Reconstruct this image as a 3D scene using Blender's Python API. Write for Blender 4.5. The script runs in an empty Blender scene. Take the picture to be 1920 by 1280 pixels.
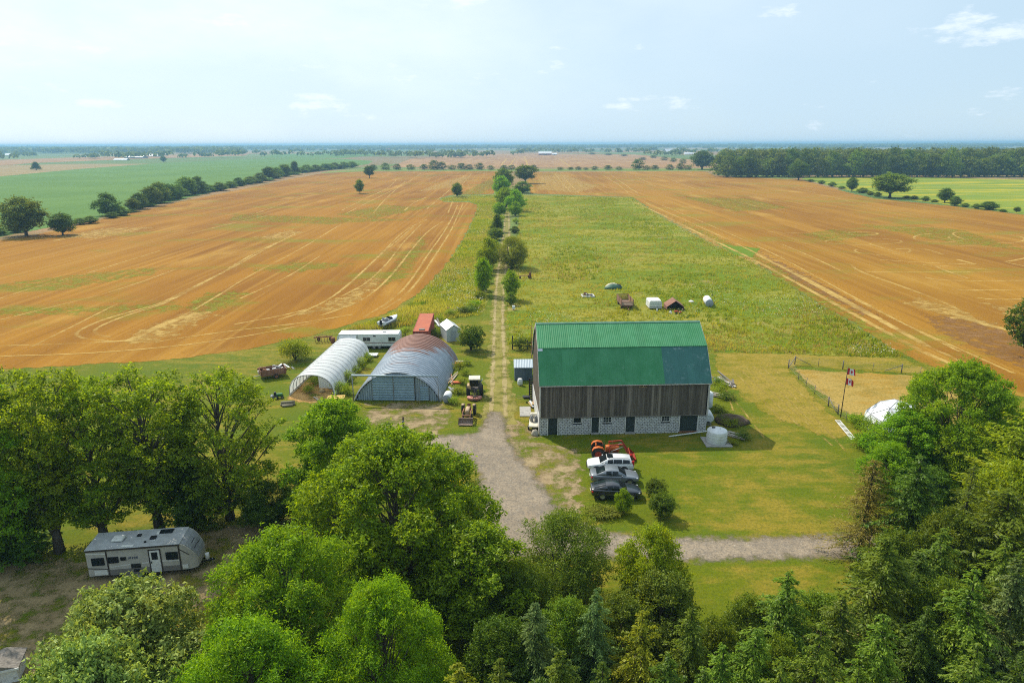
import bpy, math, random
import numpy as np
from mathutils import Matrix, Vector

# ------------------------------------------------------------------ camera, sky, sun, exposure
SC = bpy.context.scene
COL = SC.collection
PITCH = math.atan(370/1280); ROLL = math.radians(-0.2); CAMH = 32.0; FPX = 1280.0
cam_d = bpy.data.cameras.new('camera'); cam = bpy.data.objects.new('camera', cam_d); COL.objects.link(cam)
cam_d.sensor_width = 36; cam_d.sensor_fit = 'HORIZONTAL'; cam_d.lens = 24.0
cam_d.clip_start = 0.5; cam_d.clip_end = 60000
CAMROT = Matrix.Rotation(math.pi/2-PITCH, 3, 'X') @ Matrix.Rotation(ROLL, 3, 'Z')
cam.matrix_world = Matrix.Translation((0, 0, CAMH)) @ CAMROT.to_4x4()
SC.camera = cam

SUN_AZ = math.radians(-40)      # measured from +Y towards +X: the sun stands behind the barn, to the left
SUN_EL = math.radians(47)
sd = Vector((math.sin(SUN_AZ)*math.cos(SUN_EL), math.cos(SUN_AZ)*math.cos(SUN_EL), math.sin(SUN_EL)))
sun_d = bpy.data.lights.new('sun', 'SUN'); sun = bpy.data.objects.new('sun', sun_d); COL.objects.link(sun)
sun_d.energy = 4.5; sun_d.angle = math.radians(0.53); sun_d.color = (1.0, 0.93, 0.80)
sun.rotation_euler = sd.to_track_quat('Z', 'Y').to_euler(); sun.location = (-60, 80, 90)

world = bpy.data.worlds.new('World'); SC.world = world; world.use_nodes = True
wt = world.node_tree; wt.nodes.clear()
def N(nt, t, props=None, **ins):
    n = nt.nodes.new(t)
    for k, v in (props or {}).items(): setattr(n, k, v)
    for k, v in ins.items():
        s = n.inputs[int(k[1:])] if k[0] == 'i' and k[1:].isdigit() else n.inputs[k.replace('_', ' ')]
        if isinstance(v, bpy.types.NodeSocket): nt.links.new(v, s)
        else: s.default_value = v
    return n
def MT(nt, op, a, b=0.5, c=0.5, clamp=False):
    n = N(nt, 'ShaderNodeMath', {'operation': op, 'use_clamp': clamp}, i0=a, i1=b)
    if op == 'MULTIPLY_ADD':
        if isinstance(c, bpy.types.NodeSocket): nt.links.new(c, n.inputs[2])
        else: n.inputs[2].default_value = c
    return n.outputs[0]
def rgba(c): return (c[0], c[1], c[2], 1.0) if not isinstance(c, bpy.types.NodeSocket) else c
def MIXC(nt, f, a, b, mode='MIX'):
    n = nt.nodes.new('ShaderNodeMix'); n.data_type = 'RGBA'; n.blend_type = mode; n.clamp_factor = True
    for i, v in ((0, f), (6, a), (7, b)):
        if isinstance(v, bpy.types.NodeSocket): nt.links.new(v, n.inputs[i])
        else: n.inputs[i].default_value = v if i == 0 else rgba(v)
    return n.outputs[2]
def MAPR(nt, v, a, b, c=0.0, d=1.0, smooth=True):
    n = N(nt, 'ShaderNodeMapRange', {'interpolation_type': 'SMOOTHSTEP' if smooth else 'LINEAR'}, Value=v)
    n.inputs[1].default_value = a; n.inputs[2].default_value = b; n.inputs[3].default_value = c; n.inputs[4].default_value = d
    return n.outputs[0]
def NOISE(nt, vec, scale, detail=4, rough=0.55, st=(1, 1, 1), rot=0.0, off=(0, 0, 0)):
    if st != (1, 1, 1) or rot or off != (0, 0, 0):
        m = N(nt, 'ShaderNodeMapping', Vector=vec)
        m.inputs['Scale'].default_value = st; m.inputs['Rotation'].default_value = (0, 0, rot); m.inputs['Location'].default_value = off
        vec = m.outputs[0]
    return N(nt, 'ShaderNodeTexNoise', Vector=vec, Scale=scale, Detail=detail, Roughness=rough).outputs[0]

sky = N(wt, 'ShaderNodeTexSky', {'sky_type': 'NISHITA', 'sun_disc': False, 'sun_elevation': SUN_EL, 'sun_rotation': SUN_AZ,
                                 'air_density': 1.0, 'dust_density': 0.3, 'ozone_density': 2.0, 'altitude': 200})
wc = N(wt, 'ShaderNodeTexCoord').outputs['Generated']
# hazy bright sky: a milky veil over the clear sky, brightest around the sun, with soft high cloud and a few small puffs
veil = MAPR(wt, NOISE(wt, wc, 1.9, 5, 0.55, (1, 1, 2.2), 0.0, (3.1, 0.4, 0.2)), 0.34, 0.66, 0.76, 0.94)
puff = MAPR(wt, NOISE(wt, wc, 9.0, 6, 0.6, (1, 1, 3.2), 0.0, (0.35, 0.0, 0.0)), 0.60, 0.72, 0.0, 0.6)
skyc = MIXC(wt, veil, sky.outputs[0], (4.4, 5.9, 7.1))
dt = N(wt, 'ShaderNodeVectorMath', {'operation': 'DOT_PRODUCT'}, i0=wc, i1=tuple(sd)).outputs['Value']
glow = MT(wt, 'POWER', MT(wt, 'MAXIMUM', dt, 0.0), 2.6)
cloud = MAPR(wt, NOISE(wt, wc, 1.3, 7, 0.58, (1, 1, 2.6), 0.0, (2.3, 7.2, 0.9)), 0.40, 0.70, 0.55, 1.25)
glow = MT(wt, 'MULTIPLY', glow, cloud)
skyc = MIXC(wt, MT(wt, 'MULTIPLY', glow, 1.55, clamp=True), skyc, (8.3, 9.0, 9.5))
skyc = MIXC(wt, puff, skyc, (8.0, 8.6, 9.2))
bg = N(wt, 'ShaderNodeBackground', Color=skyc, Strength=0.108)
wo = N(wt, 'ShaderNodeOutputWorld', Surface=bg.outputs[0])

SC.render.engine = 'CYCLES'
SC.view_settings.view_transform = 'Standard'; SC.view_settings.look = 'None'
SC.view_settings.exposure = 0.3; SC.view_settings.gamma = 1.0; SC.view_settings.use_curve_mapping = False
SC.cycles.use_denoising = False; SC.cycles.filter_width = 1.1
SC.cycles.max_bounces = 8; SC.cycles.diffuse_bounces = 3; SC.cycles.glossy_bounces = 3
SC.cycles.transmission_bounces = 6; SC.cycles.transparent_max_bounces = 16; SC.cycles.volume_bounces = 1
SC.cycles.sample_clamp_indirect = 6.0

# ------------------------------------------------------------------ places: a pixel of the photograph to a point on the ground
def ray(px, py): return CAMROT @ Vector(((px-960)/FPX, -(py-640)/FPX, -1.0))
def G(px, py, z=0.0):
    d = ray(px, py); t = (z-CAMH)/d.z
    return Vector((d.x*t, d.y*t, z))
def HT(b, px, py):                       # height of the point seen at px,py above the ground point b
    d = ray(px, py); return CAMH + d.z*(b.y/d.y)
def PXM(b): return FPX/((CAMROT.transposed() @ (Vector(b)-Vector((0, 0, CAMH)))).z*-1)   # pixels per metre there

# ------------------------------------------------------------------ naming helpers
def tag(o, label=None, cat=None, group=None, kind=None):
    if label: o['label'] = label
    if cat: o['category'] = cat
    if group: o['group'] = group
    if kind: o['kind'] = kind
    return o
def thing(name, label, cat, loc=(0, 0, 0), rz=0.0, group=None, sc=None):
    o = bpy.data.objects.new(name, None); COL.objects.link(o)
    o.location = loc; o.rotation_euler = (0, 0, rz); o.empty_display_size = 0.3
    if sc: o.scale = sc
    return tag(o, label, cat, group)
def link_obj(name, me, parent=None, loc=None, rot=None, sc=None):
    o = bpy.data.objects.new(name, me); COL.objects.link(o)
    if parent is not None: o.parent = parent
    if loc is not None: o.location = loc
    if rot is not None: o.rotation_euler = rot
    if sc is not None: o.scale = sc
    return o

class MB:
    """collects shapes; build() links them as ONE mesh object"""
    def __init__(s): s.v = []; s.f = []; s.m = []; s.sm = []
    def add(s, vs, fs, mi=0, smooth=False):
        k = len(s.v); s.v += [tuple(p) for p in vs]
        for f in fs: s.f.append(tuple(i+k for i in f)); s.m.append(mi); s.sm.append(smooth)
        return s
    def box(s, c, d, mi=0, R=None):
        x, y, z = d[0]/2, d[1]/2, d[2]/2
        vs = [Vector(p) for p in ((-x,-y,-z),(x,-y,-z),(x,y,-z),(-x,y,-z),(-x,-y,z),(x,-y,z),(x,y,z),(-x,y,z))]
        if R is not None: vs = [R @ p for p in vs]
        return s.add([p+Vector(c) for p in vs], [(0,3,2,1),(4,5,6,7),(0,1,5,4),(1,2,6,5),(2,3,7,6),(3,0,4,7)], mi)
    def bx(s, x0, x1, y0, y1, z0, z1, mi=0): return s.box(((x0+x1)/2,(y0+y1)/2,(z0+z1)/2),(x1-x0,y1-y0,z1-z0),mi)
    def tube(s, pts, rad, n=8, mi=0, smooth=True, caps=True):
        pts = [Vector(p) for p in pts]
        if not isinstance(rad, (list, tuple)): rad = [rad]*len(pts)
        vs = []; prev = None
        for i, p in enumerate(pts):
            t = (pts[min(i+1, len(pts)-1)]-pts[max(i-1, 0)])
            t = t.normalized() if t.length > 1e-9 else Vector((0,0,1))
            if prev is None: a = t.orthogonal().normalized()
            else:
                a = prev-t*prev.dot(t); a = a.normalized() if a.length > 1e-6 else t.orthogonal().normalized()
            b = t.cross(a); prev = a
            for k in range(n):
                w = 2*math.pi*k/n; vs.append(p+(a*math.cos(w)+b*math.sin(w))*rad[i])
        fs = [(i*n+k, i*n+(k+1)%n, (i+1)*n+(k+1)%n, (i+1)*n+k) for i in range(len(pts)-1) for k in range(n)]
        s.add(vs, fs, mi, smooth)
        if caps:
            L = len(s.v)-len(vs)
            s.f.append(tuple(L+k for k in reversed(range(n)))); s.m.append(mi); s.sm.append(False)
            e = L+(len(pts)-1)*n; s.f.append(tuple(e+k for k in range(n))); s.m.append(mi); s.sm.append(False)
        return s
    def cyl(s, p0, p1, r, r1=None, n=12, mi=0): return s.tube([p0, p1], [r, r if r1 is None else r1], n, mi)
    def bar(s, p0, p1, w, h=None, mi=0):
        p0, p1 = Vector(p0), Vector(p1); d = p1-p0; h = h or w
        q = d.to_track_quat('X', 'Z').to_matrix()
        return s.box((p0+p1)/2, (d.length, w, h), mi, q)
    def loft(s, secs, mi=0, smooth=True, closed=True, caps=True):
        n = len(secs[0]); vs = [p for sec in secs for p in sec]
        m = n if closed else n-1
        fs = [(i*n+k, i*n+(k+1)%n, (i+1)*n+(k+1)%n, (i+1)*n+k) for i in range(len(secs)-1) for k in range(m)]
        s.add(vs, fs, mi, smooth)
        if caps and closed:
            L = len(s.v)-len(vs); e = L+(len(secs)-1)*n
            s.f.append(tuple(L+k for k in reversed(range(n)))); s.m.append(mi); s.sm.append(False)
            s.f.append(tuple(e+k for k in range(n))); s.m.append(mi); s.sm.append(False)
        return s
    def prism(s, prof, y0, y1, mi=0, axis='Y', smooth=False):
        def P(a, b, c): return (a, c, b) if axis == 'Y' else ((c, a, b) if axis == 'X' else (a, b, c))
        return s.loft([[P(a, b, y0) for a, b in prof], [P(a, b, y1) for a, b in prof]], mi, smooth)
    def lathe(s, prof, c=(0,0,0), n=24, mi=0, smooth=True):
        vs = []; c = Vector(c)
        for r, z in prof:
            for k in range(n):
                w = 2*math.pi*k/n; vs.append(c+Vector((r*math.cos(w), r*math.sin(w), z)))
        fs = [(i*n+k, i*n+(k+1)%n, (i+1)*n+(k+1)%n, (i+1)*n+k) for i in range(len(prof)-1) for k in range(n)]
        return s.add(vs, fs, mi, smooth)
    def quad(s, a, b, c, d, mi=0): return s.add([a, b, c, d], [(0,1,2,3)], mi)
    def mesh(s, name, mats):
        me = bpy.data.meshes.new(name); me.from_pydata(s.v, [], s.f)
        for m in (mats if isinstance(mats, (list, tuple)) else [mats]): me.materials.append(m)
        me.polygons.foreach_set('material_index', s.m); me.polygons.foreach_set('use_smooth', s.sm); me.update()
        return me
    def build(s, name, mats, parent=None, bevel=0.0, loc=None, rot=None):
        o = link_obj(name, s.mesh(name, mats), parent, loc, rot)
        if bevel:
            b = o.modifiers.new('bevel', 'BEVEL'); b.width = bevel; b.segments = 1; b.limit_method = 'ANGLE'; b.angle_limit = 0.7
        return o

def fast_mesh(name, V, nper, mat, smooth=False):
    """V: (N*nper,3) array; N separate faces of nper corners"""
    V = np.ascontiguousarray(V, dtype=np.float32); nv = len(V); nf = nv//nper
    me = bpy.data.meshes.new(name); me.vertices.add(nv); me.vertices.foreach_set('co', V.ravel())
    me.loops.add(nv); me.loops.foreach_set('vertex_index', np.arange(nv, dtype=np.int32))
    me.polygons.add(nf); me.polygons.foreach_set('loop_start', np.arange(0, nv, nper, dtype=np.int32))
    me.polygons.foreach_set('loop_total', np.full(nf, nper, dtype=np.int32))
    me.materials.append(mat); me.update(calc_edges=True); me.validate()
    return me

# ------------------------------------------------------------------ materials
def new_mat(name):
    m = bpy.data.materials.new(name); m.use_nodes = True; nt = m.node_tree; nt.nodes.clear()
    return m, nt, N(nt, 'ShaderNodeTexCoord').outputs['Object']
def finish(nt, shader):
    N(nt, 'ShaderNodeOutputMaterial', Surface=shader)
_mats = {}
def M(name, c, c2=None, sc=3.0, rough=0.6, metal=0.0, bump=0.0, bsc=None, st=(1,1,1), lo=0.38, hi=0.62, spec=0.3, detail=5, dirt=None, dsc=1.3, dlo=.55, dhi=.75):
    if name in _mats: return _mats[name]
    m, nt, co = new_mat(name)
    n = NOISE(nt, co, sc, detail, 0.6, st)
    col = MIXC(nt, MAPR(nt, n, lo, hi), c, c2) if c2 else MIXC(nt, MAPR(nt, n, 0.2, 0.8), [x*0.85 for x in c], [x*1.12 for x in c])
    if dirt: col = MIXC(nt, MAPR(nt, NOISE(nt, co, dsc, 6, 0.65), dlo, dhi), col, dirt)
    b = N(nt, 'ShaderNodeBsdfPrincipled', Base_Color=col, Roughness=rough, Metallic=metal)
    b.inputs['Specular IOR Level'].default_value = spec
    if bump:
        bn = NOISE(nt, co, bsc or sc*4, 4, 0.6, st)
        nt.links.new(N(nt, 'ShaderNodeBump', Height=bn, Strength=bump, Distance=0.05).outputs[0], b.inputs['Normal'])
    finish(nt, b.outputs[0]); _mats[name] = m
    return m
def GLASS(name='dark_glass', c=(0.012, 0.016, 0.02)):
    if name in _mats: return _mats[name]
    m, nt, co = new_mat(name)
    b = N(nt, 'ShaderNodeBsdfPrincipled', Base_Color=rgba(c), Roughness=0.08); b.inputs['Specular IOR Level'].default_value = 0.35
    finish(nt, b.outputs[0]); _mats[name] = m; return m
def PAINT(name, c, coat=0.6, metal=0.0, rough=0.32):
    if name in _mats: return _mats[name]
    m, nt, co = new_mat(name)
    n = NOISE(nt, co, 1.2, 5, 0.6)
    col = MIXC(nt, MAPR(nt, n, 0.45, 0.8, 0, 0.35), c, [x*0.8+0.02 for x in c])
    b = N(nt, 'ShaderNodeBsdfPrincipled', Base_Color=col, Roughness=MAPR(nt, n, 0.3, 0.8, rough, rough+0.2), Metallic=metal)
    b.inputs['Coat Weight'].default_value = coat; b.inputs['Coat Roughness'].default_value = 0.08
    finish(nt, b.outputs[0]); _mats[name] = m; return m
# ------------------------------------------------------------------ ground sheets
def seg_dist(P, poly):
    """signed distance (inside positive) of points P (n,2) to a polygon"""
    poly = np.asarray(poly, float); A = poly; B = np.roll(poly, -1, 0)
    best = np.full(len(P), 1e18); ins = np.zeros(len(P), bool)
    for a, b in zip(A, B):
        ab = b-a; L2 = max(ab@ab, 1e-9)
        t = np.clip(((P-a)@ab)/L2, 0, 1)
        q = a+t[:, None]*ab; best = np.minimum(best, ((P-q)**2).sum(1))
        c = ((a[1] > P[:, 1]) != (b[1] > P[:, 1]))
        with np.errstate(divide='ignore', invalid='ignore'):
            xi = (b[0]-a[0])*(P[:, 1]-a[1])/(b[1]-a[1] if b[1] != a[1] else 1e-9)+a[0]
        ins ^= c & (P[:, 0] < xi)
    return np.where(ins, 1, -1)*np.sqrt(best)
def sheet(name, poly, z, mat, res=110, rag=1.0, px=True, kind='structure', parent=None):
    """a ground sheet over a polygon; the 'edge' attribute (metres inside the border) lets its material fray the border"""
    W = np.array([(G(*p).x, G(*p).y) for p in poly]) if px else np.array(poly, float)
    lo = W.min(0)-rag*1.5; hi = W.max(0)+rag*1.5; span = hi-lo
    cs = max(span)/res; nx = max(2, int(span[0]/cs)+2); ny = max(2, int(span[1]/cs)+2)
    xs = np.linspace(lo[0], hi[0], nx); ys = np.linspace(lo[1], hi[1], ny)
    X, Y = np.meshgrid(xs, ys); P = np.stack([X.ravel(), Y.ravel()], 1)
    D = seg_dist(P, W)
    idx = np.arange(nx*ny).reshape(ny, nx)
    q = np.stack([idx[:-1,:-1], idx[:-1,1:], idx[1:,1:], idx[1:,:-1]], -1).reshape(-1, 4)
    q = q[D[q].max(1) > -rag-cs*0.8]
    used, inv = np.unique(q, return_inverse=True); q = inv.reshape(-1, 4)
    V = np.column_stack([P[used], np.full(len(used), z)])
    me = bpy.data.meshes.new(name); me.from_pydata(V.tolist(), [], q.tolist())
    at = me.attributes.new('edge', 'FLOAT', 'POINT'); at.data.foreach_set('value', D[used].astype(np.float32))
    me.materials.append(mat); me.update()
    o = link_obj(name, me, parent)
    if kind: o['kind'] = kind
    return o
def fray(nt, co, shader, amp, sc, soft=0.08, dens=None):
    e = N(nt, 'ShaderNodeAttribute', {'attribute_name': 'edge'}).outputs['Fac']
    n = NOISE(nt, co, sc, 5, 0.65)
    a = MT(nt, 'MULTIPLY_ADD', MT(nt, 'SUBTRACT', n, 0.5), amp*4, e)
    f = MAPR(nt, a, -soft*amp, soft*amp)
    if dens is not None: f = MT(nt, 'MULTIPLY', f, dens)
    tr = N(nt, 'ShaderNodeBsdfTransparent')
    return N(nt, 'ShaderNodeMixShader', i0=f, i1=tr.outputs[0], i2=shader).outputs[0]
def ground_shader(nt, col, co, bsc=2.0, bst=0.5, rough=0.9, dist=0.1):
    bn = NOISE(nt, co, bsc, 6, 0.7)
    bp = N(nt, 'ShaderNodeBump', Height=bn, Strength=bst, Distance=dist)
    b = N(nt, 'ShaderNodeBsdfPrincipled', Base_Color=col, Roughness=rough, Normal=bp.outputs[0])
    b.inputs['Specular IOR Level'].default_value = 0.08
    return b.outputs[0]

# far patchwork of the plain
m, nt, co = new_mat('far_plain')
vor = N(nt, 'ShaderNodeTexVoronoi', {'distance': 'CHEBYCHEV'}, Vector=N(nt, 'ShaderNodeMapping', Vector=co, Scale=(1.0, 0.55, 1), Rotation=(0, 0, 0.05)).outputs[0], Scale=0.0024, Randomness=0.8)
ramp = N(nt, 'ShaderNodeValToRGB', Fac=N(nt, 'ShaderNodeSeparateColor', Color=vor.outputs['Color']).outputs[0])
cr = ramp.color_ramp; cr.interpolation = 'CONSTANT'
cols = [(0.0, (.09,.15,.03)), (.2, (.26,.155,.07)), (.4, (.07,.14,.035)), (.55, (.28,.19,.08)), (.7, (.12,.17,.04)), (.85, (.20,.14,.07))]
cr.elements[0].position = 0; cr.elements[0].color = rgba(cols[0][1]); cr.elements[1].position = cols[1][0]; cr.elements[1].color = rgba(cols[1][1])
for p, c in cols[2:]:
    e = cr.elements.new(p); e.color = rgba(c)
col = MIXC(nt, MAPR(nt, NOISE(nt, co, 0.02, 6), .3, .7, 0, .5), ramp.outputs[0], (.13,.13,.04))
finish(nt, ground_shader(nt, col, co, 0.5, 0.3)); FAR_PLAIN = m
ax = np.sinh(np.linspace(-1, 1, 61)*7.2); ax = ax/ax[-1]*14000
gv = [(x, y, 0.0) for y in ax for x in ax]
gf = [(j*61+i, j*61+i+1, (j+1)*61+i+1, (j+1)*61+i) for j in range(60) for i in range(60)]
me = bpy.data.meshes.new('ground'); me.from_pydata(gv, [], gf); me.materials.append(FAR_PLAIN)
tag(link_obj('ground', me), kind='structure')

def lawn_mat(name, green, dry, dryness, stripe_rot=0.0, fr=(0.8, 0.25)):
    m, nt, co = new_mat(name)
    big = NOISE(nt, co, 0.06, 5, 0.6); mid = NOISE(nt, co, 0.35, 6, 0.65, (1, 1.7, 1)); fine = NOISE(nt, co, 3.2, 5, 0.8)
    stripe = NOISE(nt, co, 0.9, 3, 0.6, (0.06, 1.0, 1), stripe_rot)
    f = MT(nt, 'ADD', MT(nt, 'MULTIPLY', big, 0.75), MT(nt, 'ADD', MT(nt, 'MULTIPLY', mid, 0.6), MT(nt, 'MULTIPLY', stripe, 0.28)))
    f = MAPR(nt, f, 0.86-dryness*0.3, 1.08-dryness*0.3)
    g = MIXC(nt, MAPR(nt, NOISE(nt, co, 0.16, 4, off=(9, 3, 0)), .35, .65), green, (green[0]*1.35, green[1]*1.1, green[2]*0.8))
    c = MIXC(nt, f, g, dry)
    c = MIXC(nt, MAPR(nt, fine, .40, .70, 0.0, 0.62), c, (0.045, 0.065, 0.006))
    sp = MAPR(nt, NOISE(nt, co, 11.0, 2, 0.7, off=(2, 5, 0)), .60, .70, 0, .35)
    c = MIXC(nt, sp, c, [x*1.35 for x in dry])
    finish(nt, fray(nt, co, ground_shader(nt, c, co, 3.5, 0.75, 0.9, 0.12), fr[0], fr[1])); return m
LAWN = lawn_mat('mown_grass', (.085,.125,.004), (.235,.18,.020), 0.36)
sheet('lawn', [(-130, 4), (130, 4), (130, 96), (60, 112), (45, 200), (-40, 200), (-60, 118), (-100, 112), (-130, 104)], 0.004, LAWN, 90, px=False)
MOWN = lawn_mat('mown_hay', (.14,.14,.006), (.29,.205,.032), 0.55, 1.1, (1.2, 0.3))
sheet('mown_strip', [(1335,660),(1500,664),(1700,672),(1740,695),(1700,700),(1490,686),(1480,692),(1500,722),(1545,765),(1590,815),(1560,822),(1470,790),(1400,752),(1350,700)], 0.008, MOWN, 90, 1.5)

def meadow_mat():
    m, nt, co = new_mat('meadow_grass')
    a = NOISE(nt, co, 0.045, 5, 0.6, (0.7, 1, 1)); b = NOISE(nt, co, 0.35, 6, 0.7, (0.5, 1, 1)); f = NOISE(nt, co, 2.5, 4, 0.7)
    c = MIXC(nt, MAPR(nt, a, .4, .62), (.13,.18,.010), (.26,.235,.035))
    c = MIXC(nt, MAPR(nt, b, .5, .68), c, (.075,.125,.009))
    c = MIXC(nt, MAPR(nt, NOISE(nt, co, 0.11, 5, off=(4, 8, 0)), .58, .72, 0, .8), c, (.29,.22,.075))
    c = MIXC(nt, MAPR(nt, f, .5, .85, 0, .5), c, (.06,.09,.01))
    finish(nt, fray(nt, co, ground_shader(nt, c, co, 0.9, 1.0, 0.95, 0.5), 1.0, 0.3)); return m
MEADOW = meadow_mat()
MEADOW_POLY = [(978,366),(1185,371),(1250,413),(1330,456),(1410,491),(1500,549),(1600,609),(1697,669),(1640,670),(1500,664),(1330,659),(1200,652),(1000,652),(955,650),(950,600),(955,540),(965,470),(972,420),(974,380)]
VERGE_POLY = [(893,398),(880,430),(860,465),(830,510),(790,552),(745,586),(690,606),(640,622),(700,622),(760,612),(820,600),(900,592),(912,570),(922,510),(936,440),(942,400),(935,366),(880,368),(830,372),(826,377),(880,378),(895,384)]
sheet('meadow', MEADOW_POLY, 0.012, MEADOW, 120, 2.0)
sheet('grass_verge', VERGE_POLY, 0.016, MEADOW, 120, 1.5)

def stubble_mat(name, c1, c2, pale, green, gthr=.6, rot=0.0):
    m, nt, co = new_mat(name)
    row = NOISE(nt, co, 0.55, 3, 0.6, (1.0, 0.012, 1), rot)
    row2 = NOISE(nt, co, 0.10, 3, 0.6, (1.0, 0.03, 1), rot, (7, 0, 0))
    big = NOISE(nt, co, 0.012, 6, 0.62, (1.6, 0.8, 1), rot); fine = NOISE(nt, co, 2.2, 5, 0.75)
    patch = NOISE(nt, co, 0.022, 6, 0.65, (1.0, 2.2, 1), 0.1, (5, 1, 0))
    c = MIXC(nt, MAPR(nt, big, .36, .64), c1, c2)
    c = MIXC(nt, MAPR(nt, row2, .46, .62, 0, .5), c, [x*1.2 for x in c2])
    c = MIXC(nt, MAPR(nt, row, .50, .72, 0, .38), c, pale)
    c = MIXC(nt, MAPR(nt, row, .46, .30, 0, .35), c, [x*0.62 for x in c1])
    c = MIXC(nt, MAPR(nt, patch, gthr, gthr+.13, 0, .7), c, green)
    c = MIXC(nt, MAPR(nt, NOISE(nt, co, 0.03, 5, 0.6, (1.6, .5, 1), 0, (1, 9, 0)), .56, .72, 0, .6), c, pale)
    c = MIXC(nt, MAPR(nt, fine, .42, .85, 0, .6), c, [x*0.45 for x in c1])
    finish(nt, fray(nt, co, ground_shader(nt, c, co, 1.8, 0.6, 0.95, 0.12), 1.2, 0.15)); return m
STUB_L = stubble_mat('stubble_orange', (.205,.084,.006), (.285,.132,.010), (.42,.24,.045), (.16,.17,.010), .53)
STUB_R = stubble_mat('stubble_tan', (.215,.094,.009), (.29,.145,.014), (.42,.25,.05), (.19,.175,.016), .52)
LFIELD = sheet('stubble_field', [(-400,668),(-150,682),(0,692),(100,688),(200,682),(330,673),(430,661),(520,645),(600,623),(680,601),(740,579),(790,545),(830,505),(860,460),(880,425),(894,396),(894,384),(880,379),(832,379),(822,372),(850,365),(925,364),(936,346),(941,326),(930,321),(690,322),(640,323),(600,326),(540,337),(430,360),(330,380),(270,395),(200,409),(140,424),(60,442),(0,450),(-200,490),(-400,540)], 0.024, STUB_L, 150, 3.0)
RFIELD = sheet('stubble_field', [(1000,323),(988,340),(995,363),(1185,370),(1255,412),(1335,455),(1415,490),(1503,548),(1603,608),(1700,668),(1760,690),(1920,745),(2300,800),(2300,475),(1920,403),(1800,388),(1640,372),(1590,361),(1500,337),(1340,330),(1320,321)], 0.024, STUB_R, 150, 3.0)

def crop_mat(name, c1, c2, spk=None, st=(1, 1, 1), spth=.55):
    m, nt, co = new_mat(name)
    c = MIXC(nt, MAPR(nt, NOISE(nt, co, 0.012, 5, .6, st), .38, .62), c1, c2)
    c = MIXC(nt, MAPR(nt, NOISE(nt, co, 0.5, 4, .7, (1, .05, 1)), .4, .7, 0, .35), c, [x*.6 for x in c1])
    if spk: c = MIXC(nt, MAPR(nt, NOISE(nt, co, 0.02, 6, .7, (.6, 2.4, 1), 0.1, (3, 0, 0)), spth-.06, spth+.1), c, spk)
    finish(nt, fray(nt, co, ground_shader(nt, c, co, 0.8, 0.7, 0.95, 0.3), 1.5, 0.1)); return m
SOY = crop_mat('soy_leaves', (.085,.165,.030), (.105,.19,.038))
YEL = crop_mat('flowering_crop', (.15,.215,.025), (.19,.24,.025), (.36,.30,.015), (1, 1, 1), .52)
sheet('soybean_field', [(-500,585),(-200,485),(0,444),(140,418),(270,390),(400,360),(560,326),(690,308),(700,302),(640,298),(560,297),(430,300),(300,306),(150,317),(0,331),(-400,352)], 0.03, SOY, 110, 3.0)
sheet('yellow_flower_field', [(1500,335),(1600,359),(1700,374),(1920,402),(2300,462),(2300,348),(1920,337),(1700,332),(1520,331)], 0.03, YEL, 110, 3.0)
GREENSTRIP = crop_mat('far_grass', (.13,.19,.03), (.20,.22,.05))
sheet('far_grass_strip', [(600,325),(700,321),(1340,321),(1345,329),(1480,336),(1500,333),(1380,316),(1000,317),(700,318),(620,321)], 0.09, GREENSTRIP, 120, 2.0)
FARBROWN = stubble_mat('far_stubble', (.25,.135,.06), (.31,.18,.075), (.45,.33,.15), (.15,.17,.05), .66)
sheet('far_stubble_field', [(730,314),(1345,314),(1300,300),(1190,290),(1000,288),(860,290),(770,298)], 0.12, FARBROWN, 110, 3.0)
sheet('far_stubble_field', [(-100,318),(60,306),(240,299),(460,292),(470,287),(250,292),(0,300),(-200,309)], 0.12, FARBROWN, 110, 3.0)
sheet('far_crop_field', [(480,297),(640,297),(720,290),(700,286),(520,289)], 0.13, SOY, 80, 3.0)

# gravel, dirt, lane
m, nt, co = new_mat('gravel')
c = MIXC(nt, MAPR(nt, NOISE(nt, co, 0.22, 6, .65), .35, .65), (.225,.18,.128), (.315,.25,.175))
c = MIXC(nt, MAPR(nt, NOISE(nt, co, 1.1, 6, .8, off=(8, 0, 0)), .42, .62, 0, .6), c, (.155,.135,.11))
c = MIXC(nt, MAPR(nt, NOISE(nt, co, 4.5, 4, .85), .45, .65, 0, .75), c, (.11,.098,.085))
c = MIXC(nt, MAPR(nt, NOISE(nt, co, 5.5, 3, .85, off=(1, 7, 0)), .58, .66, 0, .6), c, (.42,.38,.32))
c = MIXC(nt, MAPR(nt, NOISE(nt, co, 0.5, 5, .7, (1, .25, 1), .2), .58, .7, 0, .6), c, (.31,.225,.145))
c = MIXC(nt, MAPR(nt, NOISE(nt, co, 0.7, 6, .75, off=(4, 1, 0)), .66, .74, 0, .7), c, (.15,.17,.03))
finish(nt, fray(nt, co, ground_shader(nt, c, co, 7.0, 0.7, 0.95, 0.05), 0.75, 1.1, .9)); GRAVEL = m
def dirt_mat(name, c1, c2, amp, dlo, dhi):
    m, nt, co = new_mat(name)
    c = MIXC(nt, MAPR(nt, NOISE(nt, co, 0.5, 6, .7), .35, .65), c1, c2)
    c = MIXC(nt, MAPR(nt, NOISE(nt, co, 6.0, 3, .8), .4, .8, 0, .5), c, [x*.6 for x in c1])
    d = MAPR(nt, NOISE(nt, co, 0.42, 7, .75, off=(2, 2, 0)), dlo, dhi)
    finish(nt, fray(nt, co, ground_shader(nt, c, co, 5.0, 0.6, 0.95, 0.08), amp, 0.35, .15, d)); return m
DIRT = dirt_mat('bare_dirt', (.27,.195,.11), (.34,.26,.14), 1.6, .40, .60)
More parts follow.
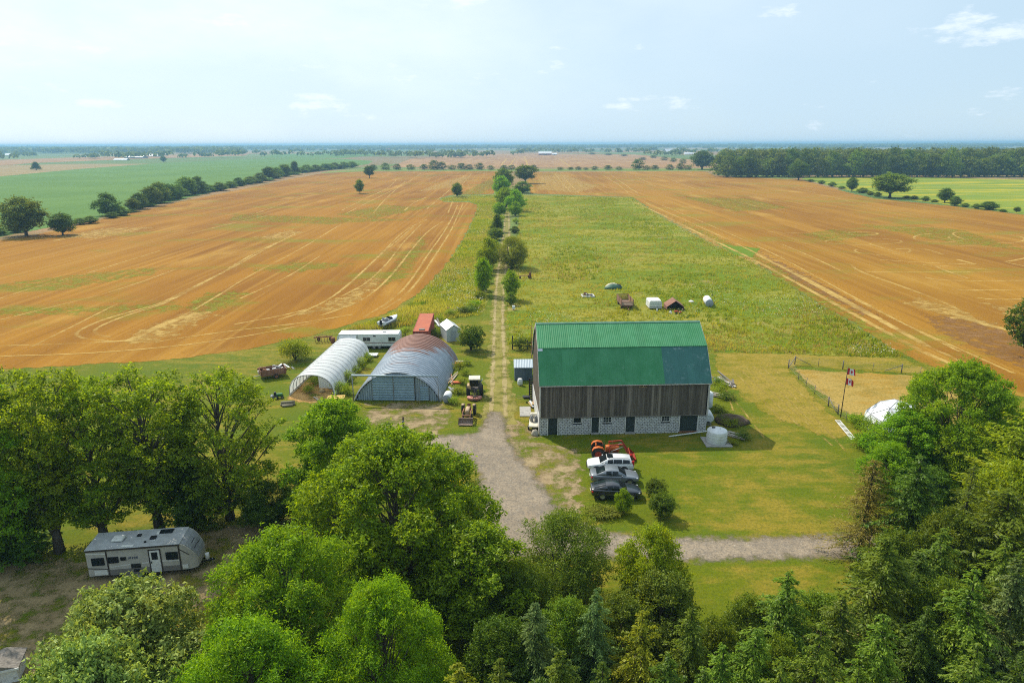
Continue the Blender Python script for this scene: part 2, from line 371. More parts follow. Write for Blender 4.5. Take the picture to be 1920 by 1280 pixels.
SOIL = dirt_mat('brown_leaf_litter', (.25,.18,.09), (.33,.245,.125), 1.5, .38, .58)  # brown bare ground and litter under the trees, grass showing through
LANE = dirt_mat('trodden_grass', (.20,.185,.038), (.275,.23,.07), 0.9, .34, .54)
HAY = lawn_mat('cut_hay', (.25,.175,.035), (.37,.25,.065), 0.65, 0.0, (0.7, 0.4))
sheet('dirt_patch', [(940,770),(985,795),(1010,825),(1080,842),(1095,905),(1075,955),(1035,950),(1000,900),(965,860),(940,840),(905,800)], 0.010, DIRT, 80, 1.5)
sheet('dirt_patch', [(690,758),(830,756),(848,775),(840,800),(800,828),(740,815),(690,790)], 0.010, DIRT, 80, 1.5)
sheet('dirt_patch', [(560,715),(620,705),(640,730),(620,752),(560,757),(540,745)], 0.010, dirt_mat('orange_dirt', (.42,.23,.08), (.48,.30,.11), .8, .35, .55), 60, 1.0)
sheet('leaf_litter', [(-150,1050),(80,1045),(160,1062),(380,1000),(520,960),(560,1000),(470,1060),(400,1130),(200,1200),(120,1330),(-150,1330)], 0.008, SOIL, 80, 1.5)
sheet('leaf_litter', [(1600,1130),(1700,1060),(1950,980),(2050,1330),(900,1350),(900,1160),(1100,1240),(1400,1240)], 0.008, SOIL, 80, 1.5)
sheet('driveway', [(918,772),(908,800),(890,814),(815,818),(785,832),(850,843),(885,865),(903,895),(905,935),(893,985),(880,1035),(960,1045),(1100,1042),(1300,1049),(1450,1046),(1750,1036),(1750,1000),(1540,1004),(1400,1010),(1250,1009),(1140,999),(1080,979),(1045,962),(1030,935),(1000,890),(970,855),(950,825),(945,790),(935,772)], 0.02, GRAVEL, 130, 1.0)
sheet('farm_lane', [(903,790),(910,740),(915,690),(918,640),(922,580),(928,520),(940,450),(946,400),(949,372),(954,372),(956,400),(958,450),(950,520),(947,580),(950,640),(956,700),(970,760),(965,800)], 0.0165, LANE, 150, 1.0)
sheet('hay_paddock', [(1489,692),(1600,698),(1700,703),(1800,716),(1800,800),(1610,786),(1568,762),(1530,730)], 0.014, HAY, 80, 1.0)

# wheel tracks pressed into the stubble
m, nt, co = new_mat('pressed_straw')
c = MIXC(nt, MAPR(nt, NOISE(nt, co, 0.4, 5, .7), .3, .7), (.46,.285,.065), (.58,.40,.125))
d = MAPR(nt, NOISE(nt, co, 0.05, 6, .7), .32, .60, .10, .72)
finish(nt, fray(nt, co, ground_shader(nt, c, co, 2.0, .4), 0.22, 0.5, .9, d)); STRAW = m
def smooth_line(pts, it=2):
    pts = [Vector(p) for p in pts]
    for _ in range(it):
        q = [pts[0]]
        for a, b in zip(pts, pts[1:]): q += [a*.75+b*.25, a*.25+b*.75]
        pts = q+[pts[-1]]
    return pts
def ribbon(name, pts, w, z, mat, parent, it=2):
    P = smooth_line([G(*p) for p in pts], it); vs = []; ed = []; fs = []
    for i, p in enumerate(P):
        t = (P[min(i+1, len(P)-1)]-P[max(i-1, 0)]).normalized(); s = Vector((-t.y, t.x, 0))
        for k, e in ((-1, -.25*w), (0, .5*w), (1, -.25*w)): vs.append((p.x+s.x*k*w*.75, p.y+s.y*k*w*.75, z)); ed.append(e)
    for i in range(len(P)-1):
        for k in (0, 1): fs.append((i*3+k, i*3+k+1, (i+1)*3+k+1, (i+1)*3+k))
    me = bpy.data.meshes.new(name); me.from_pydata(vs, [], fs); me.materials.append(mat)
    at = me.attributes.new('edge', 'FLOAT', 'POINT'); at.data.foreach_set('value', ed); me.update()
    return link_obj(name, me, parent)
LT = [  # pixel lines in the left field, width in metres
 ([(0,648),(80,646),(160,643),(210,641),(250,637)], .8), ([(215,640),(160,636),(141,628),(150,618),(190,600),(250,583),(300,570),(340,548),(400,520),(440,500),(500,466),(560,435)], .8),
 ([(208,632),(182,628),(176,620),(190,610),(240,590),(300,572)], .8), ([(300,572),(345,550),(395,522),(420,510),(470,478),(520,455)], 1.3),
 ([(240,640),(300,610),(360,590),(395,585)], 2.2), ([(250,628),(330,600),(400,560),(470,515),(560,470),(640,420)], .7),
 ([(440,608),(540,590),(600,572),(640,545),(680,510),(720,470),(760,430),(800,412)], .7), ([(520,600),(570,585),(620,560),(660,528),(700,490),(740,455),(775,425)], .7),
 ([(600,592),(660,572),(700,550),(740,510),(770,470),(800,435),(830,415)], .7), ([(640,556),(690,530),(730,490),(755,455),(790,420)], .7),
 ([(720,580),(760,555),(790,520),(815,480),(845,435),(860,400),(868,382)], .7), ([(680,596),(740,560),(772,525),(800,480),(830,440),(850,405),(858,385)], .7),
 ([(0,560),(60,540),(130,522),(220,495),(300,470)], .7), ([(0,600),(100,575),(220,545),(330,505)], .6), ([(60,650),(130,615),(220,570)], .6),
 ([(640,395),(690,370),(730,352),(745,335)], .9), ([(650,400),(705,372),(760,345),(790,325)], .9), ([(700,400),(720,375),(760,340)], .9), ([(800,392),(845,355),(870,330)], .9), ([(840,400),(855,360),(885,325)], .9),
 ([(758,395),(775,380),(800,370)], 1.2), ([(480,400),(560,372),(640,352)], .8), ([(350,440),(430,420),(500,405)], .8), ([(90,470),(190,445),(270,432)], .7), ([(100,452),(160,440),(210,432)], 2.0),
 ([(450,560),(540,520),(600,480)], .6), ([(300,640),(420,622),(560,607),(660,590)], .6), ([(0,668),(150,664),(330,650),(480,628),(600,603)], .6)]
for i, (pts, w) in enumerate(LT): ribbon('wheel_track', pts, w*.75, 0.036+i*.0008, STRAW, LFIELD)
STP = dirt_mat('straw_patch', (.36,.22,.05), (.46,.30,.085), 3.0, .38, .62); GRP = dirt_mat('green_patch', (.17,.19,.010), (.24,.23,.02), 3.0, .40, .66); BRP = dirt_mat('bare_soil_patch', (.20,.10,.035), (.26,.14,.05), 3.0, .36, .62)
def patch(nm, poly, mm, par, z): sheet(nm, poly, z, mm, 60, 3.0, kind=None, parent=par)
for i, (mm, poly) in enumerate([(STP, [(235,642),(290,608),(345,590),(400,575),(400,592),(350,612),(300,640)]),(GRP, [(345,575),(390,548),(475,548),(440,562),(390,590)]),(GRP, [(-60,582),(120,577),(340,568),(345,580),(100,590),(-60,594)]),(GRP, [(470,508),(560,490),(660,496),(560,510)]),(GRP, [(630,402),(720,384),(800,390),(700,410)]),(GRP, [(440,402),(640,408),(780,412),(600,420),(430,414)]),(STP, [(480,445),(540,432),(570,435),(520,450)]),(STP, [(90,446),(200,428),(290,426),(180,446)]),(GRP, [(-50,540),(100,520),(300,500),(280,515),(100,545)]),(STP, [(560,590),(640,560),(700,520),(720,525),(660,575)]),(GRP, [(700,540),(760,480),(790,440),(800,450),(760,520)]),(STP, [(780,360),(850,335),(880,330),(860,350)]),(GRP, [(850,380),(870,360),(920,335),(930,345),(890,372)])]): patch('field_patch', poly, mm, LFIELD, .0275+i*.0004)
for i, (mm, poly) in enumerate([(GRP, [(1235,395),(1330,437),(1450,495),(1600,585),(1780,690),(1740,690),(1570,595),(1430,512),(1310,447)]),(STP, [(1200,380),(1300,430),(1400,480),(1440,505),(1420,500),(1330,455),(1250,412)]),(BRP, [(1740,590),(1840,600),(1930,640),(1930,690),(1850,660),(1760,620)]),(STP, [(1720,560),(1800,580),(1860,610),(1800,600),(1700,570)]),(GRP, [(1500,440),(1560,430),(1640,440),(1560,452)]),(STP, [(1010,330),(1060,328),(1120,350),(1080,362),(1010,355)]),(GRP, [(1280,370),(1400,372),(1480,390),(1380,396)]),(STP, [(1850,570),(1925,580),(1925,610)]),(BRP, [(1420,470),(1520,520),(1640,590),(1620,590),(1500,530)]),(GRP, [(1600,420),(1800,430),(1920,470),(1760,450)])]): patch('field_patch', poly, mm, RFIELD, .0275+i*.0004)
patch('green_corner', [(1340,453),(1370,460),(1425,466),(1410,482),(1380,480)], dirt_mat('lush_grass', (.10,.16,.008), (.13,.19,.012), 1.0, .15, .3), RFIELD, .0335)
def ell(cx, cy, rx, ry, a0=0, a1=360): return [(cx+rx*math.cos(math.radians(a)), cy+ry*math.sin(math.radians(a))) for a in np.linspace(a0, a1, 26)]
RT = [(ell(1619,453,72,6.0), .9), (ell(1616,438,30,3.2, -150, 150), .8), (ell(1655,470,52,7.5,-20,200), .9), (ell(1765,446,52,8.5,60,250), .9), (ell(1795,444,16,8,180,60), .9),
 ([(1810,450),(1790,442),(1785,437),(1800,435),(1850,436),(1905,441),(1925,448),(1910,455),(1870,456)], .9), ([(1440,435),(1520,438),(1590,440)], .8), ([(1650,429),(1710,427),(1760,425)], .8),
 ([(1750,427),(1775,430),(1790,433)], .8), ([(1680,467),(1730,465),(1768,477)], 1.3), ([(1630,457),(1660,467),(1695,478)], .9), ([(1770,460),(1830,462),(1925,464)], .9),
 ([(1650,487),(1720,492),(1825,496)], .9), ([(1795,487),(1812,491),(1828,496)], 1.6), ([(1730,497),(1790,500),(1855,506)], .9), ([(1755,500),(1785,512),(1815,522)], 1.0), ([(1595,497),(1610,508),(1640,520),(1700,540),(1790,575),(1850,612)], 1.0),
 ([(1625,510),(1720,511),(1865,510)], .9), ([(1735,520),(1760,526),(1840,527),(1930,526)], 1.0), ([(1795,543),(1815,545),(1870,544),(1930,545)], 1.0), ([(1832,558),(1858,562),(1930,561)], 1.0), ([(1885,491),(1905,488),(1925,483)], 1.0), ([(1890,493),(1925,500)], 1.0),
 ([(1185,377),(1260,412),(1340,452),(1420,490),(1520,545),(1620,600),(1720,655),(1800,690)], 1.4), ([(1210,380),(1300,420),(1400,465),(1500,520),(1600,575),(1720,640),(1850,700)], .9), ([(1240,385),(1350,430),(1450,475),(1560,535),(1680,600),(1800,660)], .7),
 ([(1420,478),(1520,527),(1620,582),(1740,650)], 1.6), ([(1600,560),(1700,610),(1800,655),(1900,700)], .7), ([(1440,448),(1520,480),(1600,520)], .7), ([(1780,585),(1850,610),(1920,625)], 2.4),
 ([(1040,325),(1055,345),(1070,360)], 1.0), ([(1050,325),(1068,345),(1085,362)], 1.0), ([(1130,328),(1165,350),(1178,362)], 1.0), ([(1145,328),(1180,352),(1195,362)], 1.0), ([(1240,330),(1290,350),(1340,366)], .9), ([(1330,375),(1400,382),(1420,388)], 1.0), ([(1190,330),(1230,350)], .9), ([(1440,340),(1540,365),(1640,390),(1760,410),(1900,425)], .7)]
for i, (pts, w) in enumerate(RT): ribbon('wheel_track', pts, w*.75, 0.036+i*.0008, STRAW, RFIELD)
MOWL = stubble_line = dirt_mat('dry_clippings', (.20,.17,.03), (.26,.205,.05), .12, .36, .56)
LAWN_O = [o for o in COL.objects if o.name == 'lawn'][0]
ML = [[(1375,695),(1420,740),(1470,790)],[(1400,690),(1450,735),(1520,800),(1560,835)],[(1425,685),(1490,745),(1545,800),(1590,850)],[(1360,730),(1410,790),(1440,830)],[(1350,700),(1365,740),(1375,770)],[(1440,682),(1510,745),(1560,795)],[(1388,692),(1436,738),(1500,800)],[(1412,687),(1470,740),(1530,800)]]
MOWH = dirt_mat('pale_windrow', (.30,.22,.045), (.36,.265,.07), .10, .40, .62)
for i, pts in enumerate(ML): ribbon('mowing_line', pts, .24, .0205+i*.0003, MOWH, LAWN_O)
RUT = dirt_mat('packed_rut', (.30,.24,.10), (.36,.285,.14), .3, .34, .54)
LANO = [o for o in COL.objects if o.name == 'farm_lane'][0]
for i, pts in enumerate([[(920,780),(924,700),(926,640),(928,580),(932,520),(943,450),(948,400)],[(948,780),(946,700),(944,640),(942,580),(946,520),(955,450),(954,400)]]): ribbon('wheel_rut', pts, .5, .0175+i*.0006, RUT, LANO)
FF = [o for o in COL.objects if o.name == 'far_stubble_field'][0]
for pts in ([(955,313),(962,302),(967,296)], [(990,313),(986,300),(983,294)], [(1070,313),(1055,303),(1048,298)], [(940,310),(950,298)]): ribbon('wheel_track', pts, 3.0, 0.2, STRAW, FF)
# ------------------------------------------------------------------ buildings
def WOOD(name, c1, c2, st=(9, 9, .5), sc=1.0, rnd=.5, rough=.85):
    if name in _mats: return _mats[name]
    m, nt, co = new_mat(name)
    oi = N(nt, 'ShaderNodeObjectInfo').outputs['Random']
    off = N(nt, 'ShaderNodeCombineXYZ', X=MT(nt, 'MULTIPLY', oi, 71.0), Y=MT(nt, 'MULTIPLY', oi, 37.0), Z=MT(nt, 'MULTIPLY', oi, 13.0)).outputs[0]
    v = N(nt, 'ShaderNodeVectorMath', {'operation': 'ADD'}, i0=co, i1=off).outputs[0]
    n = NOISE(nt, v, sc, 6, .7, st); s = NOISE(nt, v, sc*.6, 4, .6)
    c = MIXC(nt, MAPR(nt, n, .35, .65), c1, c2)
    c = MIXC(nt, MAPR(nt, s, .5, .75, 0, .6), c, [x*.5 for x in c1])
    c = MIXC(nt, MAPR(nt, oi, 0, 1, 0, rnd, False), c, [x*.45 for x in c1])
    c = MIXC(nt, MAPR(nt, oi, .84, .9, 0, .45), c, [min(1, x*1.9) for x in c2])
    b = N(nt, 'ShaderNodeBsdfPrincipled', Base_Color=c, Roughness=rough); b.inputs['Specular IOR Level'].default_value = .15
    nt.links.new(N(nt, 'ShaderNodeBump', Height=n, Strength=.5, Distance=.02).outputs[0], b.inputs['Normal'])
    finish(nt, b.outputs[0]); _mats[name] = m; return m
def SHEETM(name, c, c2, rust=None, rough=.42, metal=.15, rlo=.62, rhi=.72):
    if name in _mats: return _mats[name]
    m, nt, co = new_mat(name)
    oi = N(nt, 'ShaderNodeObjectInfo').outputs['Random']
    pos = N(nt, 'ShaderNodeNewGeometry').outputs['Position']
    n = NOISE(nt, pos, .8, 6, .65, (1, 1, .35)); f = NOISE(nt, pos, 7, 4, .7)
    col = MIXC(nt, MAPR(nt, n, .35, .65), c, c2)
    col = MIXC(nt, MT(nt, 'MULTIPLY', oi, .28), col, [x*.6 for x in c])
    col = MIXC(nt, MAPR(nt, f, .55, .8, 0, .35), col, [min(1, x*1.5+.02) for x in c2])
    if rust: col = MIXC(nt, MAPR(nt, NOISE(nt, pos, 1.1, 7, .7, off=(3, 0, 0)), rlo, rhi), col, rust)
    b = N(nt, 'ShaderNodeBsdfPrincipled', Base_Color=col, Roughness=MAPR(nt, n, .3, .7, rough, rough+.2), Metallic=metal); b.inputs['Specular IOR Level'].default_value = .25
    nt.links.new(N(nt, 'ShaderNodeBump', Height=NOISE(nt, pos, .5, 3, .5), Strength=.25, Distance=.15).outputs[0], b.inputs['Normal'])
    finish(nt, b.outputs[0]); _mats[name] = m; return m
WHITEP = M('white_paint', (.66,.65,.61), (.56,.55,.51), 4, .6, dirt=(.28,.25,.2), dsc=2)
TRIM = M('chalky_trim', (.55,.53,.48), (.40,.37,.32), 5, .75, st=(1, 1, .3), dirt=(.18,.14,.1))
DARK = M('dark_interior', (.012,.012,.012), None, 2, .9)
BLACKP = M('black_plastic', (.018,.018,.02), None, 3, .5)
RUBBER = M('tyre_rubber', (.022,.021,.02), (.04,.037,.032), 6, .9)
STEEL = M('grey_steel', (.30,.31,.32), (.20,.20,.20), 5, .5, .3, dirt=(.16,.09,.05))
RUST = M('rusty_iron', (.16,.062,.028), (.24,.11,.05), 6, .9, bump=.4)
GREY = M('weathered_board', (.24,.215,.185), (.14,.12,.10), 2.5, .9, st=(1, 8, 8))
TAN = M('fresh_lumber', (.46,.33,.17), (.36,.25,.12), 3, .85)
CHROME = M('bright_metal', (.55,.56,.57), None, 5, .3, .8)
CONC = M('concrete', (.36,.345,.32), (.27,.26,.24), 3, .9, bump=.3)

BARK = M('bark', (.075,.058,.045), (.12,.10,.08), 6, .95, st=(1, 1, .3), bump=.6)
BARKD = M('dark_bark', (.045,.035,.028), None, 6, .95, st=(1, 1, .3), bump=.6)
def add_window(root, x0, x1, z0, z1, y, cols=2, rows=2, fm=WHITEP, name='window', glass=None, fw=.07):
    """a window in a wall whose face is the plane y, seen from -y: pane (> frame, glazing bars)"""
    p = MB().bx(x0, x1, y+.02, y+.05, z0, z1).build(name, glass or GLASS(), root)
    f = MB()
    f.bx(x0-fw, x0, y-.03, y+.06, z0-fw, z1+fw).bx(x1, x1+fw, y-.03, y+.06, z0-fw, z1+fw)
    f.bx(x0, x1, y-.032, y+.06, z1, z1+fw).bx(x0, x1, y-.045, y+.06, z0-fw, z0)
    f.build('frame', fm, p)
    if cols*rows > 1:
        g = MB()
        for i in range(1, cols): g.bx(x0+(x1-x0)*i/cols-.015, x0+(x1-x0)*i/cols+.015, y-.005, y+.02, z0, z1)
        for i in range(1, rows): g.bx(x0, x1, y-.003, y+.018, z0+(z1-z0)*i/rows-.015, z0+(z1-z0)*i/rows+.015)
        g.build('glazing_bar', fm, p)
    return p

# ---- the bank barn
BW, BD, EAVE, KN, RG = 19.2, 11.2, 6.35, (2.3, 9.72), (5.6, 11.8)
barn = thing('barn', 'large weathered wood barn with green gambrel roof on a white block base', 'barn', (3.12, 72.0, 0), math.radians(2.2))
rnd = random.Random(4)
doors = [(.96, 2.03, 0.0), (5.93, 6.78, .18), (9.86, 10.92, .16), (16.1, 18.15, .14)]
wins = [(3.85, 4.70), (7.27, 8.17), (14.0, 14.87)]
BLK = M('painted_block', (.60,.60,.58), (.45,.45,.44), 2.2, .85, bump=.5, bsc=18, dirt=(.22,.20,.17), dsc=1.5)
bm = MB(); mort = MB()
def clip_iv(a, b, z0, z1):
    cut = [(d[0]-.11, d[1]+.11) for d in doors if z1 > d[2]] + [(w[0]-.08, w[1]+.08) for w in wins if z1 > 1.42 and z0 < 2.16]
    iv = [(a, b)]
    for c0, c1 in cut:
        nv = []
        for p, q in iv:
            if q <= c0 or p >= c1: nv.append((p, q)); continue
            if p < c0: nv.append((p, c0))
            if q > c1: nv.append((c1, q))
        iv = nv
    return iv
H0 = 2.24; nC = 11; ch = H0/nC
for k in range(nC):
    z0 = k*ch; x = -0.2 if k % 2 else 0.0
    while x < BW:
        for a, b in clip_iv(max(x, 0), min(x+.4, BW), z0, z0+ch):
            if b-a > .06:
                pr = rnd.uniform(0, .022)
                A, B_, Z0, Z1 = a+.009, b-.009, z0+.010, z0+ch-.006
                e = .022
                bm.add([(A,.1,Z0),(B_,.1,Z0),(B_,.1,Z1),(A,.1,Z1),(A+e,-.01-pr,Z0+e),(B_-e,-.01-pr,Z0+e),(B_-e,-.01-pr,Z1-e),(A+e,-.01-pr,Z1-e)],
                       [(4,5,6,7),(0,1,5,4),(1,2,6,5),(2,3,7,6),(3,0,4,7)])
        x += .4
    for a, b in clip_iv(0, BW, z0, z0+ch): mort.bx(a, b, .03, .3, z0, z0+ch)
b_ = bm.build('block_facing', BLK, barn); b_['kind'] = 'stuff'
mort.build('block_wall', M('mortar', (.20,.195,.185), None, 4, .95), barn)
# side and rear base walls, with the gambrel gables above
GPROF = [(0.0, H0), (0.0, EAVE), (KN[0], KN[1]-.12), (RG[0], RG[1]-.14), (BD-KN[0], KN[1]-.12), (BD, EAVE), (BD, H0)]
GW = WOOD('barn_siding', (.115,.092,.070), (.215,.185,.150), (7, 7, .35), 1.0, .75)
for x, nm in ((0.0, 'gable_wall'), (BW-.12, 'gable_wall')):
    MB().prism(GPROF, x, x+.12, axis='X').build(nm, GW, barn)
    MB().bx(x-.05 if x == 0 else x+.02, x+.1 if x == 0 else x+.17, .3, BD, 0, H0).build('side_base_wall', BLK, barn)
MB().bx(0, BW, BD-.1, BD, 0, EAVE).build('rear_wall', GW, barn)
# siding planks, one by one
pm = []
for v in range(5):
    r2 = random.Random(v); q = MB(); zb = -.05*r2.random(); w = .262
    q.bx(0, w-.012, -.014, .018, zb, EAVE-H0+.02); pm.append(q.mesh('plank', GW))
MB().bx(0.0, BW, -.085, -.045, H0, EAVE).build('siding_backing', DARK, barn)
x = 0.09; 
while x < BW-.3:
    if not (11.15 < x+.13 < 11.95 and False):
        link_obj('plank', pm[rnd.randrange(5)], barn, (x, -.105+rnd.uniform(-.012, .012), H0), (0, rnd.uniform(-.003, .003), 0))
    x += .262
MB().bx(-.06, .1, -.16, .1, H0-.03, EAVE+.1).build('corner_board', TRIM, barn)
MB().bx(BW-.14, BW+.06, -.16, .1, H0-.03, EAVE+.1).build('corner_board', TRIM, barn)
MB().bx(-.02, BW+.02, -.13, .05, H0-.09, H0-.005).build('sill_beam', GREY, barn)
# doors in the base
DGREEN = M('dark_green_boards', (.030,.045,.040), (.045,.055,.05), 4, .8, st=(6, 1, .5))
for i, (a, b, zb) in enumerate(doors):
    d = MB()
    n = max(3, int((b-a)/.2)); s = (b-a)/n
    for k in range(n): d.bx(a+k*s+.006, a+(k+1)*s-.006, .16, .20, zb, H0-.08)
    d.bx(a, b, .12, .16, zb+.3, zb+.42).bx(a, b, .12, .16, 1.6, 1.72).bx(a, b, .201, .21, zb, H0-.08)
    D = d.build('door', DGREEN, barn)
    MB().bx(a-.11, a, -.04, .25, zb, H0-.09).build('jamb', WHITEP, D); MB().bx(b, b+.11, -.04, .25, zb, H0-.09).build('jamb', WHITEP, D)
    if zb: MB().bx(a-.05, b+.05, -.12, .2, zb-.16, zb).build('door_step', CONC if i < 3 else RUST, barn)
    MB().cyl((b-.12, .10, 1.05), (b-.12, .10, 1.22), .018).build('handle', STEEL, D)
for a, b in wins: add_window(barn, a, b, 1.48, 2.08, .02, 3 if a > 5 else 1, 2 if a > 5 else 1)
# little loft hatch under the eave
h = MB().bx(11.2, 11.95, -.16, -.13, EAVE-.62, EAVE-.05).build('loft_hatch', DARK, barn)
for k in range(4): MB().bx(11.2+k*.2, 11.29+k*.2, -.19, -.162, EAVE-.6+.1*(k % 2), EAVE-.08).build('slat', TAN, h)
MB().bx(11.12, 12.02, -.2, -.12, EAVE-.68, EAVE-.61).build('sill', TAN, h)
# roof: ribbed steel sheets
def roof_sheet_mesh(name, p0, p1, w, mat, rib=.225, rh=.015):
    """sheet from eave point p0 to ridge point p1 (y,z); ribs run up the slope"""
    prof = []; x = 0
    while x < w-1e-4:
        prof += [(x, 0), (x+rib*.55, 0), (x+rib*.65, rh), (x+rib*.9, rh)]; x += rib
    prof.append((w, 0))
    d = Vector((0, p1[0]-p0[0], p1[1]-p0[1])); nn = Vector((0, -d.z, d.y)).normalized()
    a = [Vector((x, p0[0], p0[1]))+nn*h for x, h in prof]; b = [p+d for p in a]
    q = MB().loft([b, a], closed=False, caps=False)
    e = nn*-.03
    n = len(prof); q.add([a[0]+e, a[-1]+e, a[-1], a[0]], [(0,1,2,3)])
    return q.mesh(name, mat)
GREEN = SHEETM('green_roof_steel', (.036,.205,.075), (.062,.250,.11), (.16,.33,.20), .5, .0, .58, .82)
TEAL = SHEETM('teal_roof_steel', (.040,.140,.120), (.055,.170,.145), (.17,.26,.25), .45, .0, .54, .74)
NS = 22; SW = 19.44/NS
eP, kP, rP = (-.42, EAVE-.22), (KN[0], KN[1]), (RG[0], RG[1])
ml = roof_sheet_mesh('roof_sheet', eP, (kP[0]+.02, kP[1]+.05), SW, GREEN); mt_ = roof_sheet_mesh('roof_sheet', eP, (kP[0]+.02, kP[1]+.05), SW, TEAL)
mu = roof_sheet_mesh('roof_sheet', (kP[0]-.12, kP[1]+.03), rP, SW, GREEN)
ml2 = roof_sheet_mesh('roof_sheet', (BD-kP[0]-.02, kP[1]+.05), (BD-eP[0], eP[1]), SW, GREEN); mu2 = roof_sheet_mesh('roof_sheet', rP, (BD-kP[0]+.12, kP[1]+.03), SW, GREEN)
for k in range(NS):
    X = -.12+k*SW
    o = link_obj('roof_sheet', mt_ if k >= 16 else ml, barn, (X, 0, 0))
    if k == 18: o['label'] = 'teal blue lower roof sheet'
    o.location.z = rnd.uniform(0, .01)
    link_obj('roof_sheet', mu, barn, (X, 0, rnd.uniform(0, .008)))
    link_obj('roof_sheet', ml2, barn, (X, 0, 0)); link_obj('roof_sheet', mu2, barn, (X, 0, 0))
MB().prism([(RG[0]-.22, RG[1]-.06), (RG[0], RG[1]+.07), (RG[0]+.22, RG[1]-.06), (RG[0], RG[1]+.03)], -.14, 19.34, axis='X').build('ridge_cap', SHEETM('ridge_steel', (.10,.24,.16), (.16,.29,.21), None, .4, .1), barn)
MB().bx(-.12, 19.32, -.43, -.40, EAVE-.34, EAVE-.235).build('fascia', TRIM, barn)
MB().bx(-.1, 19.3, -.39, -.06, EAVE-.3, EAVE-.25).build('soffit', GREY, barn)
for xe in (-.14, 19.34):
    q = MB()
    for (a, b) in ((eP, kP), (kP, rP), (rP, (BD-kP[0], kP[1])), ((BD-kP[0], kP[1]), (BD-eP[0], eP[1]))):
        q.bar((xe, a[0], a[1]-.06), (xe, b[0], b[1]-.06), .035, .2)
    q.build('barge_board', TRIM, barn)
for xr in (1.2, 7.6, 13.8, 19.0): MB().cyl((xr, RG[0], RG[1]), (xr, RG[0], RG[1]+.55), .018, .006, 6).build('lightning_rod', STEEL, barn)
dirv = Vector((0, kP[0]-eP[0], kP[1]-eP[1])).normalized()
Pm = Vector((0, kP[0], kP[1]))-dirv*.1+Vector((0, -.8, .6))*.06
MB().quad((-.1, Pm.y-.28*dirv.y, Pm.z-.28*dirv.z), (.42, Pm.y-.28*dirv.y, Pm.z-.28*dirv.z), (.42, Pm.y, Pm.z), (-.1, Pm.y, Pm.z)).build('roof_patch', CHROME, barn)

# ---- the arched steel quonset
QW, QR, QL = 5.6, 3.9, 18.4
R_ = (QW*QW+QR*QR)/(2*QR); qc = QR-R_; a_end = math.asin(min(1, QW/R_)) if qc >= 0 else math.pi-math.asin(QW/R_)
a_end = math.atan2(QW, -qc) if qc < 0 else math.atan2(QW, -qc)
def arc_pt(t, dr=0.0): w = -a_end+2*a_end*t; return ((R_+dr)*math.sin(w), qc+(R_+dr)*math.cos(w))
def arc_h(x): return qc+math.sqrt(max(0, R_*R_-x*x))
qroot = thing('quonset_hut', 'rusty grey arched steel quonset hut with wide sliding doors', 'quonset hut', (-14.9, 83.0, 0), math.radians(-2.4))
m, nt, co = new_mat('galvanised_arch')
pos = N(nt, 'ShaderNodeNewGeometry').outputs['Position']; oi = N(nt, 'ShaderNodeObjectInfo').outputs['Random']
sp = N(nt, 'ShaderNodeSeparateXYZ', Vector=pos)
n1 = NOISE(nt, pos, .9, 6, .7); n2 = NOISE(nt, pos, 1.2, 5, .75, (1, 7, 1))
c = MIXC(nt, MAPR(nt, n1, .35, .65), (.24,.285,.33), (.33,.375,.42))
c = MIXC(nt, MT(nt, 'MULTIPLY', oi, .35), c, (.20,.24,.28))
rm = MT(nt, 'ADD', MAPR(nt, sp.outputs[1], 89.5, 98, 0, .42, False), MT(nt, 'ADD', MAPR(nt, sp.outputs[2], 2.2, 3.8, -.18, .16, False), MT(nt, 'ADD', MT(nt, 'MULTIPLY', n2, .75), MT(nt, 'MULTIPLY', oi, .20))))
c = MIXC(nt, MAPR(nt, rm, .66, .86), c, MIXC(nt, n1, (.19,.075,.045), (.27,.135,.09)))
c = MIXC(nt, MAPR(nt, NOISE(nt, pos, 1.6, 7, .7, off=(7, 1, 0)), .64, .70, 0, .8), c, (.22,.095,.06))
b = N(nt, 'ShaderNodeBsdfPrincipled', Base_Color=c, Roughness=.48, Metallic=.2); finish(nt, b.outputs[0]); GALV = m
NP = 26; pw = QL/NP; secs = []
for j, (yy, dr) in enumerate(((0, 0), (.12*pw, .015), (.3*pw, .14), (.7*pw, .14), (.88*pw, .015), (1.0*pw-.004, 0))):
    secs.append([(arc_pt(t, dr)[0], yy, max(0.0, arc_pt(t, dr)[1])) for t in np.linspace(0, 1, 33)])
am = MB().loft(secs, closed=False, caps=False, smooth=False).mesh('arch_panel', GALV)
for k in range(NP): link_obj('arch_panel', am, qroot, (0, k*pw, 0), None, (1+rnd.uniform(0, .003), 1, 1+rnd.uniform(0, .004)))
WALLST = SHEETM('blue_grey_steel', (.30,.38,.44), (.37,.45,.51), (.22,.13,.09), .5, .1, .70, .80)
def ribs_wall(x0, x1, step=.30, y=.32, ztop=None, z0=0.0):
    q = MB(); x = x0
    while x < x1-.02:
        xa, xb = x, min(x+step, x1)
        h0, h1 = (min(arc_h(xa), arc_h(xb))-.05,)*2 if ztop is None else (ztop, ztop)
        if h0 > z0+.05:
            q.bx(xa, xa+(xb-xa)*.62, y, y+.04, z0, h0); q.bx(xa+(xb-xa)*.62+.001, xb-.001, y-.11, y+.04, z0, h0)
        x += step
    return q
ribs_wall(-5.5, -3.25).build('front_wall_panel', WALLST, qroot); ribs_wall(2.35, 2.9).build('front_wall_panel', WALLST, qroot)
ribs_wall(4.15, 5.5).build('front_wall_panel', WALLST, qroot); ribs_wall(2.9, 4.15, z0=1.98).build('front_wall_panel', WALLST, qroot)
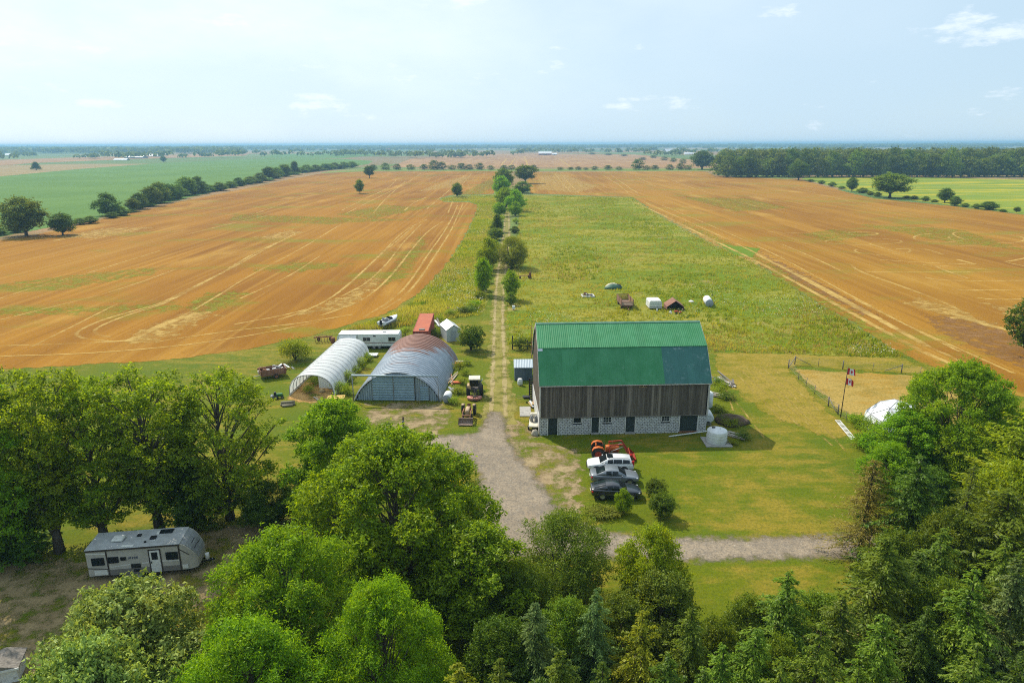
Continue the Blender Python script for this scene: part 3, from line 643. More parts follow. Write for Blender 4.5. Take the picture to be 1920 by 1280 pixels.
ribs_wall(-3.25, 2.35, z0=3.3).build('front_wall_panel', WALLST, qroot); ribs_wall(-5.5, 5.5, y=QL-.4).build('rear_wall', WALLST, qroot)
def ribbed_door(x0, x1, z0, z1, y, n, nm, mat):
    q = MB().bx(x0, x1, y, y+.05, z0, z1); s = (z1-z0)/n
    D = q.build(nm, mat, qroot)
    for k in range(n):
        r = MB().prism([(y-.002, z0+k*s+.03), (y-.12, z0+k*s+.09), (y-.12, z0+k*s+s*.55), (y-.002, z0+k*s+s*.72)], x0+.04, x1-.04, axis='X'); r.build('rib', mat, D)
    MB().bx(x0, x0+.045, y-.085, y-.001, z0, z1).bx(x1-.045, x1, y-.085, y-.001, z0, z1).build('edge_post', STEEL, D)
    return D
DOORST = SHEETM('door_steel', (.27,.38,.45), (.33,.44,.51), None, .45, .1)
D1 = ribbed_door(-3.2, -.46, .05, 3.28, .12, 9, 'sliding_door', DOORST); D2 = ribbed_door(-.44, 2.3, .05, 3.28, .12, 9, 'sliding_door', DOORST)
MB().cyl((-.6, .02, 1.2), (-.6, .02, 1.5), .02).build('handle', STEEL, D1)
ribbed_door(2.92, 4.13, .05, 1.95, .24, 6, 'side_door', DOORST)
MB().cyl((-5.75, -.1, 3.52), (5.45, -.1, 3.52), .13, n=14).build('door_track', SHEETM('pipe_steel', (.34,.42,.47), (.42,.50,.55), None, .4, .2), qroot)
MB().cyl((-5.7, -.1, 0), (-5.7, -.1, 3.4), .06).build('track_post', STEEL, qroot); MB().cyl((5.4, -.1, 0), (5.4, -.1, 3.4), .05).build('track_post', STEEL, qroot)
MB().bar((4.9, .1, 3.2), (5.4, -.1, 2.2), .05).build('track_brace', STEEL, qroot)
q = MB(); q.loft([[(arc_pt(t, .09)[0], yy, max(0, arc_pt(t, .09)[1])) for t in np.linspace(0, 1, 33)] for yy in (-.03, .05)], closed=False, caps=False); q.build('front_flashing', GALV, qroot)

# ---- plastic hoop greenhouse
groot = thing('greenhouse', 'white plastic covered hoop greenhouse with open front end', 'greenhouse', (-26.55, 84.9, 0), math.radians(-3.6))
GWD, GHT, GL = 3.0, 2.95, 17.8
m, nt, co = new_mat('white_poly_film')
n = NOISE(nt, co, .7, 5, .6, (1, .3, 1))
c = MIXC(nt, MAPR(nt, n, .35, .7), (.84,.86,.87), (.72,.75,.76))
df = N(nt, 'ShaderNodeBsdfPrincipled', Base_Color=c, Roughness=.35); df.inputs['Specular IOR Level'].default_value = .4
tl = N(nt, 'ShaderNodeBsdfTranslucent', Color=(.85,.87,.85, 1)); tr = N(nt, 'ShaderNodeBsdfTransparent', Color=(.9,.95,.95, 1))
nt.links.new(N(nt, 'ShaderNodeBump', Height=NOISE(nt, co, 1.2, 3, .5, (.4, 2, 1)), Strength=.35, Distance=.1).outputs[0], df.inputs['Normal'])
mx = N(nt, 'ShaderNodeMixShader', i0=.35, i1=df.outputs[0], i2=tl.outputs[0]); mx2 = N(nt, 'ShaderNodeMixShader', i0=.10, i1=mx.outputs[0], i2=tr.outputs[0])
finish(nt, mx2.outputs[0]); FILM = m
def gh_pt(t, s=1.0): w = math.pi*(1-t); return (GWD*s*math.copysign(abs(math.cos(w))**.85, math.cos(w)), .25+(GHT-.25)*s*math.sin(w)**.8)
NH = 14; hp = GL/NH
hoop = MB().tube([(gh_pt(t, .985)[0], 0, gh_pt(t, .985)[1]) for t in np.linspace(0, 1, 25)], .04, 6).mesh('hoop', STEEL)
for k in range(NH+1): link_obj('hoop', hoop, groot, (0, k*hp, 0))
for k in range(NH):
    secs = []
    for f in np.linspace(0, 1, 5):
        sag = -.05*math.sin(math.pi*f)+rnd.uniform(-.008, .008)
        secs.append([(gh_pt(t)[0]*(1+sag/3), k*hp+f*hp, gh_pt(t)[1]+sag*math.sin(math.pi*t)+.03) for t in np.linspace(0, 1, 29)])
    MB().loft(secs, closed=False, caps=False).build('cover_panel', FILM, groot)
    seam = MB().tube([(gh_pt(t, 1.012)[0], 0, gh_pt(t, 1.012)[1]+.03) for t in np.linspace(0, 1, 25)], .014, 5)
    seam.build('batten', STEEL, groot, loc=(0, k*hp, 0))
for s in (-1, 1): MB().bx(s*GWD-.05, s*GWD+.05, 0, GL, 0, .34).build('base_board', WHITEP, groot)
q = MB(); tt = np.linspace(0, 1, 25); pr = [(gh_pt(t, .97)[0], gh_pt(t, .97)[1]) for t in tt]
q.prism([(-GWD*.97, .02)]+pr+[(GWD*.97, .02)], GL-.1, GL-.06); q.build('end_wall', FILM, groot)
q = MB(); q.prism([(.2, .3), (.2, 2.7), (1.2, 2.45), (2.2, 1.7), (2.75, .9), (2.85, .3)], 2.4, 2.46); q.build('partition', FILM, groot)

# ---- small sheds
def gable_shed(root, w, d, h, rise, wall, roof, ov=.12, ridge='X', sheets=0):
    """walls w (x) by d (y); ridge runs along X or Y"""
    t = .06
    if ridge == 'X':
        for y in (0, d-t): MB().bx(0, w, y, y+t, 0, h).build('wall', wall, root)
        for x in (0, w-t): MB().prism([(t, 0), (d-t, 0), (d-t, h), (d/2, h+rise-.03), (t, h)], x, x+t, axis='X').build('gable_wall', wall, root)
        sl = math.hypot(d/2, rise)
        for s in (0, 1):
            y0, y1 = (-ov, d/2) if s == 0 else (d+ov, d/2); z0 = h-ov*rise/(d/2)
            q = MB(); n = max(3, int((w+2*ov)/.22))
            pf = []
            for k in range(n):
                xa = -ov+(w+2*ov)*k/n; xb = -ov+(w+2*ov)*(k+.5)/n; pf += [(xa, 0.05), (xb, .085)]
            pf.append((w+ov, .05))
            q.loft([[(x, y0, z0+e) for x, e in pf], [(x, y1, h+rise+e) for x, e in pf]], closed=False, caps=False, smooth=False)
            q.add([(-ov, y0, z0-.02), (w+ov, y0, z0-.02), (w+ov, y1, h+rise-.0), (-ov, y1, h+rise-.0)], [(0,1,2,3)])
            q.build('roof_slope', roof, root)
    return root
t = thing('garden_shed', 'small blue grey shed with pale roof beside the barn', 'shed', (.35, 90.8, 0), math.radians(1))
gable_shed(t, 2.5, 2.6, 1.95, .75, M('slate_blue_panel', (.085,.115,.15), (.10,.13,.17), 3, .6, st=(8, 1, .3)), SHEETM('pale_shed_roof', (.42,.48,.53), (.50,.56,.6), None, .4, .1), .1)
MB().bx(1.45, 2.2, -.03, -.002, .05, 1.75).build('door', M('slate_door', (.07,.095,.125), None, 4, .6), t)
t = thing('tin_shed', 'narrow grey tin shed with rust streaked roof beside a dark bush', 'shed', G(840, 642)+Vector((-.2, .2, 0)), math.radians(20))
TIN = SHEETM('tin_wall', (.42,.46,.48), (.50,.54,.55), (.25,.15,.1), .45, .3, .66, .8); TINR = SHEETM('tin_roof', (.55,.56,.56), (.62,.62,.6), (.34,.14,.08), .4, .3, .58, .66)
def shed_y(root, w, d, h, rise, wall, roof):
    for x in (0, w-.06): MB().bx(x, x+.06, .06, d-.06, 0, h).build('wall', wall, root)
    for y in (0, d-.06): MB().prism([(0, 0), (w, 0), (w, h), (w/2, h+rise-.02), (0, h)], y, y+.06).build('gable_wall', wall, root)
    for s in (-1, 1):
        xe = w/2+s*(w/2+.12); ze = h-.12*rise/(w/2); q = MB(); n = 12; L0, L1 = -.15, d+.15
        pf = []
        for k in range(n): pf += [(L0+(L1-L0)*k/n, .03), (L0+(L1-L0)*(k+.5)/n, .065)]
        pf.append((L1, .03))
        q.loft([[(xe, y, ze+e) for y, e in pf], [(w/2, y, h+rise+e) for y, e in pf]], closed=False, caps=False, smooth=False)
        q.add([(xe, L0, ze), (xe, L1, ze), (w/2, L1, h+rise), (w/2, L0, h+rise)], [(0,1,2,3)])
        q.build('roof_slope', roof, root)
shed_y(t, 2.4, 4.2, 2.1, .8, TIN, TINR)
MB().bx(.75, 1.6, -.04, -.002, .05, 1.85).build('door', M('tin_door', (.30,.33,.35), None, 4, .5), t)

# corner of a roof at the lower left edge of the view
t = thing('well_house', 'grey roof corner with white edge at the lower left corner', 'shed', G(-28, 1290), math.radians(20))
MB().bx(0, 1.8, 0, 1.6, 0, 1.0).build('wall', WHITEP, t)
MB().prism([(-.15, .98), (1.95, .98), (1.95, 1.06), (.9, 1.4), (-.15, 1.06)], -.15, 1.75).build('roof', GREY, t)
MB().bx(-.18, 1.98, -.2, -.152, .96, 1.09).build('fascia', WHITEP, t)

# shipping container
t = thing('shipping_container', 'faded red steel shipping container with a flat red roof', 'container', (-13.75, 108.0, 0), math.radians(2.0))
RED = SHEETM('faded_red_steel', (.42,.11,.055), (.50,.15,.08), (.22,.09,.05), .6, 0, .66, .78); REDD = SHEETM('red_side_steel', (.26,.055,.035), (.32,.075,.045), (.14,.06,.04), .6, 0, .6, .75)
CL, CW, CH = 12.2, 2.44, 2.6
for x in (-CW, 0):
    pf = []; n = 44
    for k in range(n): y0 = CL*k/n; s = CL/n; pf += [(y0, 0), (y0+s*.3, 0), (y0+s*.45, .04), (y0+s*.85, .04)]
    pf.append((CL, 0)); sg = 1 if x else -1
    q = MB().loft([[(x+sg*e*(-1), y, .12) for y, e in pf], [(x+sg*e*(-1), y, CH-.1) for y, e in pf]], closed=False, caps=False, smooth=False); q.build('side_wall', REDD, t)
pf = []
for k in range(40): y0 = CL*k/40; s = CL/40; pf += [(y0, 0), (y0+s*.35, 0), (y0+s*.5, .025), (y0+s*.85, .025)]
pf.append((CL, 0))
MB().loft([[(-CW, y, CH+e-.02) for y, e in pf], [(0, y, CH+e-.02) for y, e in pf]], closed=False, caps=False, smooth=False).build('roof', RED, t)
q = MB()
for x in (-CW, 0):
    q.bx(x-.06, x+.06, 0, CL, 0, .14).bx(x-.05, x+.05, 0, CL, CH-.12, CH+.02)
    for y in (0, CL): q.bx(x-.07, x+.07, y-.07, y+.07, 0, CH+.03)
q.bx(-CW, 0, -.05, .05, CH-.14, CH).bx(-CW, 0, CL-.05, CL+.05, 0, CH).build('corner_frame', REDD, t)
for i, (a, b) in enumerate(((-CW+.08, -CW/2-.01), (-CW/2+.01, -.08))):
    d = MB().bx(a, b, -.02, .03, .15, CH-.16).build('door', REDD, t)
    for k in (.3, .75): MB().cyl((a+(b-a)*k, -.05, .15), (a+(b-a)*k, -.05, CH-.16), .022, n=6).build('lock_rod', STEEL, d)
hh = MB().bx(-1.5, -.6, .5, 1.3, CH+.03, CH+.16); hh.build('roof_hatch', GREY, t, rot=(0, 0, .05))
# ------------------------------------------------------------------ vehicles
def wheel(root, c, r, w, rimc, axis='Y', lugs=0, rimr=.62):
    """wheel with its axle along Y: tyre with a rim as its child"""
    q = MB(); prof = [(r*rimr, -w/2*.9), (r*.93, -w/2), (r, -w/2*.72), (r, w/2*.72), (r*.93, w/2), (r*rimr, w/2*.9)]
    n = 28; secs = []
    for k in range(n):
        a = 2*math.pi*k/n; secs.append([(p[0]*math.cos(a), p[1], p[0]*math.sin(a)) for p in prof])
    secs.append(secs[0]); q.loft(secs, closed=False, caps=False)
    for k in range(lugs):
        for s in (-1, 1):
            a = 2*math.pi*(k+.25*s)/lugs; ca, sa = math.cos(a), math.sin(a)
            Rm = Matrix(((ca, 0, -sa), (0, 1, 0), (sa, 0, ca))) @ Matrix.Rotation(s*.6, 3, 'X')
            q.box(((r+.012)*ca, s*w*.23, (r+.012)*sa), (.06, w*.5, .07), 0, Rm)
    o = q.build('wheel', RUBBER, root, loc=c)
    if axis == 'X': o.rotation_euler = (0, 0, math.pi/2)
    h = MB(); secs = []
    for k in range(20):
        a = 2*math.pi*k/20
        secs.append([(p[0]*math.cos(a), p[1], p[0]*math.sin(a)) for p in ((.02, -w*.30), (r*.2, -w*.34), (r*rimr*.85, -w*.28), (r*rimr, -w*.42), (r*rimr, w*.42), (r*rimr*.85, w*.28), (r*.2, w*.34), (.02, w*.30))])
    secs.append(secs[0]); h.loft(secs, closed=False, caps=False).build('rim', rimc, o)
    return o
ALLOY = M('alloy', (.40,.41,.42), None, 4, .35, .7)

def car(name, label, loc, rz, spec):
    """x runs from nose (0) to tail; spec gives stations of the body and of the cabin"""
    t = thing(name, label, 'car', loc, rz, None); L, W = spec['L'], spec['W']; pm_ = spec['paint']; g = GLASS('car_glass', (.010,.014,.016))
    secs = []
    for (x, wl, zs, zb, zt) in spec['body']:           # x, half width, sill z, belt z, top z
        w = wl*W/2
        half = [(w*.86, zs), (w*.97, zs+.10), (w, zs+(zb-zs)*.55), (w*.985, zb-.02), (w*.90, zt-.015), (w*.55, zt+.012), (0, zt+.025)]
        s = [(x, -y, z) for y, z in half] + [(x, y, z) for y, z in reversed(half[:-1])]
        secs.append(s)
    body = MB().loft(secs).build('body', pm_, t)
    sd_ = body.modifiers.new('s', 'SUBSURF'); sd_.levels = 1; sd_.render_levels = 1
    cs = []
    for (x, wb, zb, wt, zt) in spec['cabin']:          # x, half width at belt, z at belt, half width at roof, roof z
        half = [(wb*W/2, zb), (wb*W/2*.55+wt*W/2*.45, zb+(zt-zb)*.5), (wt*W/2, zt-.04), (wt*W/2*.86, zt), (wt*W/4, zt+.025), (0, zt+.03)]
        cs.append([(x, -y, z) for y, z in half] + [(x, y, z) for y, z in reversed(half[:-1])])
    MB().loft(cs).build('roof', spec.get('roofpaint', pm_), t)
    C = spec['cabin']
    def pt(i, side, f, off=.012):
        x, wb, zb, wt, zt = C[i]; half = [(wb*W/2, zb), (wb*W/2*.55+wt*W/2*.45, zb+(zt-zb)*.5), (wt*W/2, zt-.04)]
        a, b = (half[0], half[1]) if f < .5 else (half[1], half[2]); u = f*2 if f < .5 else f*2-1
        return Vector((x, side*(a[0]+(b[0]-a[0])*u+off), a[1]+(b[1]-a[1])*u))
    for (i, j, u0, u1) in spec['sidewin']:
        for s in (-1, 1):
            q = MB(); P = lambda u, f: pt(i, s, f).lerp(pt(j, s, f), u)
            vs = [P(u0, .1), P(u1, .1), P(u1, .5), P(u0, .5), P(u1, .92), P(u0, .92)]
            q.add(vs, [(0,1,2,3), (3,2,4,5)]); q.build('side_window', g, t)
    for (i, j, nm) in ((spec['ws'][0], spec['ws'][1], 'windshield'), (spec['rw'][0], spec['rw'][1], 'rear_window')):
        xa, wb, zb, wt, zt = C[i]; xb, wb2, zb2, wt2, zt2 = C[j]
        # sloping glass: from the low station (zb==~zt) up to the high one
        lo = Vector((xa, 0, zt)); hi = Vector((xb, 0, zt2)); dv = hi-lo; nn = Vector((-dv.z, 0, dv.x)); nn = nn if nn.z > 0 else -nn; nn.normalize()
        a = lo+dv*.06+nn*.035; b = hi-dv*.04+nn*.035; w0, w1 = wt*W/2*.9, wt2*W/2*.9
        q = MB(); q.add([(a.x, -w0, a.z-.03), (a.x, 0, a.z+.01), (a.x, w0, a.z-.03), (b.x, w1, b.z-.03), (b.x, 0, b.z+.01), (b.x, -w1, b.z-.03)], [(0,1,4,5), (1,2,3,4)], smooth=True)
        q.build(nm, g, t)
    for x in spec['wheels']:
        for s in (-1, 1):
            MB().lathe([(.0, 0), (spec['wr']+.055, 0), (spec['wr']+.055, .02), (0, .02)], n=24).build('wheel_arch', BLACKP, t, loc=(x, s*(W/2-.012)-(0 if s > 0 else .0), spec['wr']+.01), rot=(math.pi/2, 0, 0))
            wheel(t, (x, s*(W/2-.06), spec['wr']), spec['wr'], .21, ALLOY, rimr=.66)
    zl = spec['lamp'][0]; zr = spec['lamp'][1]
    for s in (-1, 1):
        MB().box((.30, s*W*.385, zl-.02), (.34, .20, .11), 0, Matrix.Rotation(s*-.45, 3, 'Z')).build('headlight', M('lamp_clear', (.38,.40,.42), None, 4, .15), t, .03)
        MB().box((L-.17, s*W*.395, zr-.06), (.20, .22, spec.get('lh', .15)), 0, Matrix.Rotation(s*.35, 3, 'Z')).build('tail_light', M('lamp_red', (.42,.012,.015), None, 4, .2), t, .02)
        MB().box((C[spec['ws'][1]][0]-.35, s*(W/2+.07), C[0][4]+.06), (.12, .2, .13)).build('mirror', pm_, t, .03)
    MB().box((-.0, 0, .45), (.10, W*.5, .2)).build('grille', BLACKP, t); MB().box((L-.02, 0, .62), (.06, .52, .12)).build('number_plate', WHITEP, t)
    for (z0, h) in ((.28, .12),): MB().bx(.35, L-.35, -W/2*.93, W/2*.93, z0-.08, z0+.02).build('underbody', BLACKP, t)
    for e in spec.get('extra', []): e(t)
    return t
wag = dict(L=4.75, W=1.87, wr=.34, wheels=(.92, 3.68), lamp=(.70, 1.02), lh=.62, paint=PAINT('white_car_paint', (.62,.63,.63)),
  body=[(0,.72,.34,.60,.66),(.10,.86,.26,.68,.74),(.45,.96,.24,.76,.85),(1.15,1,.22,.86,.96),(1.6,1,.22,.93,.99),(3.0,1,.22,.95,.99),(4.2,1,.24,.97,1.0),(4.62,.95,.28,.94,.99),(4.75,.84,.36,.86,.92)],
  cabin=[(1.22,.86,.93,.80,.97),(2.0,.93,.95,.72,1.38),(2.6,.95,.96,.74,1.45),(3.5,.95,.97,.73,1.44),(4.3,.93,.97,.70,1.38),(4.66,.90,.97,.80,1.0)],
  sidewin=[(1,2,.05,.9),(2,3,.0,.95),(3,4,.06,.9)], ws=(0,1), rw=(5,4))
def wag_x(t):
    MB().box((2.3, 0, 1.468), (.62, .85, .02)).build('sunroof', GLASS('car_glass'), t)
    for s in (-1, 1):
        MB().tube([(2.1, s*.60, 1.42), (2.3, s*.60, 1.50), (4.0, s*.58, 1.48), (4.2, s*.58, 1.40)], .018, 6).build('roof_rail', BLACKP, t)
        MB().bx(.3, 4.5, s*.93-.012, s*.93+.012, .24, .40).build('sill_cladding', M('grey_cladding', (.12,.12,.12), None, 4, .6), t)
wag['extra'] = [wag_x]
car('station_wagon', 'white station wagon with roof rails, topmost of the three parked cars', (7.6, 63.45, .13), math.radians(-2), wag)
sed = dict(L=4.75, W=1.84, wr=.33, wheels=(.95, 3.65), lamp=(.68, .82), paint=PAINT('grey_car_paint', (.17,.19,.21), .7, .3, .3),
  body=[(0,.70,.34,.56,.62),(.12,.86,.26,.66,.71),(.5,.97,.22,.74,.82),(1.2,1,.2,.83,.92),(1.7,1,.2,.90,.95),(3.3,1,.2,.94,.97),(4.1,.99,.22,.95,1.02),(4.6,.92,.27,.90,1.02),(4.75,.80,.36,.80,.92)],
  cabin=[(1.25,.84,.89,.80,.93),(2.05,.92,.92,.70,1.40),(2.7,.94,.93,.71,1.45),(3.25,.93,.94,.69,1.41),(4.2,.86,.96,.76,1.03)],
  sidewin=[(1,2,.03,.88),(2,3,.04,.96)], ws=(0,1), rw=(4,3))
car('grey_sedan', 'silver grey sedan parked between the white wagon and the black car', (12.35, 60.7, .13), math.radians(180-1.5), sed)
blk = dict(L=4.72, W=1.86, wr=.34, wheels=(.93, 3.66), lamp=(.66, .84), paint=PAINT('black_car_paint', (.010,.012,.017), 1.0, 0, .22),
  body=[(0,.66,.34,.56,.62),(.14,.86,.26,.66,.72),(.55,.97,.22,.74,.82),(1.25,1,.2,.83,.91),(1.75,1,.2,.89,.94),(3.3,1,.2,.95,.98),(4.1,.99,.22,.97,1.05),(4.58,.92,.27,.92,1.03),(4.72,.80,.36,.82,.92)],
  cabin=[(1.35,.84,.88,.80,.93),(2.1,.91,.91,.70,1.34),(2.65,.92,.92,.70,1.40),(3.25,.91,.94,.68,1.35),(4.45,.82,.98,.74,1.06)],
  sidewin=[(1,2,.03,.9),(2,3,.04,.92)], ws=(0,1), rw=(4,3))
car('black_car', 'glossy black fastback car parked nearest the small shrub', (12.05, 57.85, .13), math.radians(180-1), blk)

# ---- tractors
ORANGE = M('tractor_orange', (.50,.125,.018), (.40,.09,.015), 5, .5, dirt=(.16,.09,.05), dsc=3)
DORANGE = M('loader_red', (.34,.045,.02), (.26,.035,.018), 5, .55, dirt=(.13,.07,.045), dsc=3)
def loader(t, xf, zt, wid, reach, mat, bmat, xb):
    for s in (-1, 1):
        y = s*wid/2
        MB().bar((xb, y, .7), (xb, y, zt), .12, .1).build('loader_post', mat, t)
        MB().bar((xb-.05, y, zt), (xf+reach*.45, y, zt+.12), .09, .16).bar((xf+reach*.45, y, zt+.14), (xf+reach, y, .62), .09, .16).build('loader_arm', mat, t)
        MB().cyl((xb+.1, y, .85), (xf+reach*.5, y, zt-.12), .045).build('hydraulic_ram', STEEL, t)
    MB().bar((xf+reach*.8, -wid/2, .88), (xf+reach*.8, wid/2, .88), .1).build('cross_tube', mat, t)
    b = MB(); bw = wid/2+.38; pr = [(0, 0), (.75, -.03), (.78, .0), (.12, .08), (.06, .30), (.16, .62), (.10, .64), (-.02, .32)]
    b.loft([[(xf+reach+a, -bw, .12+z) for a, z in pr], [(xf+reach+a, bw, .12+z) for a, z in pr]], smooth=False)
    for s in (-1, 1): b.add([(xf+reach, s*bw, .12), (xf+reach+.78, s*bw, .12), (xf+reach+.14, s*bw, .75)], [(0,1,2), (2,1,0)])
    b.build('bucket', bmat, t)
t = thing('loader_tractor', 'orange farm tractor with red front loader behind the white wagon', 'tractor', (8.9, 66.3, .06), math.radians(-3))
wheel(t, (.15, -.78, .68), .68, .40, DORANGE, lugs=16, rimr=.56); wheel(t, (.15, .78, .68), .68, .40, DORANGE, lugs=16, rimr=.56)
wheel(t, (2.0, -.62, .40), .40, .22, DORANGE, rimr=.56); wheel(t, (2.0, .62, .40), .40, .22, DORANGE, rimr=.56)
MB().loft([[(x, -w, z0), (x, -w, z1-.1), (x, -w*.7, z1), (x, w*.7, z1), (x, w, z1-.1), (x, w, z0)][::1] for x, w, z0, z1 in ((.95,.30,.75,1.32),(1.2,.31,.72,1.36),(2.2,.29,.72,1.32),(2.38,.26,.74,1.24))]).build('hood', ORANGE, t)
MB().bx(-.15, 2.3, -.2, .2, .45, .74).bx(-.2, .5, -.28, .28, .5, .95).build('chassis', M('dark_iron', (.06,.045,.04), None, 5, .8), t)
for s in (-1, 1): MB().loft([[(x, s*.55, z), (x, s*1.0, z), (x, s*1.0, z+.06), (x, s*.55, z+.06)] for x, z in ((-.5,1.05),(-.3,1.34),(.15,1.46),(.6,1.36),(.75,1.1))]).build('fender', ORANGE, t)
MB().bx(-.05, .42, -.24, .24, .98, 1.12).bx(-.12, -.02, -.24, .24, 1.1, 1.5).build('seat', ORANGE, t)
MB().cyl((.95, 0, 1.2), (.72, 0, 1.5), .02).tube([(.72+.1*math.cos(a), .19*math.sin(a), 1.5+.17*math.cos(a)) for a in np.linspace(0, 6.28, 17)], .016, 6).build('steering_wheel', BLACKP, t)
MB().cyl((1.65, .1, 1.3), (1.65, .1, 1.85), .03).build('exhaust', RUST, t)
loader(t, 2.1, 1.55, 1.0, 1.25, DORANGE, DORANGE, 1.35)

# cab tractor seen from behind, with a round rotary mower
t = thing('cab_tractor', 'dark tractor with cream cab roof and faded red rotary mower', 'tractor', (-4.95, 84.9, .06), math.radians(91))
DKG = M('dark_faded_paint', (.06,.05,.045), (.10,.085,.07), 5, .7); CREAM = M('cream_paint', (.62,.58,.47), (.52,.47,.37), 4, .6)
wheel(t, (0, -.86, .72), .72, .46, CREAM, lugs=16, rimr=.5); wheel(t, (0, .86, .72), .72, .46, CREAM, lugs=16, rimr=.5)
wheel(t, (2.1, -.75, .45), .45, .26, CREAM, rimr=.5); wheel(t, (2.1, .75, .45), .45, .26, CREAM, rimr=.5)
MB().bx(-.4, 2.4, -.25, .25, .5, .95).build('chassis', DKG, t); MB().bx(1.0, 2.5, -.36, .36, .95, 1.45).build('hood', M('tractor_brown', (.26,.14,.07), None, 5, .6), t, .05)
for s in (-1, 1): MB().bx(-.5, .6, s*.72-.24, s*.72+.24, 1.46, 1.54).bx(-.56, -.5, s*.72-.24, s*.72+.24, 1.0, 1.54).build('fender', TAN if s > 0 else DKG, t)
q = MB()
for x in (-.45, .85):
    for s in (-1, 1): q.bx(x-.04, x+.04, s*.62-.04, s*.62+.04, .95, 2.3)
q.bx(-.45, .85, -.66, .66, .9, 1.0).build('cab_frame', DKG, t)
MB().prism([(-.58, 2.3), (.98, 2.3), (.98, 2.42), (.8, 2.5), (-.4, 2.5), (-.58, 2.42)], -.74, .74).build('cab_roof', CREAM, t)
MB().bx(-.47, -.45, -.56, .56, 1.4, 2.25).build('rear_window', GLASS(), t); MB().bx(-.4, .8, .62, .635, 1.25, 2.25).bx(-.4, .8, -.635, -.62, 1.25, 2.25).build('side_window', GLASS(), t)
MB().quad((-.35, -.68, 1.75), (.75, -.68, 1.75), (.75, -1.02, 2.15), (-.35, -1.02, 2.15)).build('open_window', GLASS('pale_glass', (.35,.42,.45)), t)
MB().bar((-.5, -.35, .7), (-1.3, -.3, .5), .08).bar((-.5, .35, .7), (-1.3, .3, .5), .08).bar((-.45, 0, 1.3), (-1.4, 0, .8), .06).bar((-1.35, -.3, .45), (-1.35, 0, 1.0), .06).bar((-1.35, .3, .45), (-1.35, 0, 1.0), .06).build('hitch', DKG, t)
MW = M('faded_mower_red', (.44,.16,.12), (.50,.24,.19), 5, .7, dirt=(.25,.12,.08))
pr = [(-.95*math.cos(a)*.0-1.3-(.95 if abs(math.sin(a)) < .99 else .95)*max(0, math.cos(a))*.9, .98*math.sin(a)) for a in np.linspace(-math.pi/2, math.pi/2, 15)]
md = MB(); base = [(x, y) for x, y in pr]+[(-1.25, .98), (-1.05, .7), (-1.05, -.7), (-1.25, -.98)]
md.loft([[(x, y, .12) for x, y in base], [(x, y, .34) for x, y in base], [(x*.985-.02, y*.96, .36) for x, y in base]], smooth=False); md = md.build('mower_deck', MW, t)
MB().box((-1.55, 0, .44), (.35, .35, .2)).cyl((-1.55, 0, .5), (-.6, 0, .75), .05).build('gearbox', DKG, md); MB().bar((-1.4, .5, .38), (-2.0, .1, .38), .1, .06).bar((-1.4, -.5, .38), (-2.0, -.1, .38), .1, .06).build('brace', RUST, md)
MB().cyl((-2.25, 0, .18), (-2.25, .12, .18), .16).bar((-2.0, .06, .4), (-2.25, .06, .2), .05).build('tail_wheel', RUBBER, md)

# small old tractor facing the camera, with a bucket
t = thing('old_tractor', 'small old brown tractor with front bucket beside the lane', 'tractor', (-5.35, 78.6, .06), math.radians(-93))
OLD = M('rusty_cream_paint', (.46,.36,.24), (.36,.22,.12), 6, .8, dirt=(.22,.09,.04), dsc=4)
wheel(t, (0, -.72, .6), .6, .32, OLD, lugs=14, rimr=.5); wheel(t, (0, .72, .6), .6, .32, OLD, lugs=14, rimr=.5)
wheel(t, (1.75, -.5, .33), .33, .18, OLD, rimr=.5); wheel(t, (1.75, .5, .33), .33, .18, OLD, rimr=.5)
MB().loft([[(x, -w, z0), (x, -w, z1-.08), (x, -w*.6, z1), (x, w*.6, z1), (x, w, z1-.08), (x, w, z0)] for x, w, z0, z1 in ((.65,.25,.65,1.2),(1.4,.25,.6,1.18),(1.95,.22,.6,1.08))]).build('hood', OLD, t)
MB().bx(-.3, 1.9, -.16, .16, .38, .66).bx(-.35, .3, -.25, .25, .4, .8).build('chassis', RUST, t)
for s in (-1, 1): MB().loft([[(x, s*.5, z), (x, s*.86, z), (x, s*.86, z+.05), (x, s*.5, z+.05)] for x, z in ((-.45,.9),(-.25,1.16),(.1,1.26),(.45,1.18))]).build('fender', OLD, t)
MB().bx(-.25, .15, -.2, .2, .85, .95).bx(-.3, -.22, -.2, .2, .95, 1.2).build('seat', RUST, t)
MB().tube([(.5+.05*math.cos(a), .17*math.sin(a), 1.3+.15*math.cos(a)) for a in np.linspace(0, 6.28, 17)], .015, 6).cyl((.65, 0, 1.1), (.5, 0, 1.3), .02).build('steering_wheel', BLACKP, t)
loader(t, 1.8, .95, .95, 1.35, M('rust_brown_arm', (.22,.10,.05), (.30,.15,.08), 5, .8), M('worn_bucket', (.30,.23,.19), (.20,.12,.08), 5, .7), .9)

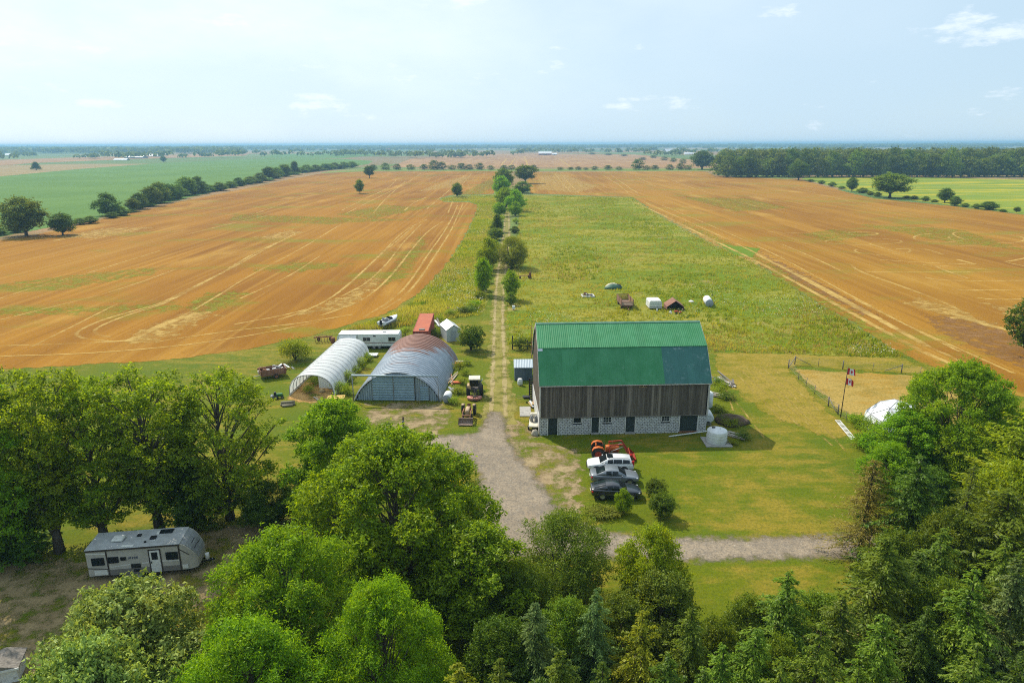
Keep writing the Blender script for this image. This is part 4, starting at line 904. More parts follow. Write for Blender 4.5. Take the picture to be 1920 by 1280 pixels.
# ---- travel trailers
CB = M('camper_beige', (.44,.41,.36), (.38,.355,.31), 1.0, .5); CBR = M('camper_brown_trim', (.045,.035,.03), None, 3, .5); CROOF = M('camper_roof', (.40,.41,.41), (.33,.335,.33), 1.5, .6, dirt=(.52,.5,.45), dsc=2.2)
cp = G(170, 1092); cq = G(344, 1078)
t = thing('camper_trailer', 'long beige travel trailer with grey roof parked under the left trees', 'camper trailer', cp, math.atan2(cq.y-cp.y, cq.x-cp.x))
CLn, CWd, Z0, Z1 = 6.75, 2.4, .52, 2.78
MB().bx(0, CLn, 0, CWd, Z0, Z1-.03).build('body', CB, t, .03)
nose = [[(CLn+x, y, z) for (y, z) in ((iy, za), (CWd-iy, za), (CWd-iy, zb), (iy, zb))] for x, iy, za, zb in ((0, 0, Z0, Z1-.03), (.35, .02, Z0, Z1-.22), (.7, .08, Z0, Z1-.62), (1.0, .2, Z0+.02, Z1-1.15), (1.12, .3, Z0+.05, Z1-1.5))]
MB().loft(nose, smooth=False).build('nose', CB, t)
NC = M('nose_cap_grey', (.30,.315,.33), (.25,.26,.27), 3, .35, .1)
q = MB()
for k in range(4):
    a, b = nose[k], nose[k+1]; e = Vector((.012, 0, .014))
    q.add([Vector(a[3])+e+Vector((0,.12,0)), Vector(a[2])+e-Vector((0,.12,0)), Vector(b[2])+e-Vector((0,.12,0)), Vector(b[3])+e+Vector((0,.12,0))], [(0,1,2,3)], smooth=True)
q.build('nose_cap', NC, t)
q = MB()
for i in range(5): q.box((CLn+.62, .85+i*.16, Z1-.46), (.05, .09, .03), 0, Matrix.Rotation(.85, 3, 'Y'))
q.tube([(CLn+.86, .6+.25*k, Z1-.80+.05*math.sin(k)) for k in range(6)], .025, 5).build('emblem', CBR, t)
MB().bx(-.02, CLn+.03, -.04, CWd+.04, Z1-.03, Z1+.03).build('roof', CROOF, t, .02)
MB().bx(.02, CLn, -.075, -.045, Z1-.13, Z1-.02).build('awning_rail', CBR, t)
for x in (1.42, 6.62): MB().bx(x, x+.09, -.035, -.002, Z0, Z1-.14).build('trim_strip', CBR, t)
for a, b, za, zb in ((.40,1.22,1.5,2.05),(1.56,2.24,1.62,2.05),(2.46,2.78,1.78,1.98),(5.72,6.52,1.55,2.1)): 
    add_window(t, a, b, za, zb, -.035, 1, 1, BLACKP, fw=.035)
d = MB().bx(4.52, 5.26, -.05, -.004, Z0-.02, 2.38).build('door', WHITEP, t, .02); MB().bx(4.66, 5.10, -.065, -.051, 1.62, 2.24).build('door_window', GLASS(), d)
MB().bx(4.44, 4.51, -.045, -.003, Z0, 2.46).bx(5.27, 5.34, -.045, -.003, Z0, 2.46).bx(4.44, 5.34, -.046, -.003, 2.39, 2.47).build('frame', CBR, d); MB().box((4.60, -.08, 1.4), (.05, .05, .16)).build('handle', BLACKP, d)
MB().bx(4.5, 5.3, -.42, -.06, .28, .33).build('step', BLACKP, t)
LOW = M('camper_lower_grey', (.17,.155,.14), None, 2, .6); MB().bx(1.52, 4.43, -.018, -.002, Z0, 1.0).bx(5.35, 6.6, -.018, -.002, Z0, .95).build('lower_panel', LOW, t)
MB().prism([(1.6, 1.18), (3.05, 1.30), (3.05, 1.38), (1.6, 1.22)], -.016, -.003).prism([(3.9, 1.30), (4.42, 1.32), (4.42, 1.42), (3.9, 1.40)], -.016, -.003).prism([(5.35, 1.36), (6.6, 1.30), (6.6, 1.42), (5.35, 1.48)], -.016, -.003).prism([(.05, 2.42), (1.4, 2.34), (1.4, 2.44), (.05, 2.52)], -.016, -.003).build('swoosh_stripe', WHITEP, t)
MB().prism([(.02, 1.2), (1.4, 1.04), (1.4, 1.10), (.02, 1.28)], -.016, -.003).prism([(CLn-.05, 2.25), (CLn+.6, 1.75), (CLn+.6, 1.82), (CLn-.05, 2.35)], -.006, -.002).build('dark_stripe', CBR, t)
MB().bx(3.1, 3.78, -.05, -.003, 1.02, 1.36).bx(3.25, 3.7, -.05, -.003, .66, .92).build('vent_hatch', BLACKP, t)
MB().bx(.42, 1.36, -.03, -.003, Z0+.08, 1.0).build('storage_door', WHITEP, t, .02); MB().bx(6.78, 7.2, -.03, -.002, Z0+.1, .95).build('storage_door', WHITEP, t, .02)
q = MB()
for i, (xx, sk) in enumerate(((2.98,.1),(3.1,-.05),(3.22,.12),(3.36,.0),(3.48,.1),(3.58,-.06))): q.prism([(xx, 1.78+.03*(i % 2)), (xx+.07, 1.80), (xx+.09+sk*.3, 1.98), (xx+.02, 1.96+.02*(i % 2))], -.014, -.003)
q.build('name_lettering', M('logo_blue', (.09,.10,.14), None, 4, .5), t)
MB().box((2.0, 1.15, Z1+.16), (.85, .75, .24)).build('air_conditioner', WHITEP, t, .08)
for x, y, w, dd, hh2, mm in ((3.35,1.55,.3,.3,.10,BLACKP),(4.55,1.05,.42,.42,.12,BLACKP),(5.25,1.9,1.0,.6,.05,GLASS()),(4.15,.5,.14,.14,.12,BLACKP),(3.0,.15,.9,.24,.06,WHITEP),(4.7,1.75,.25,.5,.05,WHITEP),(4.75,.72,.12,.12,.05,WHITEP)):
    MB().box((x, y, Z1+.03+hh2/2), (w, dd, hh2)).build('roof_vent' if w < .9 else ('solar_panel' if mm == GLASS() else 'awning_box'), mm, t, .015)
MB().cyl((.5, 2.1, Z1), (.5, 2.1, Z1+.5), .012, n=5).build('aerial', BLACKP, t)
for x in (2.75, 3.55):
    for y in (.1, CWd-.1): wheel(t, (x, y, .34), .34, .22, ALLOY)
MB().bx(0, CLn+.4, .2, CWd-.2, .34, Z0-.01).bar((CLn+.3, .7, .48), (CLn+2.0, CWd/2, .48), .1).bar((CLn+.3, CWd-.7, .48), (CLn+2.0, CWd/2, .48), .1).build('underframe', BLACKP, t)
MB().bx(-.16, -.02, .3, CWd-.3, .5, .68).build('bumper', BLACKP, t); MB().cyl((CLn+1.5, CWd/2, .5), (CLn+1.5, CWd/2, 1.05), .16).build('gas_bottle', WHITEP, t)
MB().cyl((CLn+1.85, CWd/2, 0.02), (CLn+1.85, CWd/2, .6), .04).build('jack', STEEL, t)

t = thing('travel_trailer', 'old white travel trailer with brown stripe behind the greenhouse', 'trailer', G(637, 655), math.radians(.5))
OW = M('old_white_panel', (.60,.64,.60), (.52,.57,.53), 1.5, .55, dirt=(.36,.36,.3), dsc=1.2); TL = 9.6
MB().loft([[(x, 0, z0), (x, 2.4, z0), (x, 2.4, z1), (x, 0, z1)] for x, z0, z1 in ((-.28, .8, 2.15), (0, .55, 2.5), (TL, .55, 2.52), (TL+.2, .8, 2.3))], smooth=False).build('body', OW, t)
MB().bx(-.05, TL+.05, -.05, 2.45, 2.5, 2.58).build('roof', M('trailer_roof_white', (.68,.69,.68), (.58,.58,.56), 1.2, .5), t, .03)
MB().bx(.3, TL-.05, -.02, -.003, 1.02, 1.1).build('stripe', M('maroon_stripe', (.14,.04,.035), None, 3, .5), t)
for a, b in ((3.9, 5.05), (8.0, 9.1)): add_window(t, a, b, 1.4, 2.0, -.03, 2, 1, CHROME, fw=.05)
MB().bx(5.55, 5.95, -.05, -.003, 2.15, 2.33).build('vent', BLACKP, t)
MB().prism([(-.5, 1.85), (-.02, 2.32), (-.02, 2.40), (-.55, 1.90)], .15, 2.85, axis='X').build('window_awning', WHITEP, t)
MB().bx(.4, 2.6, -.03, -.003, 1.3, 1.85).build('front_window', GLASS(), t); MB().bx(6.6, 7.3, -.025, -.003, .75, .98).build('access_panel', WHITEP, t)
MB().bx(3.0, 3.06, -.02, -.003, .6, 2.45).build('panel_joint', STEEL, t)
for x in (5.6, 6.45): wheel(t, (x, .12, .34), .34, .2, STEEL); wheel(t, (x, 2.28, .34), .34, .2, STEEL)
MB().bx(0, TL, .2, 2.2, .38, .54).build('underframe', BLACKP, t); MB().box((7.2, 1.2, 2.66), (.5, .5, .14)).build('roof_vent', WHITEP, t)
MB().bar((-.2, 1.2, .5), (-1.5, 1.2, .45), .12).build('tow_bar', RUST, t); MB().bx(-.75, -.45, .9, 1.5, .5, 1.3).build('battery_box', RUST, t)

# ---- boat on its trailer
bp = G(712, 618)
t = thing('motor_boat', 'small white motor boat with dark cockpit behind the old white trailer', 'boat', bp+Vector((.3, .3, 0)), math.radians(68))
secs = []
for x, w, zk, zd in ((0,.98,.55,1.25),(1.2,1.05,.5,1.27),(2.8,1.03,.5,1.32),(4.0,.80,.58,1.40),(4.8,.45,.75,1.48),(5.35,.04,1.15,1.56)):
    secs.append([(x, 0, zk), (x, -w*.75, zk+.22), (x, -w, zd-.1), (x, -w, zd), (x, 0, zd+.04), (x, w, zd), (x, w, zd-.1), (x, w*.75, zk+.22)])
MB().loft(secs).build('hull', M('boat_white', (.66,.68,.70), None, 3, .3), t)
MB().loft([[(x, -w, z), (x, w, z), (x, w, z+.06), (x, -w, z+.06)] for x, w, z in ((.5,.62,1.29),(2.9,.66,1.33),(3.3,.4,1.37))]).build('cockpit', M('cockpit_grey', (.14,.15,.16), None, 3, .7), t)
for y in (-.38, .38): MB().bx(1.3, 1.75, y-.24, y+.24, 1.3, 1.55).bx(1.25, 1.35, y-.24, y+.24, 1.5, 1.85).build('seat', M('boat_seat', (.35,.36,.38), None, 4, .7), t)
MB().quad((2.9, -.7, 1.36), (2.9, .7, 1.36), (2.6, .62, 1.78), (2.6, -.62, 1.78)).build('windscreen', GLASS(), t)
MB().bx(-.35, -.02, -.2, .2, .9, 1.75).bx(-.25, -.1, -.06, .06, .35, .95).build('outboard_motor', BLACKP, t, .05)
MB().bx(0.1, 3.4, -1.055, -1.03, .95, 1.05).build('hull_stripe', M('boat_blue', (.08,.13,.22), None, 3, .5), t)
MB().bar((-.1, -.6, .45), (4.2, -.5, .5), .09).bar((-.1, .6, .45), (4.2, .5, .5), .09).bar((4.2, -.5, .5), (6.2, 0, .45), .09).bar((4.2, .5, .5), (6.2, 0, .45), .09).build('trailer_frame', STEEL, t)
for s in (-1, 1): wheel(t, (1.6, s*1.0, .3), .3, .18, STEEL)
# ------------------------------------------------------------------ yard things
rq = random.Random(11)
def lump(name, label, cat, loc, dims, mat, seed=0, parent=None, n=14, rot=0):
    """an irregular rounded lump (stone, mound, bundle)"""
    r2 = random.Random(seed); q = MB(); secs = []
    for j in range(7):
        ph = math.pi/2*j/6; 
        secs.append([(dims[0]/2*math.cos(ph)*math.cos(2*math.pi*k/n)*r2.uniform(.82, 1.1), dims[1]/2*math.cos(ph)*math.sin(2*math.pi*k/n)*r2.uniform(.82, 1.1), dims[2]*math.sin(ph)*r2.uniform(.88, 1.06)) for k in range(n)])
    q.loft(secs, smooth=True); o = q.build(name, mat, parent, loc=loc, rot=(0, 0, rot))
    return tag(o, label, cat) if label else o
POLYW = M('white_poly', (.66,.68,.68), (.58,.60,.60), 2, .45, dirt=(.42,.41,.36), dsc=1.5)
# round water tank at the barn corner
p = G(1343, 829); t = thing('water_tank', 'low round white plastic tank at the front right barn corner', 'tank', p)
MB().lathe([(0, .10), (1.08, .10), (1.1, .16), (1.1, 1.42), (1.06, 1.5), (.55, 1.66), (.2, 1.7), (0, 1.7)], n=36).build('body', POLYW, t)
for z in (.5, .85, 1.2): MB().lathe([(1.1, z-.03), (1.125, z), (1.1, z+.03)], n=36).build('hoop', POLYW, t)
MB().lathe([(.2, 1.63), (.2, 1.74), (0, 1.76)], (-.35, .25, 0), 16).build('lid', BLACKP, t); MB().cyl((.3, -.1, 1.66), (.3, -.1, 1.8), .06).build('vent', POLYW, t)
tag(MB().box((p.x, p.y, .05), (2.9, 2.6, .1)).build('tank_pad', CONC), 'worn concrete pad under the round white tank', 'pad')
p = G(1327, 770); t = thing('water_tank', 'upright white tank half hidden behind the right barn wall', 'tank', p+Vector((.2, 1.6, 0)))
MB().lathe([(0, 0), (.8, 0), (.82, .08), (.82, 1.7), (.7, 1.9), (.3, 2.0), (0, 2.02)], n=28).build('body', POLYW, t); MB().lathe([(.2, 1.98), (.2, 2.06), (0, 2.08)], n=12).build('lid', BLACKP, t)
t = thing('oil_tank', 'rounded white tank on its side at the right barn wall', 'tank', G(1326, 797)+Vector((.1, .6, 0)), math.radians(85))
q = MB(); q.tube([(-.9, 0, .95), (-.82, 0, .95), (.82, 0, .95), (.9, 0, .95)], [.45, .62, .62, .45], 24); q.build('body', POLYW, t); MB().bx(-.6, -.5, -.4, .4, 0, .5).bx(.5, .6, -.4, .4, 0, .5).build('stand', STEEL, t); MB().lathe([(.16, .0), (.16, .1), (0, .1)], (-.92, 0, .5), 12).build('cap', BLACKP, t)
a, b = G(1254, 820), G(1326, 813); tag(MB().cyl((a.x, a.y, .14), (b.x, b.y, .34), .07, n=10).build('white_pipe', POLYW), 'long white pipe on the grass in front of the barn', 'pipe')
def planks(name, label, cat, loc, n, L, spread, mat, seed, rz=0, tilt=.25, w=.2, pn='board'):
    r2 = random.Random(seed); t = thing(name, label, cat, loc, rz)
    for i in range(n):
        l = L*r2.uniform(.55, 1.1); th = .05; a = r2.uniform(-.25, .25)
        MB().box((0, 0, 0), (w*r2.uniform(.7, 1.3), l, th)).build(pn, mat if not isinstance(mat, list) else mat[i % len(mat)], t, loc=(r2.uniform(-spread, spread), r2.uniform(-spread*.5, spread*.5), .06+i*.055+abs(math.sin(tilt))*l*.3*(i % 2)), rot=(tilt*(i % 2)*r2.uniform(.4, 1.2), r2.uniform(-.1, .1), a))
    return t
GB2 = M('bleached_board', (.48,.44,.38), (.36,.32,.27), 3, .9, st=(8, 1, 8))
planks('lumber_pile', 'heap of pale old boards behind the right end of the barn', 'lumber', G(1356, 718), 9, 4.2, .8, [GB2, GREY], 1, math.radians(25), .22)
planks('lumber_pile', 'short pale boards leaning at the far right of the board heap', 'lumber', G(1374, 722), 5, 2.2, .4, [GB2, GREY], 2, math.radians(-15), .5)
planks('lumber_pile', 'scattered boards lying beside the round white tank', 'lumber', G(1376, 820), 7, 2.2, .9, [GB2, GREY], 3, math.radians(50), .05)
planks('lumber_pile', 'grey poles lying between weeds at the barn end', 'lumber', G(1340, 742), 5, 2.6, .5, [GREY, GB2], 4, math.radians(70), .1)
lump('soil_mound', 'dark brown soil mound in the weeds at the barn end', 'mound', G(1372, 790), (4.2, 3.4, .8), M('dark_soil', (.085,.055,.035), (.12,.08,.05), 4, .95, bump=.8), 3)
# flagpole with two flags
fp = G(1576, 782); t = thing('flagpole', 'tall thin dark flagpole beside the hay paddock', 'flagpole', fp)
FH = HT(fp, 1590, 688); MB().tube([(0, 0, 0), (.06, 0, FH)], [.06, .035], 8).build('pole', M('dark_pole', (.06,.045,.04), None, 4, .6), t); MB().lathe([(0, 0), (.06, .05), (0, .11)], (.06, 0, FH), 8).build('finial', CHROME, t)
FR = M('flag_red', (.52,.018,.02), None, 5, .7); FW = M('flag_white', (.68,.67,.66), None, 5, .7)
def flag(label, z0, drop, L, H, seed):
    fl = thing('flag', label, 'flag', fp+Vector((.09, 0, z0)))
    def P(u, v): return (L*u*(.75-.1*v), .10*math.sin(u*7+v*2+seed)*u, H*(v-1)-drop*u*u*.8+.03*math.sin(u*9+seed))
    for u0, u1, mm, nm in ((0, .25, FR, 'red_band'), (.25, .75, FW, 'white_band'), (.75, 1, FR, 'red_band')):
        g_ = [[P(u0+(u1-u0)*i/5, j/5) for j in range(6)] for i in range(6)]
        MB().loft([[(*q,) for q in r] for r in g_], closed=False, caps=False).build(nm, mm, fl)
    lf = [(0,-.42),(.04,-.20),(.26,-.24),(.22,-.14),(.44,.06),(.36,.10),(.40,.26),(.26,.22),(.22,.30),(.10,.16),(.14,.42),(.07,.36),(0,.5)]
    lf = lf+[(-x, y) for x, y in reversed(lf[1:-1])]
    for s in (-1, 1):
        q = MB(); vs = []
        for x, y in lf:
            a_ = Vector(P(.5+x*.42*H/L*1.2, .5+y*.8)); vs.append(a_+Vector((0, s*.012, 0)))
        c_ = Vector(P(.5, .5))+Vector((0, s*.012, 0)); q.add([c_]+vs, [(0, i+1, (i+1) % len(vs)+1) for i in range(len(vs))]); q.build('maple_leaf_emblem', FR, fl)
flag('upper red and white maple leaf flag near the top of the flagpole', FH-.15, .3, 1.4, .8, 0)
flag('lower red and white maple leaf flag on the flagpole', FH-1.4, .4, 1.25, .8, 2)
# paddock fence
fpts = [G(*q) for q in ((1478,690),(1490,683),(1534,687),(1580,692),(1636,695),(1690,699),(1725,704))]; fpts2 = [G(*q) for q in ((1478,690),(1497,712),(1511,724),(1527,739),(1553,762),(1571,777),(1586,790),(1614,792))]
t = thing('wire_fence', 'wooden post and wire fence around the hay paddock', 'fence', (0, 0, 0))
pmesh = MB().cyl((0, 0, 0), (0, 0, 1.35), .085, .075, 8).mesh('post', GREY); tmesh = MB().cyl((0, 0, 0), (0, 0, 1.3), .035, .03, 6).mesh('post', GREY)
big = {0, 1, 3, 5}
for i, p in enumerate(fpts): link_obj('post', pmesh if i in big else tmesh, t, p, (rq.uniform(-.04, .04), rq.uniform(-.04, .04), 0))
for i, p in enumerate(fpts2[1:]): link_obj('post', pmesh if i in (3, 4) else tmesh, t, p, (rq.uniform(-.04, .04), rq.uniform(-.04, .04), 0))
for i in range(2): 
    for L in (fpts[1:], fpts2):
        pass
for L in (fpts, fpts2):
    for z in (.35, .65, .95, 1.2): MB().tube([Vector((p.x, p.y, z)) for p in L], .010, 4, caps=False).build('wire', STEEL, t)
for (A, B) in ((fpts[1], fpts[0]), (fpts[1], fpts[2]), (fpts[5], fpts[4]), (fpts2[4], fpts2[5])):
    A2 = Vector((A.x, A.y, 1.15)); d_ = (B-A).normalized(); B2 = Vector((A.x+d_.x*2.2, A.y+d_.y*2.2, .15)); MB().cyl(A2, B2, .05, n=6).build('brace', GREY, t)
a, b = G(1570, 789), G(1601, 826); dv = (b-a); L = dv.length
t = thing('ladder', 'white ladder-like slatted frame lying on the lawn below the flagpole', 'ladder', a, math.atan2(dv.y, dv.x))
for y in (-.26, .26): MB().box((L/2, y, .12), (L, .07, .06)).build('rail', WHITEP, t)
for i in range(15): MB().box((.2+i*(L-.4)/14, 0, .135), (.16, .46, .05)).build('rung', WHITEP, t)
# white geodesic dome behind the trees
dp = G(1676, 803); dr = 3.5; t = thing('dome_greenhouse', 'white panelled dome half hidden by trees on the right', 'dome', dp)
import bmesh
bm_ = bmesh.new(); bmesh.ops.create_icosphere(bm_, subdivisions=2, radius=dr); WP = M('white_dome_panel', (.70,.72,.74), (.62,.64,.66), 2, .4)
for f in bm_.faces:
    c = f.calc_center_median()
    if c.z > -.3:
        vs = [c+(v.co-c)*.965 for v in f.verts]; vs = [Vector((v.x, v.y, max(.02, v.z))) for v in vs]; n_ = c.normalized()*.03
        if (vs[1]-vs[0]).cross(vs[2]-vs[0]).length > .05:
            MB().add(vs+[v-n_ for v in vs], [(0,1,2),(5,4,3),(0,3,4,1),(1,4,5,2),(2,5,3,0)]).build('panel', WP, t)
q = MB()
for e in bm_.edges:
    if e.verts[0].co.z > -.3 and e.verts[1].co.z > -.3: q.tube([Vector((v.co.x, v.co.y, max(v.co.z, .03))) for v in e.verts], .035, 5)
q.build('frame', STEEL, t); bm_.free()

# ---- things in the meadow
p = G(1165, 580); t = thing('hay_wagon', 'rusty brown slatted hay wagon standing in the meadow', 'wagon', p, math.radians(1.5))
BRW = M('wagon_brown', (.17,.075,.045), (.24,.13,.085), 4, .85, st=(1, 6, 6)); GREYP = M('wagon_floor', (.33,.26,.20), (.22,.16,.12), 3, .9, st=(6, 1, 1)); WW, WL = 2.4, 5.6
for i in range(12): MB().bx(.02, WW-.02, i*WL/12+.01, (i+1)*WL/12-.03, .72, .80).build('floor_plank', GREYP if i % 2 else BRW, t)
for x in (0, WW-.06):
    for k in range(5): MB().bx(x, x+.06, 0, WL, .86+k*.24, 1.0+k*.24).build('slat', BRW, t)
    for y in (0, WL/2, WL-.1): MB().bx(x-.04, x+.1, y, y+.1, .6, 2.02).build('stake', BRW, t)
for k in range(5): MB().bx(0, WW, -.07, -.01, .86+k*.17, .97+k*.17).build('slat', GREYP, t); MB().bx(0, WW, WL+.01, WL+.07, .86+k*.24, 1.0+k*.24).build('slat', BRW, t)
MB().bx(.4, 2.0, .2, WL-.2, .5, .70).build('undercarriage', RUST, t)
for x in (.15, WW-.15):
    for y in (1.0, WL-1.0): wheel(t, (x, y, .36), .36, .2, RUST, 'X')
MB().bar((WW/2, .2, .5), (WW/2, -1.8, .3), .1).build('drawbar', RUST, t)
p = G(1217, 580); t = thing('truck_cap', 'white box with rounded top sitting in the meadow grass', 'truck box', p, math.radians(1))
MB().loft([[(x*s, y, z) for x, z, s in ((0, .25, 1), (2.6, .25, 1), (2.55, 1.5, 1), (2.35, 1.72, 1), (.25, 1.72, 1), (.05, 1.5, 1))] for y in (0, 3.4)], smooth=False).build('shell', M('cap_white', (.66,.68,.66), (.56,.58,.55), 2, .5, dirt=(.3,.3,.25)), t)
MB().bx(.2, 2.4, .3, 3.1, 1.721, 1.80).build('roof_panel', WHITEP, t, .03); MB().bx(.25, 2.35, -.03, -.004, .85, 1.35).build('rear_window', M('frosted_pane', (.50,.55,.53), None, 4, .3), t); MB().bx(.1, 2.5, -.04, -.003, .5, .58).build('tailgate_seam', STEEL, t)
t = thing('gas_bottle', 'small white gas bottle in front of the white box in the meadow', 'bottle', G(1232, 584)); MB().lathe([(0, 0), (.16, 0), (.16, .5), (.06, .62), (.05, .7), (0, .7)], n=14).build('body', POLYW, t); MB().lathe([(.09, .66), (.09, .76), (.07, .76)], n=10).build('collar', STEEL, t)
p = G(1250, 582); t = thing('shelter', 'low brown roofed shelter with open dark front in the meadow', 'shelter', p, math.radians(-2))
BRF = SHEETM('brown_roof', (.20,.095,.065), (.27,.14,.10), None, .8, 0)
for s in (0, 1):
    xs = (0, 1.72) if s == 0 else (3.44, 1.72)
    for i in range(6): q = MB(); q.add([(xs[0], i*.6, .75), (xs[0], i*.6+.59, .75), (xs[1], i*.6+.59, 1.95), (xs[1], i*.6, 1.95), (xs[0], i*.6, .70), (xs[0], i*.6+.59, .70), (xs[1], i*.6+.59, 1.9), (xs[1], i*.6, 1.9)], [(0,1,2,3),(7,6,5,4),(0,3,7,4),(1,5,6,2),(0,4,5,1)]); q.build('roof_panel', BRF, t)
for x in (.05, 3.39): MB().bx(x-.04, x+.04, .1, 3.5, 0, .74).build('side_wall', BRF, t)
MB().prism([(.1, 0), (3.34, 0), (3.34, .72), (1.72, 1.85), (.1, .72)], 3.4, 3.48).build('rear_wall', GREY, t)
RM = M('machine_red', (.46,.06,.03), (.38,.05,.03), 4, .5)
t = thing('garden_tiller', 'small red garden machine in front of the brown shelter', 'machine', G(1268, 588)); MB().box((0, 0, .45), (.7, .5, .35)).build('engine', RM, t, .06); MB().box((.7, 0, .35), (.6, .45, .2)).build('deck', RM, t, .05); MB().bar((-.3, -.2, .5), (-1.0, -.2, .95), .04).bar((-.3, .2, .5), (-1.0, .2, .95), .04).build('handle', BLACKP, t)
for s in (-1, 1): wheel(t, (0, s*.33, .22), .22, .12, STEEL); wheel(t, (.75, s*.3, .16), .16, .1, STEEL)
lump('white_sack', 'white sack beside the red garden machine', 'sack', G(1257, 588), (.6, .5, .6), POLYW, 5); lump('white_sack', 'crumpled white sheet in the grass right of the shelter', 'sheet', G(1296, 566), (1.2, 1.4, .35), POLYW, 8)
a, b = G(1330, 574), G(1321, 560); t = thing('cylinder_tank', 'white steel cylinder tank with grey end lying in the meadow', 'tank', G(1330, 576), math.atan2(b.y-a.y, b.x-a.x))
MB().cyl((0, 0, .8), (4.2, 0, .8), .78, n=32).build('shell', POLYW, t); MB().lathe([(.78, 0), (.6, .08), (0, .12)], n=28).build('end_cap', M('grey_end', (.27,.30,.33), None, 3, .5), t, loc=(-.002, 0, .8), rot=(0, -math.pi/2, 0)); MB().bx(.5, .7, -.6, .6, 0, .25).bx(3.4, 3.6, -.6, .6, 0, .25).build('saddle', GREY, t)
t = thing('stone_ring', 'low square of white boards filled with scrap in the meadow', 'scrap heap', G(1102, 556), .1)
for (x, y, w, d) in ((0, -1.0, 2.6, .2), (0, 1.0, 2.6, .2), (-1.25, 0, .2, 2.0), (1.25, 0, .2, 2.0)): MB().box((x, y, .22), (w, d, .3)).build('edge_board', WHITEP, t)
for i in range(9): MB().box((rq.uniform(-.9, .9), rq.uniform(-.7, .7), .35+rq.uniform(0, .3)), (rq.uniform(.2, .7), rq.uniform(.15, .5), rq.uniform(.15, .4)), 0, Matrix.Rotation(rq.uniform(0, 1), 3, 'Y')).build('scrap_piece', [RUST, BLACKP, STEEL, GREY][i % 4], t)
t = thing('tarp_heap', 'heap under a green and cream tarpaulin in the meadow', 'tarp', G(1150, 541), .2)
lump('tarp', None, None, (0, 0, 0), (4.2, 2.6, 1.1), M('green_tarp', (.05,.12,.075), None, 4, .6), 21, t); lump('tarp_fold', None, None, (-.1, .5, .30), (3.4, 1.7, .95), M('cream_tarp', (.52,.48,.34), None, 4, .6), 22, t); lump('tarp_fold', None, None, (1.0, -.1, .28), (1.9, 1.2, .8), M('black_tarp', (.03,.03,.04), None, 4, .5), 23, t)
t = thing('hay_rake', 'old rusty red implement standing at the meadow edge near the willow', 'implement', G(990, 522), .1)
MB().bar((-2.2, 0, .7), (.8, .1, .75), .16).build('beam', M('faded_red_beam', (.40,.17,.11), None, 4, .8), t); MB().box((.5, 0, .95), (.5, .5, 1.1)).build('frame', RUST, t); MB().bar((.5, 0, 1.4), (.5, 0, 2.0), .1).build('lever', RUST, t)
for s in (-1, 1): wheel(t, (.4, s*.7, .4), .4, .12, RUST)
wheel(t, (-2.0, 0, .3), .3, .12, RUST)
t = thing('utility_box', 'small white box on a post at the meadow edge by the lane', 'box', G(963, 581)); MB().bx(-.3, .3, -.2, .2, .25, .85).build('cabinet', POLYW, t, .02); MB().bx(-.05, .05, -.05, .05, 0, .25).build('post', GREY, t)

# ---- left side of the yard
p = G(512, 706); t = thing('dump_trailer', 'rusty brown open trailer loaded with scrap', 'trailer', p, math.radians(28))
for y in (-1.0, 1.0):
    for k in range(3): MB().bx(-1.7, 1.7, y-.03, y+.03, .62+k*.26, .86+k*.26).build('side_board', BRW, t)
    for x in (-1.6, 0, 1.6): MB().bx(x-.05, x+.05, y*1.05-.03, y*1.05+.03, .5, 1.42).build('stake', RUST, t)
for x in (-1.72, 1.72): MB().bx(x-.03, x+.03, -1.0, 1.0, .62, 1.36).build('end_board', BRW, t)
MB().bx(-1.7, 1.7, -1, 1, .52, .61).build('floor', RUST, t); MB().bar((-1.7, 0, .5), (-3.0, 0, .35), .1).build('drawbar', GB2, t)
for s in (-1, 1): wheel(t, (.3, s*1.15, .36), .36, .2, RUST)
for i in range(12): MB().box((rq.uniform(-1.4, 1.4), rq.uniform(-.8, .8), .85+rq.uniform(0, .6)), (rq.uniform(.3, 1.2), rq.uniform(.2, .6), rq.uniform(.08, .35)), 0, Matrix.Rotation(rq.uniform(-.5, .5), 3, 'Y')).build('scrap_piece', [STEEL, CHROME, GREY, POLYW, RUST][i % 5], t)
planks('scrap_heap', 'heap of pale boards and scrap at the right end of the rusty trailer', 'scrap heap', G(540, 690), 9, 1.6, .8, [GB2, POLYW, GREY, M('pinkish_scrap', (.45,.30,.25), None, 4, .8)], 9, .6, .25, .35)
planks('board_stack', 'grey boards stacked at the left end of the rusty trailer', 'lumber', G(488, 697), 7, 2.4, .3, [GB2, GREY], 10, .4, .05, .3)
t = thing('field_cultivator', 'rusty spiky old farm machinery left of the white trailer', 'implement', G(607, 642), .1)
for i in range(6): MB().tube([(i*.5-1.4, 0, .9), (i*.5-1.3, -.25, .7), (i*.5-1.3, -.4, .3), (i*.5-1.1, -.5, .05)], .04, 6).build('tine', RUST, t)
MB().bar((-1.6, 0, .9), (1.4, 0, .95), .12).bar((-1.6, .8, .8), (1.4, .8, .85), .12).bar((-1.4, 0, .9), (-1.4, .8, .8), .1).bar((1.2, 0, .9), (1.2, .8, .8), .1).build('frame', RUST, t); MB().tube([(-1, .4, .9), (-.4, .4, 1.3), (.4, .4, 1.1), (1.4, .4, .6)], .05, 6).build('lift_arm', M('tan_rust', (.34,.22,.12), None, 5, .8), t)
wheel(t, (-1.0, 1.1, .3), .3, .12, RUST); wheel(t, (1.0, 1.1, .3), .3, .12, RUST)
